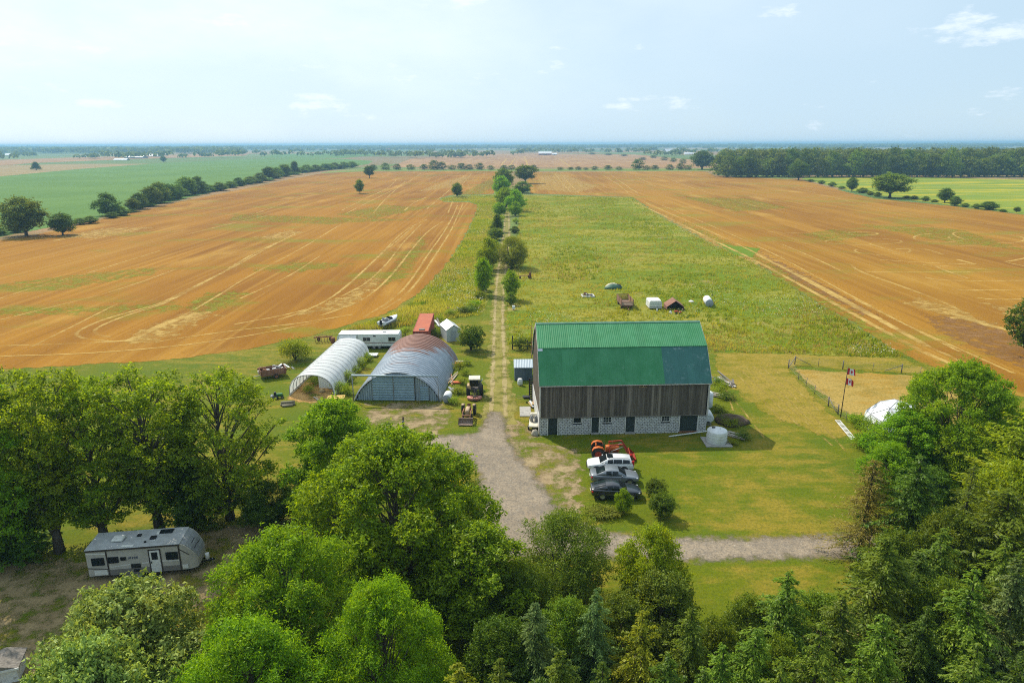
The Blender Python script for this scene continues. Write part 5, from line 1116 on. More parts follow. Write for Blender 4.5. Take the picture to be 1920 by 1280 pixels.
t = thing('steel_drum', 'rusty upright drum against the left end of the white trailer', 'drum', G(625, 643)); MB().lathe([(0, 0), (.34, 0), (.34, .3), (.355, .32), (.34, .34), (.34, .62), (.355, .64), (.34, .66), (.34, .95), (.30, .97), (0, .96)], n=20).build('body', RUST, t); MB().lathe([(.05, .96), (.05, 1.0), (0, 1.0)], (.15, 0, 0), 8).build('bung', STEEL, t)
t = thing('utility_post', 'short brown wooden post with a grey meter box at the drive', 'post', G(757, 811)); MB().cyl((0, 0, 0), (0, 0, 2.0), .11, .10, 8).build('post', M('brown_post', (.10,.06,.035), None, 4, .9), t); MB().bx(-.12, .12, -.2, -.1, 1.2, 1.55).build('meter', STEEL, t)
t = thing('barrel', 'pale blue plastic barrel beside the brown post', 'barrel', G(764, 818)); MB().lathe([(0, 0), (.27, 0), (.3, .1), (.3, .75), (.26, .88), (0, .88)], n=20).build('body', M('pale_blue_barrel', (.30,.42,.52), None, 4, .5), t); MB().lathe([(.06, .87), (.06, .92), (0, .92)], (.1, 0, 0), 8).build('bung', BLACKP, t)
a, b = G(836, 755), G(842, 742); t = thing('fuel_tank', 'white cylinder fuel tank with grey end at the quonset corner', 'tank', G(837, 756), math.atan2(b.y-a.y, b.x-a.x))
MB().cyl((0, 0, .62), (1.7, 0, .62), .52, n=28).build('shell', POLYW, t); MB().lathe([(.52, 0), (.4, .05), (0, .08)], n=24).build('end_cap', M('grey_end', (.27,.30,.33), None, 3, .5), t, loc=(-.002, 0, .62), rot=(0, -math.pi/2, 0)); MB().bx(.2, .3, -.4, .4, 0, .3).bx(1.3, 1.4, -.4, .4, 0, .3).build('stand', STEEL, t)
planks('pallet_stack', 'grey pallet boards stacked beside the quonset in the weeds', 'pallets', G(868, 680), 6, 2.0, .7, [GB2, GREY], 14, 1.5, .0, .35)
planks('pipe_bundle', 'long tan poles lying along the right side of the quonset', 'poles', G(848, 712), 6, 5.0, .25, [TAN, M('orange_brown_pole', (.34,.17,.09), None, 4, .8), GB2], 15, -.05, .0, .1, 'pole')
OR2 = M('orange_plastic', (.52,.10,.02), None, 4, .5)
tag(MB().box(G(860, 686)+Vector((0, 0, .3)), (1.0, .7, .45)).build('orange_box', OR2, None, .05), 'bright orange box beside the grey pallets', 'box'); tag(MB().box(G(857, 718)+Vector((0, 0, .12)), (1.2, .7, .2)).build('orange_box', OR2, None, .05), 'flat orange panel beside the tan poles', 'panel')
planks('scrap_heap', 'small heap of white and grey scrap beside the cab tractor', 'scrap heap', G(848, 733), 6, 1.2, .5, [POLYW, BLACKP, STEEL], 16, .4, .3, .3)
planks('scrap_heap', 'grey scrap metal leaning on the right side of the red container', 'scrap heap', G(826, 612), 8, 2.6, .6, [STEEL, GREY, POLYW], 17, .3, .5, .3)
planks('scrap_heap', 'heap of grey boards and rubble at the edge of the verge', 'scrap heap', G(852, 584), 8, 2.0, 1.4, [GREY, RUST, GB2], 18, 1.1, .2, .3)
tag(MB().box(G(697, 668)+Vector((0, 0, .3)), (1.9, 1.4, .14)).build('fibreglass_sheet', POLYW, None, .02), 'flat white panel lying between greenhouse and quonset', 'panel')
t = thing('lawn_mower', 'small green lawn machine at the greenhouse corner', 'machine', G(524, 746), .3); MB().box((0, 0, .45), (.9, .5, .4)).build('hood', M('mower_green', (.03,.13,.03), None, 4, .5), t, .08); MB().box((-.5, 0, .65), (.3, .45, .5)).build('seat', BLACKP, t, .06); MB().cyl((-.9, -.5, .25), (-.9, .5, .25), .22, n=14).build('roller', M('grey_roller', (.13,.15,.16), None, 4, .5), t)
for s in (-1, 1): wheel(t, (.35, s*.35, .18), .18, .14, STEEL); wheel(t, (-.4, s*.4, .26), .26, .2, STEEL)
LOG = M('log_bark', (.22,.18,.12), (.30,.26,.17), 4, .9, st=(.4, 4, 4)); t = thing('log_pile', 'few short logs lying at the left foot of the greenhouse', 'logs', G(540, 760), .2)
for i, (y, z, l) in enumerate(((0, .16, 1.8), (.35, .16, 1.6), (.15, .42, 1.7), (-.4, .15, 1.3))): MB().cyl((-l/2, y, z), (l/2, y, z), .16, .14, 10).build('log', LOG, t)
t = thing('plank_table', 'yellow plywood table top in front of the quonset left corner', 'table', G(631, 755), .1)
for i in range(5): MB().bx(-1.1, 1.1, -.6+i*.24, -.6+i*.24+.23, .78, .84).build('top_plank', M('yellow_ply', (.50,.33,.09), (.42,.26,.07), 3, .8), t)
for x in (-.95, .95):
    for y in (-.45, .45): MB().bx(x-.05, x+.05, y-.05, y+.05, 0, .78).build('leg', TAN, t)
planks('board_pair', 'long pale board leaning over dirt before the greenhouse', 'lumber', G(598, 750), 3, 3.2, .25, [GB2, TAN], 19, .6, .15, .15)
t = thing('red_toy_cart', 'small red cart in the weeds left of the quonset', 'cart', G(648, 764)); MB().bx(-.5, .5, -.3, .3, .3, .55).build('tub', RM, t, .04); MB().bar((.5, 0, .4), (1.1, 0, .7), .04).build('handle', BLACKP, t)
for x in (-.35, .35):
    for s in (-1, 1): wheel(t, (x, s*.3, .15), .15, .08, STEEL)
for i, (x, y) in enumerate(((610, 722), (622, 728), (604, 735))): lump('feed_sack', ('pale green sack inside the greenhouse mouth', 'grey green sack nearest the greenhouse right wall', 'tan sack in the middle of the greenhouse mouth')[i], 'sack', G(x, y), (.9, .7, .5), M('sack_green', (.28,.36,.30), None, 4, .8) if i < 2 else TAN, 30+i)
# ---- left end of the barn
t = thing('rail_fence', 'dark rail fence section beside the rear left barn corner', 'fence', (0, 0, 0)); fa, fb = G(961, 655), G(1003, 655)
for i in range(4): q_ = fa.lerp(fb, i/3); MB().bx(q_.x-.09, q_.x+.09, q_.y-.09, q_.y+.09, 0, 1.5 if i else 2.3).build('post', BARKD, t)
for z in (.6, 1.2): MB().bar((fa.x, fa.y-.12, z), (fb.x, fb.y-.12, z), .06, .14).build('rail', BARKD, t)
tag(MB().box(G(985, 772)+Vector((0, 0, .06)), (1.4, 3.2, .12)).build('stone_slab', CONC, None, .03), 'flat grey concrete slab on the grass left of the barn', 'slab')
t = thing('white_barrel', 'white barrel in front of the small blue grey shed', 'barrel', G(975, 722)); MB().lathe([(0, 0), (.3, 0), (.36, .25), (.36, .6), (.3, .9), (0, .9)], n=18).build('body', POLYW, t); MB().lathe([(.31, .88), (.31, .94), (0, .94)], n=18).build('lid', WHITEP, t)
t = thing('can_cart', 'pale cart carrying two metal cans at the front left barn corner', 'cart', G(1000, 806), math.radians(85)); MB().bx(-.3, 2.6, -.55, .55, .42, .62).build('bed', CREAM, t, .06); MB().bx(2.2, 2.8, -.5, .5, .62, 1.15).build('front_box', CREAM, t, .12)
for y in (-.25, .25): 
    c_ = MB().lathe([(0, .62), (.2, .62), (.2, 1.15), (.12, 1.28), (.14, 1.36), (0, 1.37)], (1.1, y, 0), 14).build('milk_can', STEEL, t)
for x in (.2, 2.2):
    for s in (-1, 1): wheel(t, (x, s*.58, .3), .3, .16, CHROME)
lump('boulder', 'pale boulder at the front left barn corner', 'stone', G(1003, 815), (.9, .8, .7), M('pale_stone', (.42,.37,.29), (.34,.30,.24), 4, .9, bump=.5), 40)
planks('scrap_heap', 'mixed pale scrap piled against the left barn wall', 'scrap heap', G(999, 762), 9, 1.3, .35, [POLYW, GREY, M('pinkish_scrap', (.45,.30,.25), None, 4, .8), TAN, BLACKP], 20, .2, .4, .3)
t = thing('wooden_rack', 'dark tall wooden rack standing against the left barn wall', 'rack', G(998, 748), math.radians(2))
for x in (-.4, .4): MB().bx(x-.06, x+.06, -.06, .06, 0, 2.9).build('upright', BARKD, t)
for i in range(8): MB().bx(-.4, .4, -.03, .03, .3+i*.34, .42+i*.34).build('crossbar', BARKD, t)
for i in range(5): MB().bx(-.36+i*.16, -.24+i*.16, .07, .10, 0, 2.4).build('board', GREY, t)
t = thing('scaffold', 'rusty steel scaffold ladder rising beside the left barn gable', 'scaffold', G(1001, 700), math.radians(2))
for x in (-.35, .35): MB().cyl((x, 0, 0), (x, 0, 7.2), .04, n=6).build('upright', RUST, t)
for i in range(17): MB().cyl((-.35, 0, .4+i*.4), (.35, 0, .4+i*.4), .025, n=5).build('rung', STEEL if i % 3 else RUST, t)
t = thing('wheelbarrow', 'dark wheelbarrow tipped beside the scrap left of the barn', 'wheelbarrow', G(987, 752)); MB().loft([[(x*s, y*s, z) for x, y in ((-.5,-.35),(.5,-.3),(.5,.3),(-.5,.35))] for z, s in ((.35, .6), (.7, 1.0))], smooth=False).build('tray', BLACKP, t); MB().bar((-.5, -.3, .5), (-1.2, -.3, .6), .04).bar((-.5, .3, .5), (-1.2, .3, .6), .04).build('handle', TAN, t); wheel(t, (.6, 0, .2), .2, .1, STEEL)

# ------------------------------------------------------------------ far farm buildings
def far_barn(px, py, wpx, hpx, label, wall, roof, rise=.4, depth=14, rz=0.0, name='farm_barn'):
    b = G(px, py); s = PXM((b.x, b.y, 3)); w = wpx/s; h = hpx/s*(1-rise); t = thing(name, label, 'building', b, rz)
    for y in (0, depth-.4): MB().bx(-w/2, w/2, y, y+.4, 0, h).build('wall', wall, t)
    r_ = hpx/s*rise+1.5
    for x in (-w/2, w/2-.4): MB().prism([(.4, 0), (depth-.4, 0), (depth-.4, h), (depth/2, h+r_-.3), (.4, h)], x, x+.4, axis='X').build('gable_wall', wall, t)
    for s_ in (0, 1): q = MB(); y0 = -.6 if s_ == 0 else depth+.6; q.add([(-w/2-.6, y0, h-.2), (w/2+.6, y0, h-.2), (w/2+.6, depth/2, h+r_), (-w/2-.6, depth/2, h+r_), (-w/2-.6, y0, h-.5), (w/2+.6, y0, h-.5), (w/2+.6, depth/2, h+r_-.3), (-w/2-.6, depth/2, h+r_-.3)], [(0,1,2,3),(7,6,5,4),(0,4,5,1),(1,5,6,2),(2,6,7,3),(3,7,4,0)]); q.build('roof_slope', roof, t)
    MB().bx(-w*.12, w*.12, -.25, -.02, 0, h*.75).build('door', DARK, t)
    return t
RBW = M('far_red_wall', (.26,.05,.035), None, .2, .8); WRF = M('far_white_roof', (.66,.66,.66), None, .2, .5); GWL = M('far_grey_wall', (.30,.30,.30), None, .2, .8); WWL = M('far_white_wall', (.58,.58,.56), None, .2, .7)
far_barn(1022, 291, 24, 5.5, 'distant red barn with white roof at the centre horizon', RBW, WRF, .45, 22)
far_barn(1040, 291, 9, 3, 'small white outbuilding right of the distant red barn', WWL, WRF, .4)
far_barn(1258, 288, 20, 7.5, 'distant barn with steep pale roof right of centre', GWL, WRF, .6, 26, .5)
far_barn(1294, 290, 20, 3, 'long low white shed left of the wood', WWL, WRF, .5)
far_barn(722, 283, 16, 4, 'distant red roofed barn left of centre', RBW, M('far_red_roof', (.34,.08,.05), None, .2, .7), .5, 20)
far_barn(250, 297, 34, 4.5, 'long white roofed farm building beyond the green field', GWL, WRF, .5, 30)
far_barn(288, 294, 18, 3.5, 'white farm shed right of the long farm building', GWL, WRF, .5)
far_barn(225, 301, 24, 2.5, 'low grey roofed shed left of the long farm building', GWL, M('far_grey_roof', (.34,.36,.38), None, .2, .6), .5)
far_barn(306, 292, 10, 3, 'small white house right of the farm sheds', WWL, WRF, .4)
far_barn(354, 285, 13, 3, 'distant white barn with a silo beyond the green field', WWL, WRF, .5)
far_barn(376, 285, 11, 3, 'distant white shed beside the silo barn', WWL, WRF, .5)
far_barn(14, 292, 10, 3, 'distant white shed at the left edge', WWL, WRF, .5)
far_barn(634, 288, 10, 3, 'far white house left of the red roofed barn', WWL, M('far_grey_roof', (.34,.36,.38), None, .2, .6), .5)
far_barn(855, 286.5, 9, 2.5, 'far low grey shed left of the central trees', GWL, WRF, .4)
far_barn(1780, 279, 10, 3.0, 'white roof showing beyond the wood', WWL, WRF, .5, 40)
b = G(347, 287); tag(MB().lathe([(0, 0), (4.5, 0), (4.5, 24), (3.2, 27), (0, 28)], b, 16).build('grain_silo', M('far_silo', (.40,.42,.44), None, .2, .6)), 'tall grey silo beside the distant white barn', 'silo')
b = G(1272, 289); tag(MB().lathe([(0, 0), (3, 0), (3, 14), (2, 16), (0, 16.5)], b, 16).build('grain_silo', M('far_silo2', (.5,.5,.5), None, .2, .6)), 'pale silo beside the steep roofed distant barn', 'silo')
# ------------------------------------------------------------------ vegetation
RS = np.random.RandomState(7)
def LEAF(name, dark, light, trans=.4, var=.35, patch=None):
    if name in _mats: return _mats[name]
    m, nt, co = new_mat(name)
    isl = N(nt, 'ShaderNodeNewGeometry').outputs['Random Per Island']; oi = N(nt, 'ShaderNodeObjectInfo').outputs['Random']
    c = MIXC(nt, MAPR(nt, isl, 0, 1, 0, 1, False), dark, light)
    c = MIXC(nt, MAPR(nt, NOISE(nt, co, .6, 3, .6), .4, .65, 0, .5), c, light)
    c = MIXC(nt, MAPR(nt, NOISE(nt, co, .33, 4, .65, (1, 1, 1), 0, (5.0, 2.0, 1.0)), .46, .66, 0, .55), c, MIXC(nt, 1.0, c, (1.35, 1.08, .7), 'MULTIPLY'))
    c = MIXC(nt, MAPR(nt, NOISE(nt, co, .5, 4, .65, (1, 1, 1), 0, (1.0, 9.0, 4.0)), .50, .68, 0, .5), c, MIXC(nt, 1.0, c, (.6, .72, .9), 'MULTIPLY'))
    if patch:
        for k_, (sc_, lo_, hi_, pc_) in enumerate(patch): c = MIXC(nt, MAPR(nt, NOISE(nt, co, sc_, 5, .65, (.6, 1, 1), 0, (k_*7.0, 3.0, 0)), lo_, hi_), c, pc_)
    h = N(nt, 'ShaderNodeHueSaturation', Color=c, Hue=MAPR(nt, oi, 0, 1, .485, .515, False), Value=MAPR(nt, oi, 0, 1, 1-var, 1+var, False), Saturation=1.0)
    c = h.outputs[0]
    d = N(nt, 'ShaderNodeBsdfDiffuse', Color=c); tcol = MIXC(nt, 1.0, c, (1.25, 1.15, .45), 'MULTIPLY')
    t = N(nt, 'ShaderNodeBsdfTranslucent', Color=tcol)
    mx = N(nt, 'ShaderNodeMixShader', i0=trans, i1=d.outputs[0], i2=t.outputs[0])
    gl = N(nt, 'ShaderNodeBsdfGlossy', Color=(.8,.85,.8, 1), Roughness=.45)
    finish(nt, N(nt, 'ShaderNodeMixShader', i0=.012, i1=mx.outputs[0], i2=gl.outputs[0]).outputs[0]); _mats[name] = m
    return m

def unit(v): return v/np.maximum(np.linalg.norm(v, axis=1, keepdims=True), 1e-9)
def leaf_quads(C, Nrm, size, aspect=.6, fold=.25, axis=None, rs=RS):
    """a diamond leaf at each centre C facing Nrm; size (n,)"""
    n = len(C); Nrm = unit(Nrm)
    a = rs.normal(size=(n, 3)) if axis is None else axis
    a = unit(a-(a*Nrm).sum(1, keepdims=True)*Nrm); b = np.cross(Nrm, a)
    s = size[:, None]; w = s*aspect
    V = np.empty((n, 4, 3))
    V[:, 0] = C-a*s*.5; V[:, 1] = C+b*w*.5+Nrm*s*fold*.5; V[:, 2] = C+a*s*.5; V[:, 3] = C-b*w*.5+Nrm*s*fold*.5
    return V.reshape(-1, 3)
def sphere_dirs(n, rs, up=-.3):
    d = unit(rs.normal(size=(n*3, 3))); d = d[d[:, 2] > up][:n]
    while len(d) < n: e = unit(rs.normal(size=(n, 3))); d = np.vstack([d, e[e[:, 2] > up]])[:n]
    return d
class Proto: pass
def broadleaf(seed, h, w, clear, nblob, nclus, lpc, leaf, mat, bark=BARK, aspect=.6, csig=.32, prof='round', lean=.0, up=.55, blobr=(.15, .25), stems=1, flat=.75, droop=0.):
    """tapered trunk with limbs to lumpy masses; every mass carries twigs of leaves. crown height h, width w"""
    rs = np.random.RandomState(seed); rnd = random.Random(seed); tr = MB(); blobs = []
    R0 = .018*h+.05
    for s in range(stems):
        a0 = rnd.uniform(0, 6.28); sp = 0 if stems == 1 else w*.16
        pts = []; x = y = 0
        for k in range(7):
            f = k/6; pts.append((math.cos(a0)*sp*f+rnd.uniform(-1, 1)*.02*h*f, math.sin(a0)*sp*f+rnd.uniform(-1, 1)*.02*h*f, f*h*.82))
        tr.tube(pts, [R0*(1-.85*k/6)*(1.35 if k == 0 else 1)/math.sqrt(stems) for k in range(7)], 8)
    for i in range(nblob):
        f = (i+.5)/nblob; z = clear+(1-clear)*(.08+.86*f); 
        if prof == 'round': R = math.sin(math.pi*(.16+.80*f))**.7
        elif prof == 'vase': R = (.35+.75*f)*(1 if f < .8 else (1-(f-.8)*2.2))
        elif prof == 'cone': R = 1.05-.85*f
        elif prof == 'umbrella': R = (.6+.6*f) if f < .6 else 1.0-(f-.6)*1.3
        else: R = (.55+.45*math.sin(math.pi*f))
        ang = i*2.399+rnd.uniform(-.4, .4); br = w*rnd.uniform(*blobr)*(1.1-.35*f)
        r = max(0, w/2*R-br)*rnd.uniform(.55, 1.08)
        c = Vector((r*math.cos(ang), r*math.sin(ang), min(z*h, h-br*.7))); blobs.append((c, br))
        zb = max(clear*h*.75, c.z-(r*.9+.12*h)); zb = min(zb, h*.72)
        p0 = Vector((0, 0, zb)); mid = p0.lerp(c, .55)+Vector((0, 0, -.06*r+.02*h))
        rr = R0*.36*(1-.5*f)+.012
        tr.tube([p0, mid, c], [rr, rr*.7, rr*.3], 5, caps=False)
        for _ in range(3):
            e = c+Vector((rnd.uniform(-1, 1), rnd.uniform(-1, 1), rnd.uniform(-.3, .9)))*br*.85
            tr.tube([mid.lerp(c, rnd.uniform(.4, 1)), e], [rr*.35, rr*.12], 4, caps=False)
    bc = np.array([b[0] for b in blobs]); brr = np.array([b[1] for b in blobs])
    pi = rs.choice(len(blobs), nclus, p=brr**2/(brr**2).sum())
    d = sphere_dirs(nclus, rs, -.45); rs.shuffle(d)
    cc = bc[pi]+d*(brr[pi]*(.60+.52*rs.rand(nclus)))[:, None]*np.array([1, 1, flat])
    cc[:, 2] = np.maximum(cc[:, 2], clear*h*.8)
    n = nclus*lpc; ci = np.repeat(np.arange(nclus), lpc)
    sh = unit(d+rs.normal(size=(nclus, 3))*.45+np.array([0, 0, .25]))*(csig*2.6*(.5+rs.rand(nclus, 1)))
    uu = rs.rand(n, 1)-.35
    off = sh[ci]*uu+rs.normal(size=(n, 3))*(csig*.62*(1.15-uu*.8))*np.array([1, 1, .6])
    if droop: off[:, 2] -= np.abs(rs.normal(size=n))*droop
    P = cc[ci]+off
    nr = rs.normal(size=(n, 3))*.75+np.array([0, 0, up])+d[ci]*.45
    sz = leaf*(.65+.7*rs.rand(n))
    V = leaf_quads(P, nr, sz, aspect, .25, None, rs)
    p = Proto(); p.h = h; p.w = w; p.crown = fast_mesh('crown', V, 4, mat); p.trunk = tr.mesh('trunk', bark); return p
def conifer(seed, h, w, lev, per, npb, card, mat, bark=BARKD, droop=.25, taper=.85, bare=.06, asp=.34, ragged=.25, upc=.0):
    """straight stem, whorls of drooping boughs, needle sprays along every bough"""
    rs = np.random.RandomState(seed); rnd = random.Random(seed); tr = MB()
    tr.tube([(0, 0, 0), (rnd.uniform(-.1, .1), rnd.uniform(-.1, .1), h*.5), (0, 0, h*.98)], [.014*h+.05, .009*h+.03, .01], 7)
    Cs, As, Ns, Ss = [], [], [], []
    for L in range(lev):
        f = bare+(1-bare)*(L+rnd.uniform(-.3, .3))/lev; f = max(bare, min(.985, f)); z = f*h
        Rl = w/2*(1-f)**taper+.10
        for b in range(per if f < .85 else max(4, per-3)):
            ang = rnd.uniform(0, 6.28); ln = Rl*rnd.uniform(1-ragged*1.6, 1+ragged*.5); dr = droop*rnd.uniform(.6, 1.4)
            k = max(4, int(npb*ln/(w/2))+3); u = rs.rand(k)**.75
            ca, sa = math.cos(ang), math.sin(ang)
            zz = z+ln*(upc*u-dr*u*u+.10*np.maximum(0, u-.75))
            r = ln*u; side = rs.normal(size=k)*(.13*ln*(1.1-u)+.04)
            Cs.append(np.stack([r*ca-side*sa, r*sa+side*ca, zz+rs.normal(size=k)*.05-np.abs(side)*.25], 1))
            ax = np.stack([ca+np.sign(side)*-sa*.7, sa+np.sign(side)*ca*.7, np.full(k, -.35)+rs.normal(size=k)*.25], 1); As.append(ax)
            Ns.append(np.stack([rs.normal(size=k)*.5+ca*.35, rs.normal(size=k)*.5+sa*.35, np.full(k, .8)], 1)); Ss.append(card*(.6+.8*rs.rand(k)))
            if b < 4 and L % 2 == 0: tr.tube([(0, 0, z), (ln*.85*ca, ln*.85*sa, z+ln*.85*upc-dr*ln*.7)], [.03, .008], 4, caps=False)
    C = np.vstack(Cs); V = leaf_quads(C, np.vstack(Ns), np.concatenate(Ss), asp, .2, np.vstack(As), rs)
    p = Proto(); p.h = h; p.w = w; p.crown = fast_mesh('crown', V, 4, mat); p.trunk = tr.mesh('trunk', bark); return p
def bush(seed, h, w, nclus, lpc, leaf, mat, csig=.18, aspect=.6, up=.6, lump=7):
    rs = np.random.RandomState(seed); rnd = random.Random(seed); tr = MB()
    bl = [(np.array([math.cos(i*2.4)*w*.26*rnd.uniform(.4, 1.1), math.sin(i*2.4)*w*.26*rnd.uniform(.4, 1.1), h*rnd.uniform(.35, .62)]), rnd.uniform(.22, .32)) for i in range(lump)]
    for c, r in bl: tr.tube([(0, 0, 0), (c[0]*.5, c[1]*.5, c[2]*.6), tuple(c)], [.05, .03, .012], 5, caps=False)
    bc = np.array([b[0] for b in bl]); br = np.array([b[1] for b in bl]); pi = rs.randint(0, lump, nclus)
    d = sphere_dirs(nclus, rs, -.7); rs.shuffle(d)
    cc = bc[pi]+d*(br[pi]*(.7+.4*rs.rand(nclus)))[:, None]*np.array([w, w, h*1.25]); cc[:, 2] = np.clip(cc[:, 2], .08*h, h)
    ci = np.repeat(np.arange(nclus), lpc); n = len(ci)
    sh = unit(d+rs.normal(size=(nclus, 3))*.5+np.array([0, 0, .6]))*(csig*2.0*(.4+rs.rand(nclus, 1))); uu = rs.rand(n, 1)-.4
    P = cc[ci]+sh[ci]*uu+rs.normal(size=(n, 3))*csig*.7*np.array([1, 1, .7]); P[:, 2] = np.maximum(P[:, 2], .03)
    V = leaf_quads(P, rs.normal(size=(n, 3))*.7+np.array([0, 0, up])+d[ci]*.5, leaf*(.6+.8*rs.rand(n)), aspect, .25, None, rs)
    p = Proto(); p.h = h; p.w = w; p.crown = fast_mesh('foliage', V, 4, mat); p.trunk = tr.mesh('stem', BARKD); p.bush = True; return p
def plant(pr, name, label, cat, loc, h, w, rz=None, group=None, mat=None, parts=True):
    """a tree or bush of its own: an Empty at its foot with trunk and crown"""
    rz = RS.rand()*6.28 if rz is None else rz
    if not parts:
        o = link_obj(name, pr.crown, None, loc, (0, 0, rz), (w/pr.w, w/pr.w, h/pr.h)); tag(o, label, cat, group)
    else:
        o = thing(name, label, cat, loc, rz, group, (w/pr.w, w/pr.w, h/pr.h)); b = getattr(pr, 'bush', False)
        link_obj('stem' if b else 'trunk', pr.trunk, o); o2 = link_obj('foliage' if b else 'crown', pr.crown, o)
        if mat: o2.material_slots[0].link = 'OBJECT'; o2.material_slots[0].material = mat
        return o
    if mat: o.material_slots[0].link = 'OBJECT'; o.material_slots[0].material = mat
    return o
def at_px(pr, name, label, cat, bx, by, ty, wpx, **k):
    """stands with its foot at pixel bx,by, reaches up to ty, wpx wide"""
    b = G(bx, by); h = HT(b, bx, ty); w = wpx/PXM((b.x, b.y, h*.6))
    return plant(pr, name, label, cat, b, max(h, .3), w, **k)

MAPLE = LEAF('maple_leaf', (.070,.170,.004), (.31,.49,.010), .56, .12); ASH = LEAF('ash_leaf', (.085,.170,.004), (.35,.50,.012), .60, .12)
LOCUST = LEAF('locust_leaf', (.085,.180,.004), (.29,.43,.010), .52, .1); PALE = LEAF('pale_leaf', (.085,.150,.020), (.40,.49,.12), .35, .1)
OLIVE = LEAF('olive_leaf', (.065,.120,.009), (.23,.315,.028), .45, .15); DARKL = LEAF('dark_leaf', (.035,.078,.006), (.135,.215,.016), .42, .2)
SPRUCE = LEAF('spruce_needle', (.055,.108,.007), (.235,.325,.024), .44, .2); BLUESP = LEAF('blue_spruce_needle', (.055,.105,.025), (.21,.30,.075), .38, .12)
YELSP = LEAF('yellow_spruce_needle', (.095,.140,.006), (.36,.385,.014), .45, .12); LARCH = LEAF('larch_needle', (.125,.110,.018), (.33,.27,.050), .42, .12)
YGREEN = LEAF('yellow_green_leaf', (.105,.180,.004), (.37,.45,.012), .54, .12); HEDGE = LEAF('hedge_leaf', (.050,.105,.007), (.21,.295,.020), .45, .22)
WOODL = LEAF('forest_leaf', (.050,.090,.010), (.19,.25,.028), .45, .28)

P_ASH = [broadleaf(11+i, 14, 9.5, (.05, .10, .06)[i], 60, 1180, 28, .20, ASH, up=.7, blobr=(.07, .12), prof=('oval', 'vase', 'oval')[i], csig=.27) for i in range(3)]
P_MAPLE = [broadleaf(21, 12, 15, .08, 100, 3200, 32, .205, MAPLE, blobr=(.055, .10), csig=.28, up=.75), broadleaf(22, 11, 9, .08, 52, 1800, 30, .20, MAPLE, blobr=(.075, .13), csig=.27, up=.75)]
P_LOC = [broadleaf(31+i, 11, 11, .10, 80, 2700, 31, .20, LOCUST, aspect=.36, csig=.28, blobr=(.065, .115), up=.7, flat=.65) for i in range(2)]
P_PALE = broadleaf(41, 8, 11, .10, 60, 2000, 22, .27, PALE, aspect=.5, csig=.28, blobr=(.07, .125), up=.75, flat=.7)
P_WILLOW = broadleaf(51, 7, 9, .05, 40, 1700, 26, .17, OLIVE, aspect=.34, csig=.28, blobr=(.10, .16), stems=3, up=.5)
P_SHR = [broadleaf(61+i, 7, 7, .05, 30, 1300, 26, .17, OLIVE, aspect=.5, csig=.24, blobr=(.10, .17), stems=3) for i in range(2)]
P_SPR = [conifer(71+i, 11, 6.8, 30, 8, 150, .21, SPRUCE, droop=.34, ragged=.40+.1*i, asp=.40, taper=.72) for i in range(3)]
P_LARCH = conifer(81, 12, 6.5, 40, 10, 46, .22, LARCH, droop=.12, ragged=.5, bare=.12, asp=.25, taper=.7)
P_PINE = [conifer(86+i, 12, 7.5, 34, 10, 80, .28, YGREEN, droop=-.05, ragged=.5, bare=.16, asp=.30, taper=.5, upc=.12) for i in range(2)]
P_COL = conifer(91, 12, 4.2, 46, 10, 46, .26, DARKL, droop=.1, ragged=.45, taper=.55, asp=.5)
P_MID = [broadleaf(101+i, 9, 7.5, (.12, .22, .04, .08)[i], 30, 560, 14, .36, HEDGE, blobr=(.08, .17), csig=.46, prof=('round', 'umbrella', 'round', 'cone')[i]) for i in range(4)]
P_BUSH = [bush(111+i, 2.4, 3.0, 260, 22, .12, HEDGE, .24) for i in range(3)]
P_WEED = [bush(141+i, 2.4, 3.0, 90, 14, .20, YGREEN, .34, up=.9, lump=8) for i in range(3)]
P_GLOBE = bush(121, 2.6, 2.9, 620, 24, .11, DARKL, .11, lump=10)
P_FAR = [broadleaf(131+i, 20, 15, .0, 20, 300, 6, 1.1, WOODL, blobr=(.12, .22), csig=.8, up=.8) for i in range(4)]

def nth(i): return '%d%s' % (i, 'th' if 10 < i % 100 < 14 else {1: 'st', 2: 'nd', 3: 'rd'}.get(i % 10, 'th'))
# trees in front, left to right
row = 'tall roadside trees behind the long camper'
at_px(P_ASH[0], 'ash_tree', 'tall airy green tree at the left edge, far left of the camper', 'tree', 8, 1052, 690, 240, rz=.4, mat=MAPLE)
at_px(P_ASH[1], 'ash_tree', 'tall tree with bare lower trunk left of the camper', 'tree', 112, 1034, 694, 245, rz=2.0)
at_px(P_ASH[2], 'ash_tree', 'tall airy tree rising behind the rear end of the camper', 'tree', 195, 1004, 706, 220, rz=3.4)
at_px(P_ASH[1], 'ash_tree', 'tall light green tree with clear trunk directly behind the camper roof', 'tree', 300, 994, 696, 255, rz=5.1)
at_px(P_COL, 'cedar_tree', 'dark narrow evergreen between two light green trees behind the camper', 'tree', 362, 985, 770, 120, rz=.2)
at_px(P_ASH[0], 'ash_tree', 'light green tree beside the nose of the camper, right end of its row', 'tree', 432, 972, 694, 225, rz=4.2)
at_px(P_COL, 'cedar_tree', 'dark bushy evergreen low at the left edge', 'tree', 30, 1045, 880, 150, rz=1.2, mat=DARKL)
at_px(P_SHR[0], 'shrub', 'dark shrub under the trees right of the camper nose', 'shrub', 500, 985, 905, 120, mat=DARKL)
at_px(P_MAPLE[1], 'maple_tree', 'bright green maple in front of the greenhouse and quonset', 'tree', 640, 985, 745, 210, rz=1.0)
at_px(P_MAPLE[0], 'maple_tree', 'broad bright green maple spreading beside the gravel drive', 'tree', 748, 1110, 808, 400, rz=2.2)
at_px(P_MAPLE[1], 'maple_tree', 'darker green maple below the drive, at the foot of the broad maple', 'tree', 890, 1190, 985, 240, rz=3.0)
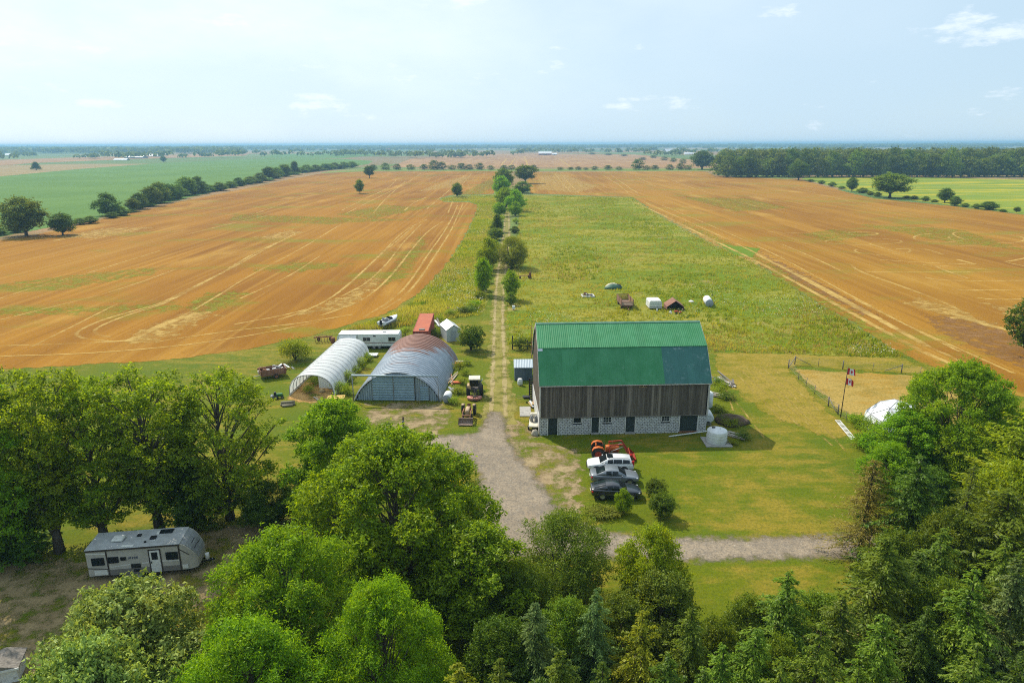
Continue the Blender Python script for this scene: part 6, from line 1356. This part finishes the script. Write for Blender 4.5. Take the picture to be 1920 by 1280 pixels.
at_px(P_LOC[0], 'locust_tree', 'feathery light green locust in front of the broad maple', 'tree', 560, 1330, 1000, 330, rz=.6)
at_px(P_LOC[1], 'locust_tree', 'feathery locust at the bottom edge below the broad maple', 'tree', 735, 1430, 1085, 270, rz=2.5)
at_px(P_LOC[0], 'locust_tree', 'feathery locust crown cut by the bottom edge, left of centre', 'tree', 500, 1500, 1165, 330, rz=4.0)
at_px(P_PALE, 'catalpa_tree', 'pale large-leaved tree in front of the camper', 'tree', 250, 1350, 1112, 330, rz=1.0)
at_px(P_PALE, 'catalpa_tree', 'pale leafy tree cut by the bottom edge left of the locusts', 'tree', 215, 1480, 1210, 300, rz=3.0)
at_px(P_WILLOW, 'willow_bush', 'round olive green willow beside the drive junction', 'tree', 1058, 1130, 962, 215, rz=.5)
at_px(P_SHR[1], 'shrub_tree', 'yellowish green shrub tree overlapping the gravel drive right of the willow', 'tree', 1218, 1165, 992, 150, rz=1.4, mat=YGREEN)
at_px(P_SHR[0], 'shrub_tree', 'grey olive shrub tree below the yellowish one by the drive', 'tree', 1235, 1215, 1075, 180, rz=4.0)
at_px(P_WILLOW, 'willow_bush', 'olive brown bush below the round willow', 'tree', 985, 1195, 1060, 150, rz=2.0)
at_px(P_SPR[0], 'spruce_tree', 'blue green spruce tip left of the other centre spruces', 'tree', 1002, 1345, 1122, 183, rz=1, mat=BLUESP)
at_px(P_SPR[1], 'spruce_tree', 'slim blue green spruce right below the round willow', 'tree', 1110, 1325, 1098, 158, rz=2, mat=BLUESP)
at_px(P_SPR[2], 'spruce_tree', 'yellow tipped spruce at bottom centre', 'tree', 1192, 1370, 1140, 207, rz=3, mat=YELSP)
at_px(P_SPR[0], 'spruce_tree', 'green spruce just right of the yellow tipped one', 'tree', 1280, 1365, 1135, 183, rz=4)
at_px(P_SPR[1], 'spruce_tree', 'dark spruce tops cut by the bottom edge at centre', 'tree', 940, 1500, 1230, 195, rz=5)
at_px(P_SPR[2], 'spruce_tree', 'dark spruce at the bottom edge below the yellow tipped one', 'tree', 1120, 1500, 1235, 219, rz=.4, mat=DARKL)
at_px(P_SPR[0], 'spruce_tree', 'pale tipped spruce below the lawn edge', 'tree', 1392, 1420, 1170, 207, rz=1.3)
at_px(P_SPR[1], 'spruce_tree', 'broad green spruce in front of the small lower lawn', 'tree', 1452, 1290, 1068, 244, rz=2.1)
at_px(P_SPR[2], 'spruce_tree', 'spruce at the bottom edge left of the brown twiggy gap', 'tree', 1500, 1460, 1160, 231, rz=.9, mat=SPRUCE)
at_px(P_SPR[0], 'spruce_tree', 'tall green spruce standing over the right end of the drive', 'tree', 1628, 1250, 1003, 268, rz=5.2)
at_px(P_SPR[1], 'spruce_tree', 'spruce with light tips below the tall one by the drive', 'tree', 1612, 1420, 1145, 207, rz=.1)
at_px(P_SPR[2], 'spruce_tree', 'grey green spruce right of the brown twiggy gap', 'tree', 1775, 1330, 1062, 231, rz=3.3, mat=SPRUCE)
at_px(P_SPR[0], 'spruce_tree', 'greyish spruce near the lower right corner', 'tree', 1852, 1320, 1042, 207, rz=4.4, mat=BLUESP)
at_px(P_SPR[1], 'spruce_tree', 'spruce cut by the right edge in the lower corner', 'tree', 1915, 1330, 1050, 195, rz=2.8)
at_px(P_SPR[2], 'spruce_tree', 'dark spruce top in the lower right corner', 'tree', 1860, 1480, 1190, 231, rz=1.8, mat=DARKL)
at_px(P_SPR[0], 'spruce_tree', 'low dark spruce between the drive end and the corner spruces', 'tree', 1700, 1340, 1130, 158, rz=2.2, mat=DARKL)
at_px(P_LARCH, 'larch_tree', 'thin brownish larch leaning over the end of the drive', 'tree', 1612, 1045, 858, 190, rz=.3)
at_px(P_SPR[1], 'spruce_tree', 'tall dark green spruce behind the larch', 'tree', 1690, 1075, 850, 231, rz=4.9, mat=DARKL)
at_px(P_LARCH, 'spruce_tree', 'pale olive conifer right of the tall dark spruce', 'tree', 1785, 1085, 868, 140, rz=2.0, mat=OLIVE)
at_px(P_PINE[0], 'pine_tree', 'spreading pine with long needles above the lower right spruces', 'tree', 1845, 1150, 915, 250, rz=1.0, mat=SPRUCE)
at_px(P_PINE[1], 'pine_tree', 'pine cut by the right edge above the corner spruces', 'tree', 1925, 1110, 880, 200, rz=2.0, mat=OLIVE)
at_px(P_MAPLE[0], 'maple_tree', 'green leafy tree on the right in front of the stubble, beside the white dome', 'tree', 1782, 890, 680, 240, rz=.8)
at_px(P_MAPLE[1], 'maple_tree', 'leafy tree partly covering the white dome', 'tree', 1690, 900, 770, 150, rz=3.8)
at_px(P_PINE[0], 'pine_tree', 'yellow green pine at the right edge, lower than the dome', 'tree', 1875, 1010, 775, 230, rz=5.0, mat=YGREEN)
at_px(P_SHR[0], 'shrub_tree', 'yellowish bushy tree right of the white dome', 'tree', 1800, 930, 790, 150, rz=.2, mat=YGREEN)
at_px(P_SHR[1], 'shrub_tree', 'green shrub tree below the white dome', 'tree', 1660, 930, 835, 110, rz=1.8, mat=MAPLE)
at_px(P_SHR[0], 'shrub_tree', 'dark shrub under the right edge trees', 'tree', 1735, 990, 880, 120, rz=2.8, mat=DARKL)
at_px(P_MID[0], 'oak_tree', 'dark tree cut by the right edge beside the stubble field', 'tree', 1930, 668, 558, 105, rz=.5, mat=DARKL)

fill = [(1050,1460,1215,170,'green spruce top between the two blue green spruces at the bottom',0,None),(1235,1480,1225,190,'dark green spruce filling the bottom edge under the yellow tipped spruce',1,DARKL),(1335,1440,1205,170,'olive spruce between the centre spruces and the pale tipped one',2,None),(1300,1520,1250,170,'low dark spruce top at the bottom edge, centre right',0,DARKL),
 (1545,1350,1110,180,'green spruce below the right end of the small lower lawn',1,None),(1430,1530,1225,180,'spruce top at the bottom edge below the broad one',2,SPRUCE),(1690,1230,1030,170,'dark spruce behind the tall one at the drive end',0,DARKL),(1730,1200,985,160,'olive spruce between the tall dark spruce and the pines',1,OLIVE),(1560,1560,1245,190,'spruce top at the bottom edge below the light tipped one',0,None),
 (1770,1500,1200,180,'dull green spruce top at the bottom edge right of the brown gap',1,OLIVE),(1840,1230,1000,170,'green spruce under the spreading pine',2,None),(1910,1230,985,170,'spruce under the pine at the right edge',0,OLIVE),(870,1540,1235,200,'bushy conifer top at the bottom edge left of centre',1,YELSP),(1010,1560,1260,180,'dark conifer top at the bottom edge, centre left',2,DARKL)]
for x, y, ty, w, lab, k_, mm in fill: at_px(P_SPR[k_], 'spruce_tree', lab, 'tree', x, y, ty, w*1.25, mat=mm)
fill2 = [(1330,1330,1165,150,'leafy green shrub tree between the centre spruces',0,HEDGE),(1060,1290,1130,150,'leafy olive shrub between the two blue green spruces',1,HEDGE),(1160,1260,1120,150,'bushy green shrub under the olive shrub tree',0,HEDGE),(940,1330,1165,170,'dark leafy bush below the darker green maple',1,DARKL),(1390,1260,1120,120,'green shrub left of the broad spruce by the small lawn',1,SPRUCE),(1520,1270,1115,150,'green leafy bush right of the broad spruce',0,SPRUCE),(1740,1270,1090,150,'leafy bush in the gap between the right conifers',1,HEDGE),(1660,1130,1000,140,'green undergrowth at the end of the drive',0,HEDGE),(1760,1130,960,150,'leafy undergrowth beneath the right conifers',1,HEDGE),(1440,1400,1200,150,'leafy bush at the bottom edge right of the pale tipped spruce',0,HEDGE),(1880,1070,870,190,'yellow green leafy crown at the right edge above the pines',1,YGREEN),(560,970,880,90,'olive bush in the shade left of the broad maple',0,OLIVE)]
for x, y, ty, w, lab, k_, mm in fill2: at_px(P_SHR[k_], 'shrub_tree', lab, 'shrub', x, y, ty, w, mat=mm)
# shrubs in the yard
at_px(P_BUSH[0], 'bush', 'bright green bush beside the rusty dump trailer', 'bush', 553, 675, 633, 62, mat=YGREEN)
at_px(P_GLOBE, 'bush', 'round dark green bush beside the tin shed', 'bush', 883, 657, 608, 56, mat=HEDGE)
at_px(P_GLOBE, 'bush', 'round clipped shrub nearest the drive', 'bush', 1238, 968, 921, 54, mat=HEDGE)
at_px(P_GLOBE, 'bush', 'round shrub just behind the one nearest the drive', 'bush', 1229, 935, 896, 44, mat=HEDGE)
at_px(P_SHR[0], 'small_tree', 'small leafy tree in front of the black car', 'tree', 1168, 962, 917, 40, mat=MAPLE)
at_px(P_BUSH[1], 'bush', 'dark shrub with yellow flowers at the drive edge by the broad maple', 'bush', 884, 932, 898, 44, mat=HEDGE)
at_px(P_BUSH[2], 'bush', 'yellow flowering shrub at the drive edge by the broad maple', 'bush', 858, 922, 897, 34, mat=LEAF('yellow_bloom', (.25,.21,.01), (.60,.43,.02), .3))
for i, (x, y, ty, w) in enumerate(sorted([(650,716,694,30),(662,700,684,28),(678,690,668,24),(640,735,714,34),(652,740,722,24),(690,676,660,22),(590,722,708,30),(600,715,702,26),(580,735,722,24)], key=lambda q: -q[1])):
    at_px(P_WEED[i % 3], 'weed_clump', 'bright green weed clump by the greenhouse, %s counting from the camera' % nth(i+1), 'weeds', x, y, ty, w, group='weeds between greenhouse and quonset', mat=YGREEN)
for i, (x, y, ty, w) in enumerate(sorted([(862,692,676,24),(872,703,690,20),(868,720,706,22),(860,738,726,26),(850,757,744,24),(874,684,672,22)], key=lambda q: -q[1])):
    at_px(P_WEED[(i+1) % 3], 'weed_clump', 'green weed clump along the right side of the quonset, %s from the camera' % nth(i+1), 'weeds', x, y, ty, w, group='weeds beside the quonset', mat=YGREEN)
for i, (x, y, ty, w) in enumerate(sorted([(1352,735,716,30),(1345,720,706,26),(1372,798,786,36),(1358,790,778,30),(1362,748,736,34),(1350,772,760,32),(1392,822,808,34),(1375,832,822,24)], key=lambda q: -q[1])):
    at_px(P_WEED[i % 3], 'weed_clump', 'weed clump at the right end of the barn, %s from the camera' % nth(i+1), 'weeds', x, y, ty, w, group='weeds by the barn end', mat=(YGREEN, HEDGE)[i % 2])
for i, (x, y, ty, w) in enumerate(sorted([(1612,800,776,40),(1630,815,785,46),(1615,838,812,44),(1640,842,806,50),(1598,790,776,26),(1650,860,830,40)], key=lambda q: -q[1])):
    at_px(P_WEED[i % 3], 'weed_clump', 'tall weed clump below the flagpole near the dome, %s from the camera' % nth(i+1), 'weeds', x, y, ty, w, group='weeds by the white dome', mat=MAPLE)
for i, (x, y, ty, w) in enumerate(sorted([(790,612,596,26),(820,604,590,30),(845,592,578,26),(868,588,574,28),(885,580,566,24),(760,628,612,24),(815,632,616,22),(826,628,612,20),(770,640,624,20),(975,655,630,34),(992,650,628,26)], key=lambda q: -q[1])):
    at_px(P_WEED[(i+2) % 3], 'weed_clump', 'bushy weed clump behind the yard sheds, %s from the camera' % nth(i+1), 'weeds', x, y, ty, w, group='weeds behind the yard', mat=(YGREEN, HEDGE)[i % 3 == 0])

# trees and bushes along the lane
lane = [(905,552,484,34,'slim dark green tree left of the lane near the container',0,HEDGE),(916,505,445,36,'bright green tall shrub left of the lane opposite the willow',2,YGREEN),
 (958,562,508,34,'dark rounded tree right of the lane nearest the barn',0,HEDGE),(932,435,402,28,'dark upright tree on the lane, first beyond the big willow',3,DARKL),
 (930,450,428,32,'olive bush on the lane just beyond the big willow',0,OLIVE),(937,406,380,26,'dark green tree halfway up the lane',0,HEDGE),(948,392,352,40,'rounded tree left of the lane past its middle',0,HEDGE),
 (966,396,356,36,'rounded tree right of the lane past its middle',2,HEDGE),(945,357,316,40,'large dark tree near the far end of the lane',0,DARKL),(985,344,311,44,'wide dark crown with visible trunk at the far end of the lane',1,DARKL),
 (980,362,340,34,'pale green bush near the far end of the lane',2,OLIVE),(966,405,378,24,'small bush right of the lane past its middle',2,HEDGE),(965,437,424,18,'small dark shrub right of the lane beyond the willow',2,DARKL),(905,545,520,26,'light bush at the foot of the slim dark tree by the lane',2,YGREEN),
 (958,572,548,20,'greyish bare bush right of the lane',2,OLIVE),(940,372,330,34,'tree left of the lane in the far group',0,HEDGE)]
for x, y, ty, w, lab, k, mm in lane: at_px(P_MID[k], 'lane_tree', lab, 'tree', x, y, ty, w*1.12, mat={HEDGE: MAPLE, DARKL: HEDGE}.get(mm, mm), group='trees along the lane')
at_px(P_WILLOW, 'willow_tree', 'big drooping willow beside the lane beyond the barn', 'tree', 960, 502, 444, 78, rz=1.0, mat=LEAF('willow_leaf', (.10,.150,.010), (.34,.39,.035), .56, .1))
lb = [(900,560,14,26),(908,530,22,24),(912,515,26,24),(920,488,22,26),(926,470,20,26),(924,458,16,22),(931,444,14,22),(934,425,14,20),(938,415,12,20),(941,400,14,20),(942,388,14,22),(944,376,16,22),(962,452,10,16),(963,472,10,18),(968,420,12,16),(972,380,14,18),(974,362,14,20),(950,345,14,24),(890,575,12,30),(880,585,12,28)]
for i, (x, y, h, w) in enumerate(lb): at_px(P_WEED[i % 3] if h < 13 else P_MID[2], 'lane_bush', 'ragged green bush in the lane hedge, %s from the camera' % nth([q[1] for q in sorted(lb, key=lambda q: -q[1])].index(y)+1), 'bush', x, y, y-h, w, mat=(YGREEN, HEDGE, MAPLE, OLIVE)[i % 4], group='bushes along the lane')
# field trees
ft = [(50,442,370,74,0,'large broad tree at the left edge of the stubble field',OLIVE),(118,441,400,44,0,'small dark tree in the stubble beside the large broad tree',DARKL),(203,404,362,40,2,'dense dark tree in the left hedgerow',DARKL),
 (675,363,337,17,0,'small lone tree in the middle of the left stubble field',HEDGE),(693,334,312,20,1,'lone tree at the far end of the left stubble field',DARKL),(857,370,343,20,0,'lone tree on the grassy patch left of the lane',HEDGE),
 (68,319,304,18,3,'lone tree at the far side of the green field',DARKL),(307,304,293,11,0,'tiny round tree beyond the green field',DARKL),
 (1668,371,327,68,1,'large spreading tree on the edge of the yellow field',OLIVE),(1597,359,333,20,0,'dark tree left of the large spreading tree by the yellow field',DARKL),(1497,338,303,36,0,'dark tree standing out in front of the wood',DARKL),
 (1771,380,353,26,0,'dark tree right of the large spreading tree',DARKL),(1790,386,368,20,2,'dark bush right of the field edge tree',DARKL),(1853,393,378,30,2,'wide dark bush near the right end of the field edge',DARKL),(1906,398,388,12,0,'small bush at the right edge of the field border',HEDGE),
 (1316,318,283,46,0,'group of dark trees left of the wood',DARKL),(1617,362,352,20,2,'low bush between the two trees by the yellow field',HEDGE)]
for x, y, ty, w, k, lab, mm in ft: at_px(P_MID[k], 'field_tree', lab, 'tree', x, y, ty, w*1.2, mat=mm)
# left hedgerow
hl = [(0,441),(30,436),(150,421),(170,419),(230,404),(250,396),(262,392),(285,386),(300,380),(318,375),(335,372),(352,366),(372,363),(390,360),(412,358),(432,352),(448,349),(470,345),(488,342),(505,338),(520,334),(535,331),(553,327),(575,323),(592,321),(610,319),(628,317),(645,316),(660,315)]
hh_ = [14,14,12,14,16,24,30,36,38,30,26,34,32,14,16,12,16,14,18,24,20,22,24,14,12,12,12,12,12]
ww_ = [26,30,24,26,24,26,30,38,40,36,28,36,30,22,26,24,22,26,24,26,24,24,24,24,22,22,22,22,22]
hb = [(x, y, h, w) for (x, y), h, w in zip(hl, hh_, ww_)]
for i in range(26):
    x = 210+i*17; y = np.interp(x, [p[0] for p in hl], [p[1] for p in hl]); hb.append((x, y, 11-3*(i % 3), 24))
hb.sort(); nt_ = nb_ = 0
for i, (x, y, h, w) in enumerate(hb):
    nt_ += h > 20; nb_ += h <= 20
    at_px(P_MID[i % 4 if h > 20 else 2], 'hedgerow_tree' if h > 20 else 'hedgerow_bush', 'tall tree in the hedgerow beside the green field, %s from the left' % nth(nt_) if h > 20 else 'low bush in the hedgerow beside the green field, %s from the left' % nth(nb_), 'tree' if h > 20 else 'bush', x, y, y-h, w*1.15, group='hedgerow trees left' if h > 20 else 'hedgerow bushes left', mat=(HEDGE, DARKL, HEDGE)[i % 3])
# far hedgerow across the fields
hx = [(700,10),(722,13),(745,11),(770,10),(795,11),(813,18),(828,15),(848,9),(865,13),(880,10),(900,13),(920,8),(945,9),(960,9),(1000,9),(1050,5),(1070,5),(1085,6),(1098,4),(1115,7),(1140,9),(1160,6),(1195,20),(1212,8),(1228,9),(1256,10),(1275,12),(1290,9)]
for i, (x, h) in enumerate(hx):
    at_px(P_FAR[i % 4], 'far_hedge_tree', 'tree in the far hedgerow behind the stubble fields, %s from the left' % nth(i+1), 'tree', x, 318.5, 318.5-h, 10+h*1.1, group='far hedgerow trees', mat=(DARKL, WOODL)[i % 2], parts=False)
for i, (x, y, h) in enumerate(sorted([(1205,300,5),(1225,297,6),(1245,301,7),(1262,304,8),(1280,307,9),(1170,293,4),(1140,291,4),(1110,290,4)])):
    at_px(P_FAR[i % 4], 'far_hedge_tree', 'tree in the slanting hedge left of the wood, %s from the left' % nth(i+1), 'tree', x, y, y-h, 18, group='slanting hedge trees', parts=False)
# right field border bushes
for i, (x, y) in enumerate([(1520,341),(1540,345),(1560,350),(1578,354),(1632,366),(1645,369),(1700,372),(1714,374),(1735,377),(1752,379),(1810,388),(1830,391),(1880,397)]):
    at_px(P_MID[2], 'border_bush', 'low bush along the border of the yellow field, %s from the left' % nth(i+1), 'bush', x, y, y-5-2*(i % 3), 16, group='border bushes right', mat=HEDGE)
# the wood on the right: its front trees one by one, the mass behind as one
k = 0
for rowi in range(2):
    for i in range(46 if rowi == 0 else 40):
        x = 1345+i*(14.2 if rowi == 0 else 16)+RS.rand()*8; y = (331 if rowi == 0 else 326)+RS.rand()*2.0-(4 if x < 1360 else 0)
        b = G(x, y); hh2 = HT(b, x, 277+RS.rand()*16-(1 if rowi else -6))
        if x < 1400: hh2 *= .9
        plant(P_FAR[k % 4], 'forest_tree', '%s row tree of the dense wood, %s from its left end' % (('front', 'second')[rowi], nth(i+1)), 'tree', b, hh2, 15+RS.rand()*10, group='front trees of the wood', mat=(WOODL, HEDGE, DARKL, WOODL, OLIVE)[RS.randint(5)], parts=(rowi == 0)); k += 1
def mass(name, pts, hs, ws, mat, nl, leaf, kind='stuff'):
    """a far wood that reads as one mass: leaf clumps over many crowns in one mesh"""
    Vs = []
    for (x, y), h, w in zip(pts, hs, ws):
        d = sphere_dirs(nl, RS, -.2); P = np.array([x, y, h*.55])+d*np.array([w/2, w/2, h*.45])*(.85+.25*RS.rand(nl, 1))
        Vs.append(leaf_quads(P, d+RS.normal(size=(nl, 3))*.4+np.array([0, 0, .4]), leaf*w*(.7+.6*RS.rand(nl)), .8, .3))
    return tag(link_obj(name, fast_mesh(name, np.vstack(Vs), 4, mat)), kind=kind)
pts = []; hs = []; ws = []
for i in range(420):
    x = 1352+RS.rand()*760; y = 325-RS.rand()*9-(3 if x < 1400 else 0); b = G(x, y); pts.append((b.x, b.y)); hs.append(min(24, HT(b, x, 276+RS.rand()*6))); ws.append(16+RS.rand()*8)
mass('wood_interior', pts, [max(h, 14)*(.82+.25*RS.rand()) for h in hs], [w*1.25 for w in ws], WOODL, 90, .13)
pts = []
for i in range(240):
    b = G(1345+RS.rand()*760, 331.3+RS.rand()*.6); pts.append((b.x, b.y))
mass('wood_undergrowth', pts, [4+RS.rand()*6 for _ in pts], [9+RS.rand()*8 for _ in pts], WOODL, 40, .16)
# far woods and scattered trees towards the horizon
rsf = np.random.RandomState(3); pts = []; hs = []; ws = []
for d0, d1, n in ((1500, 2600, 240), (2600, 4200, 420), (4200, 7000, 700), (7000, 11500, 900)):
    for i in range(n//5):
        Y = d0+(d1-d0)*rsf.rand(); X = (rsf.rand()*2-1)*Y*.95; L = rsf.randint(3, 14) if d0 < 4000 else rsf.randint(10, 40)
        ang = 0 if rsf.rand() < .75 else rsf.rand()*1.5
        for j in range(L):
            s = 15*(1 if d0 < 4000 else 2.0); pts.append((X+j*s*math.cos(ang)+rsf.normal()*8, Y+j*s*math.sin(ang)+rsf.normal()*14)); hs.append(9+rsf.rand()*9+(4 if d0 > 4000 else 0)); ws.append((13+rsf.rand()*9)*(1 if d0 < 4000 else 1.8))
mass('far_woods', pts, hs, ws, WOODL, 22, .42)
pts = []; hs = []; ws = []
for Y, n in ((6200, 200), (8800, 300), (12500, 420)):
    for i in range(n):
        X = (i/n*2-1)*Y*.9; f = math.sin(X*.0011+Y)+math.sin(X*.0037+2*Y)
        if f > -.9: pts.append((X, Y+rsf.normal()*80+200*math.sin(X*.002))); hs.append(15+rsf.rand()*9); ws.append(Y*.9*2/n*1.5)
mass('horizon_woods', pts, hs, ws, WOODL, 26, .34)
lw = []
for n_, x0, x1, y0, y1 in ((620, -60, 450, 278.5, 289), (200, 440, 640, 276.5, 281), (300, 630, 890, 275.5, 281), (90, 975, 1050, 274.5, 280), (260, 1050, 1345, 272.5, 277), (300, 1340, 1990, 270.5, 274)):
    for i in range(n_):
        x = x0+(x1-x0)*RS.rand(); b = G(x, y0+(y1-y0)*RS.rand()); lw.append((b.x, b.y))
mass('far_woods', lw, [15+RS.rand()*8 for _ in lw], [34+RS.rand()*20 for _ in lw], WOODL, 22, .36)

# grass and weeds: blades and seed heads over the meadow
def in_poly(poly, n, seed, bias=1.6):
    rs = np.random.RandomState(seed); W = np.array([(G(*p).x, G(*p).y) for p in poly]); lo, hi = W.min(0), W.max(0); out = np.zeros((0, 2))
    while len(out) < n:
        P = np.stack([lo[0]+(hi[0]-lo[0])*rs.rand(n*2), lo[1]+(hi[1]-lo[1])*rs.rand(n*2)**bias], 1); out = np.vstack([out, P[seg_dist(P, W) > .2]])
    return out[:n]
def pnoise(P, s, seed):
    r = np.random.RandomState(seed); f = np.zeros(len(P))
    for k in range(6): a = r.rand()*6.28; q = s*(1.0+.8*k); f += np.sin(P[:, 0]*q*math.cos(a)+P[:, 1]*q*math.sin(a)+r.rand()*6.28)/(1+.35*k)
    return f/2.2
def grass(name, poly, n, seed, h, w, mat, label, thr=None, bias=1.6, per=5):
    P = in_poly(poly, n, seed, bias); rs = np.random.RandomState(seed+1)
    if thr is not None: P = P[pnoise(P, .09, seed+5) > thr]
    m_ = len(P); P = np.repeat(P, per, 0)+rs.normal(size=(m_*per, 2))*.28; k = len(P)
    hh2 = h*(.5+.8*rs.rand(k))*(1+.35*pnoise(P, .16, 9)); ang = rs.rand(k)*6.28; ln = rs.normal(size=(k, 2))*.25*hh2[:, None]
    B = np.column_stack([P, np.zeros(k)]); s = np.stack([np.cos(ang), np.sin(ang), np.zeros(k)], 1)*w*(.6+.8*rs.rand(k))[:, None]
    V = np.empty((k, 3, 3)); V[:, 0] = B-s; V[:, 1] = B+s; V[:, 2] = B+np.column_stack([ln, hh2])
    return tag(link_obj(name, fast_mesh(name, V.reshape(-1, 3), 3, mat)), label, None, None, 'stuff')
PT = [(.05, .46, .62, (.46,.40,.07)), (.16, .56, .70, (.13,.22,.010)), (.09, .60, .72, (.52,.36,.10))]
GR1 = LEAF('grass_green', (.15,.20,.006), (.42,.43,.020), .45, .05, PT); GR2 = LEAF('grass_dry', (.30,.24,.06), (.55,.44,.14), .3, .05); GR3 = LEAF('grass_deep', (.10,.17,.006), (.26,.34,.014), .45, .05)
grass('meadow_grass', MEADOW_POLY, 15000, 1, .42, .09, GR1, 'tall green grass across the meadow')
grass('meadow_grass', MEADOW_POLY, 9000, 2, .55, .10, GR3, 'darker weed clumps across the meadow', .35)
grass('dry_grass', MEADOW_POLY, 8000, 3, .50, .07, GR2, 'dry straw coloured grass in the meadow', .25)
grass('verge_grass', VERGE_POLY, 9000, 4, .6, .09, GR1, 'tall grass along the verge of the left stubble field')
grass('verge_grass', VERGE_POLY, 4000, 6, .8, .09, GR2, 'dry grass along the verge of the left stubble field', .0)
def flowers(name, poly, n, seed, label, thr, z=(.5, 1.0), s=.09, mat=None, bias=1.6):
    P = in_poly(poly, n, seed, bias); P = P[pnoise(P, .07, seed+3) > thr]; k = len(P); rs = np.random.RandomState(seed)
    C = np.column_stack([P, z[0]+(z[1]-z[0])*rs.rand(k)])
    V = leaf_quads(C, rs.normal(size=(k, 3))*.4+np.array([0, -.2, 1]), s*(.6+.9*rs.rand(k)), .9, .1, None, rs)
    return tag(link_obj(name, fast_mesh(name, V, 4, mat)), label, None, None, 'stuff')
UMBEL = LEAF('white_umbel', (.55,.55,.40), (.85,.84,.68), .35, .05)
flowers('white_wildflowers', MEADOW_POLY, 22000, 12, 'white lacy wildflowers in the meadow', .55, mat=UMBEL, s=.13)
flowers('white_wildflowers', VERGE_POLY, 5000, 13, 'white wildflowers along the verge', .2, mat=UMBEL, s=.15)
# daylily patch: arching strap leaves
dl = G(1132, 968); rs = np.random.RandomState(5); q = MB()
for i in range(420):
    a = rs.rand()*6.28; r = math.sqrt(rs.rand()); bx_, by_ = dl.x+r*1.65*math.cos(a), dl.y+r*1.0*math.sin(a)+.3; an = rs.rand()*6.28; ln = .45+.35*rs.rand(); w = .028
    dx, dy = math.cos(an), math.sin(an); sx, sy = -dy*w, dx*w
    pr = [(0, 0), (.35*ln, .75*ln), (.95*ln, .62*ln)]
    v = [(bx_+dx*u+sx*(1 if j < 2 else .2)*sg, by_+dy*u+sy*(1 if j < 2 else .2)*sg, .02+zz) for j, (u, zz) in enumerate(pr) for sg in (-1, 1)]
    q.add(v, [(0,1,3,2), (2,3,5,4)])
tag(q.build('daylily_patch', LEAF('daylily_leaf', (.12,.155,.012), (.26,.25,.03), .4, .05)), 'patch of yellowish strap leaves in front of the black car', 'plants', None, 'stuff')
# ------------------------------------------------------------------ the hazy air
hz = MB().bx(-14500, 14500, -14500, 14500, -1.0, 44.0)
m, nt, co = new_mat('hazy_air'); 
pv = N(nt, 'ShaderNodeVolumePrincipled', Color=(.28,.53,.80, 1), Density=0.0002, Anisotropy=.2)
N(nt, 'ShaderNodeOutputMaterial', Volume=pv.outputs[0])
tag(hz.build('haze', m), kind='stuff')
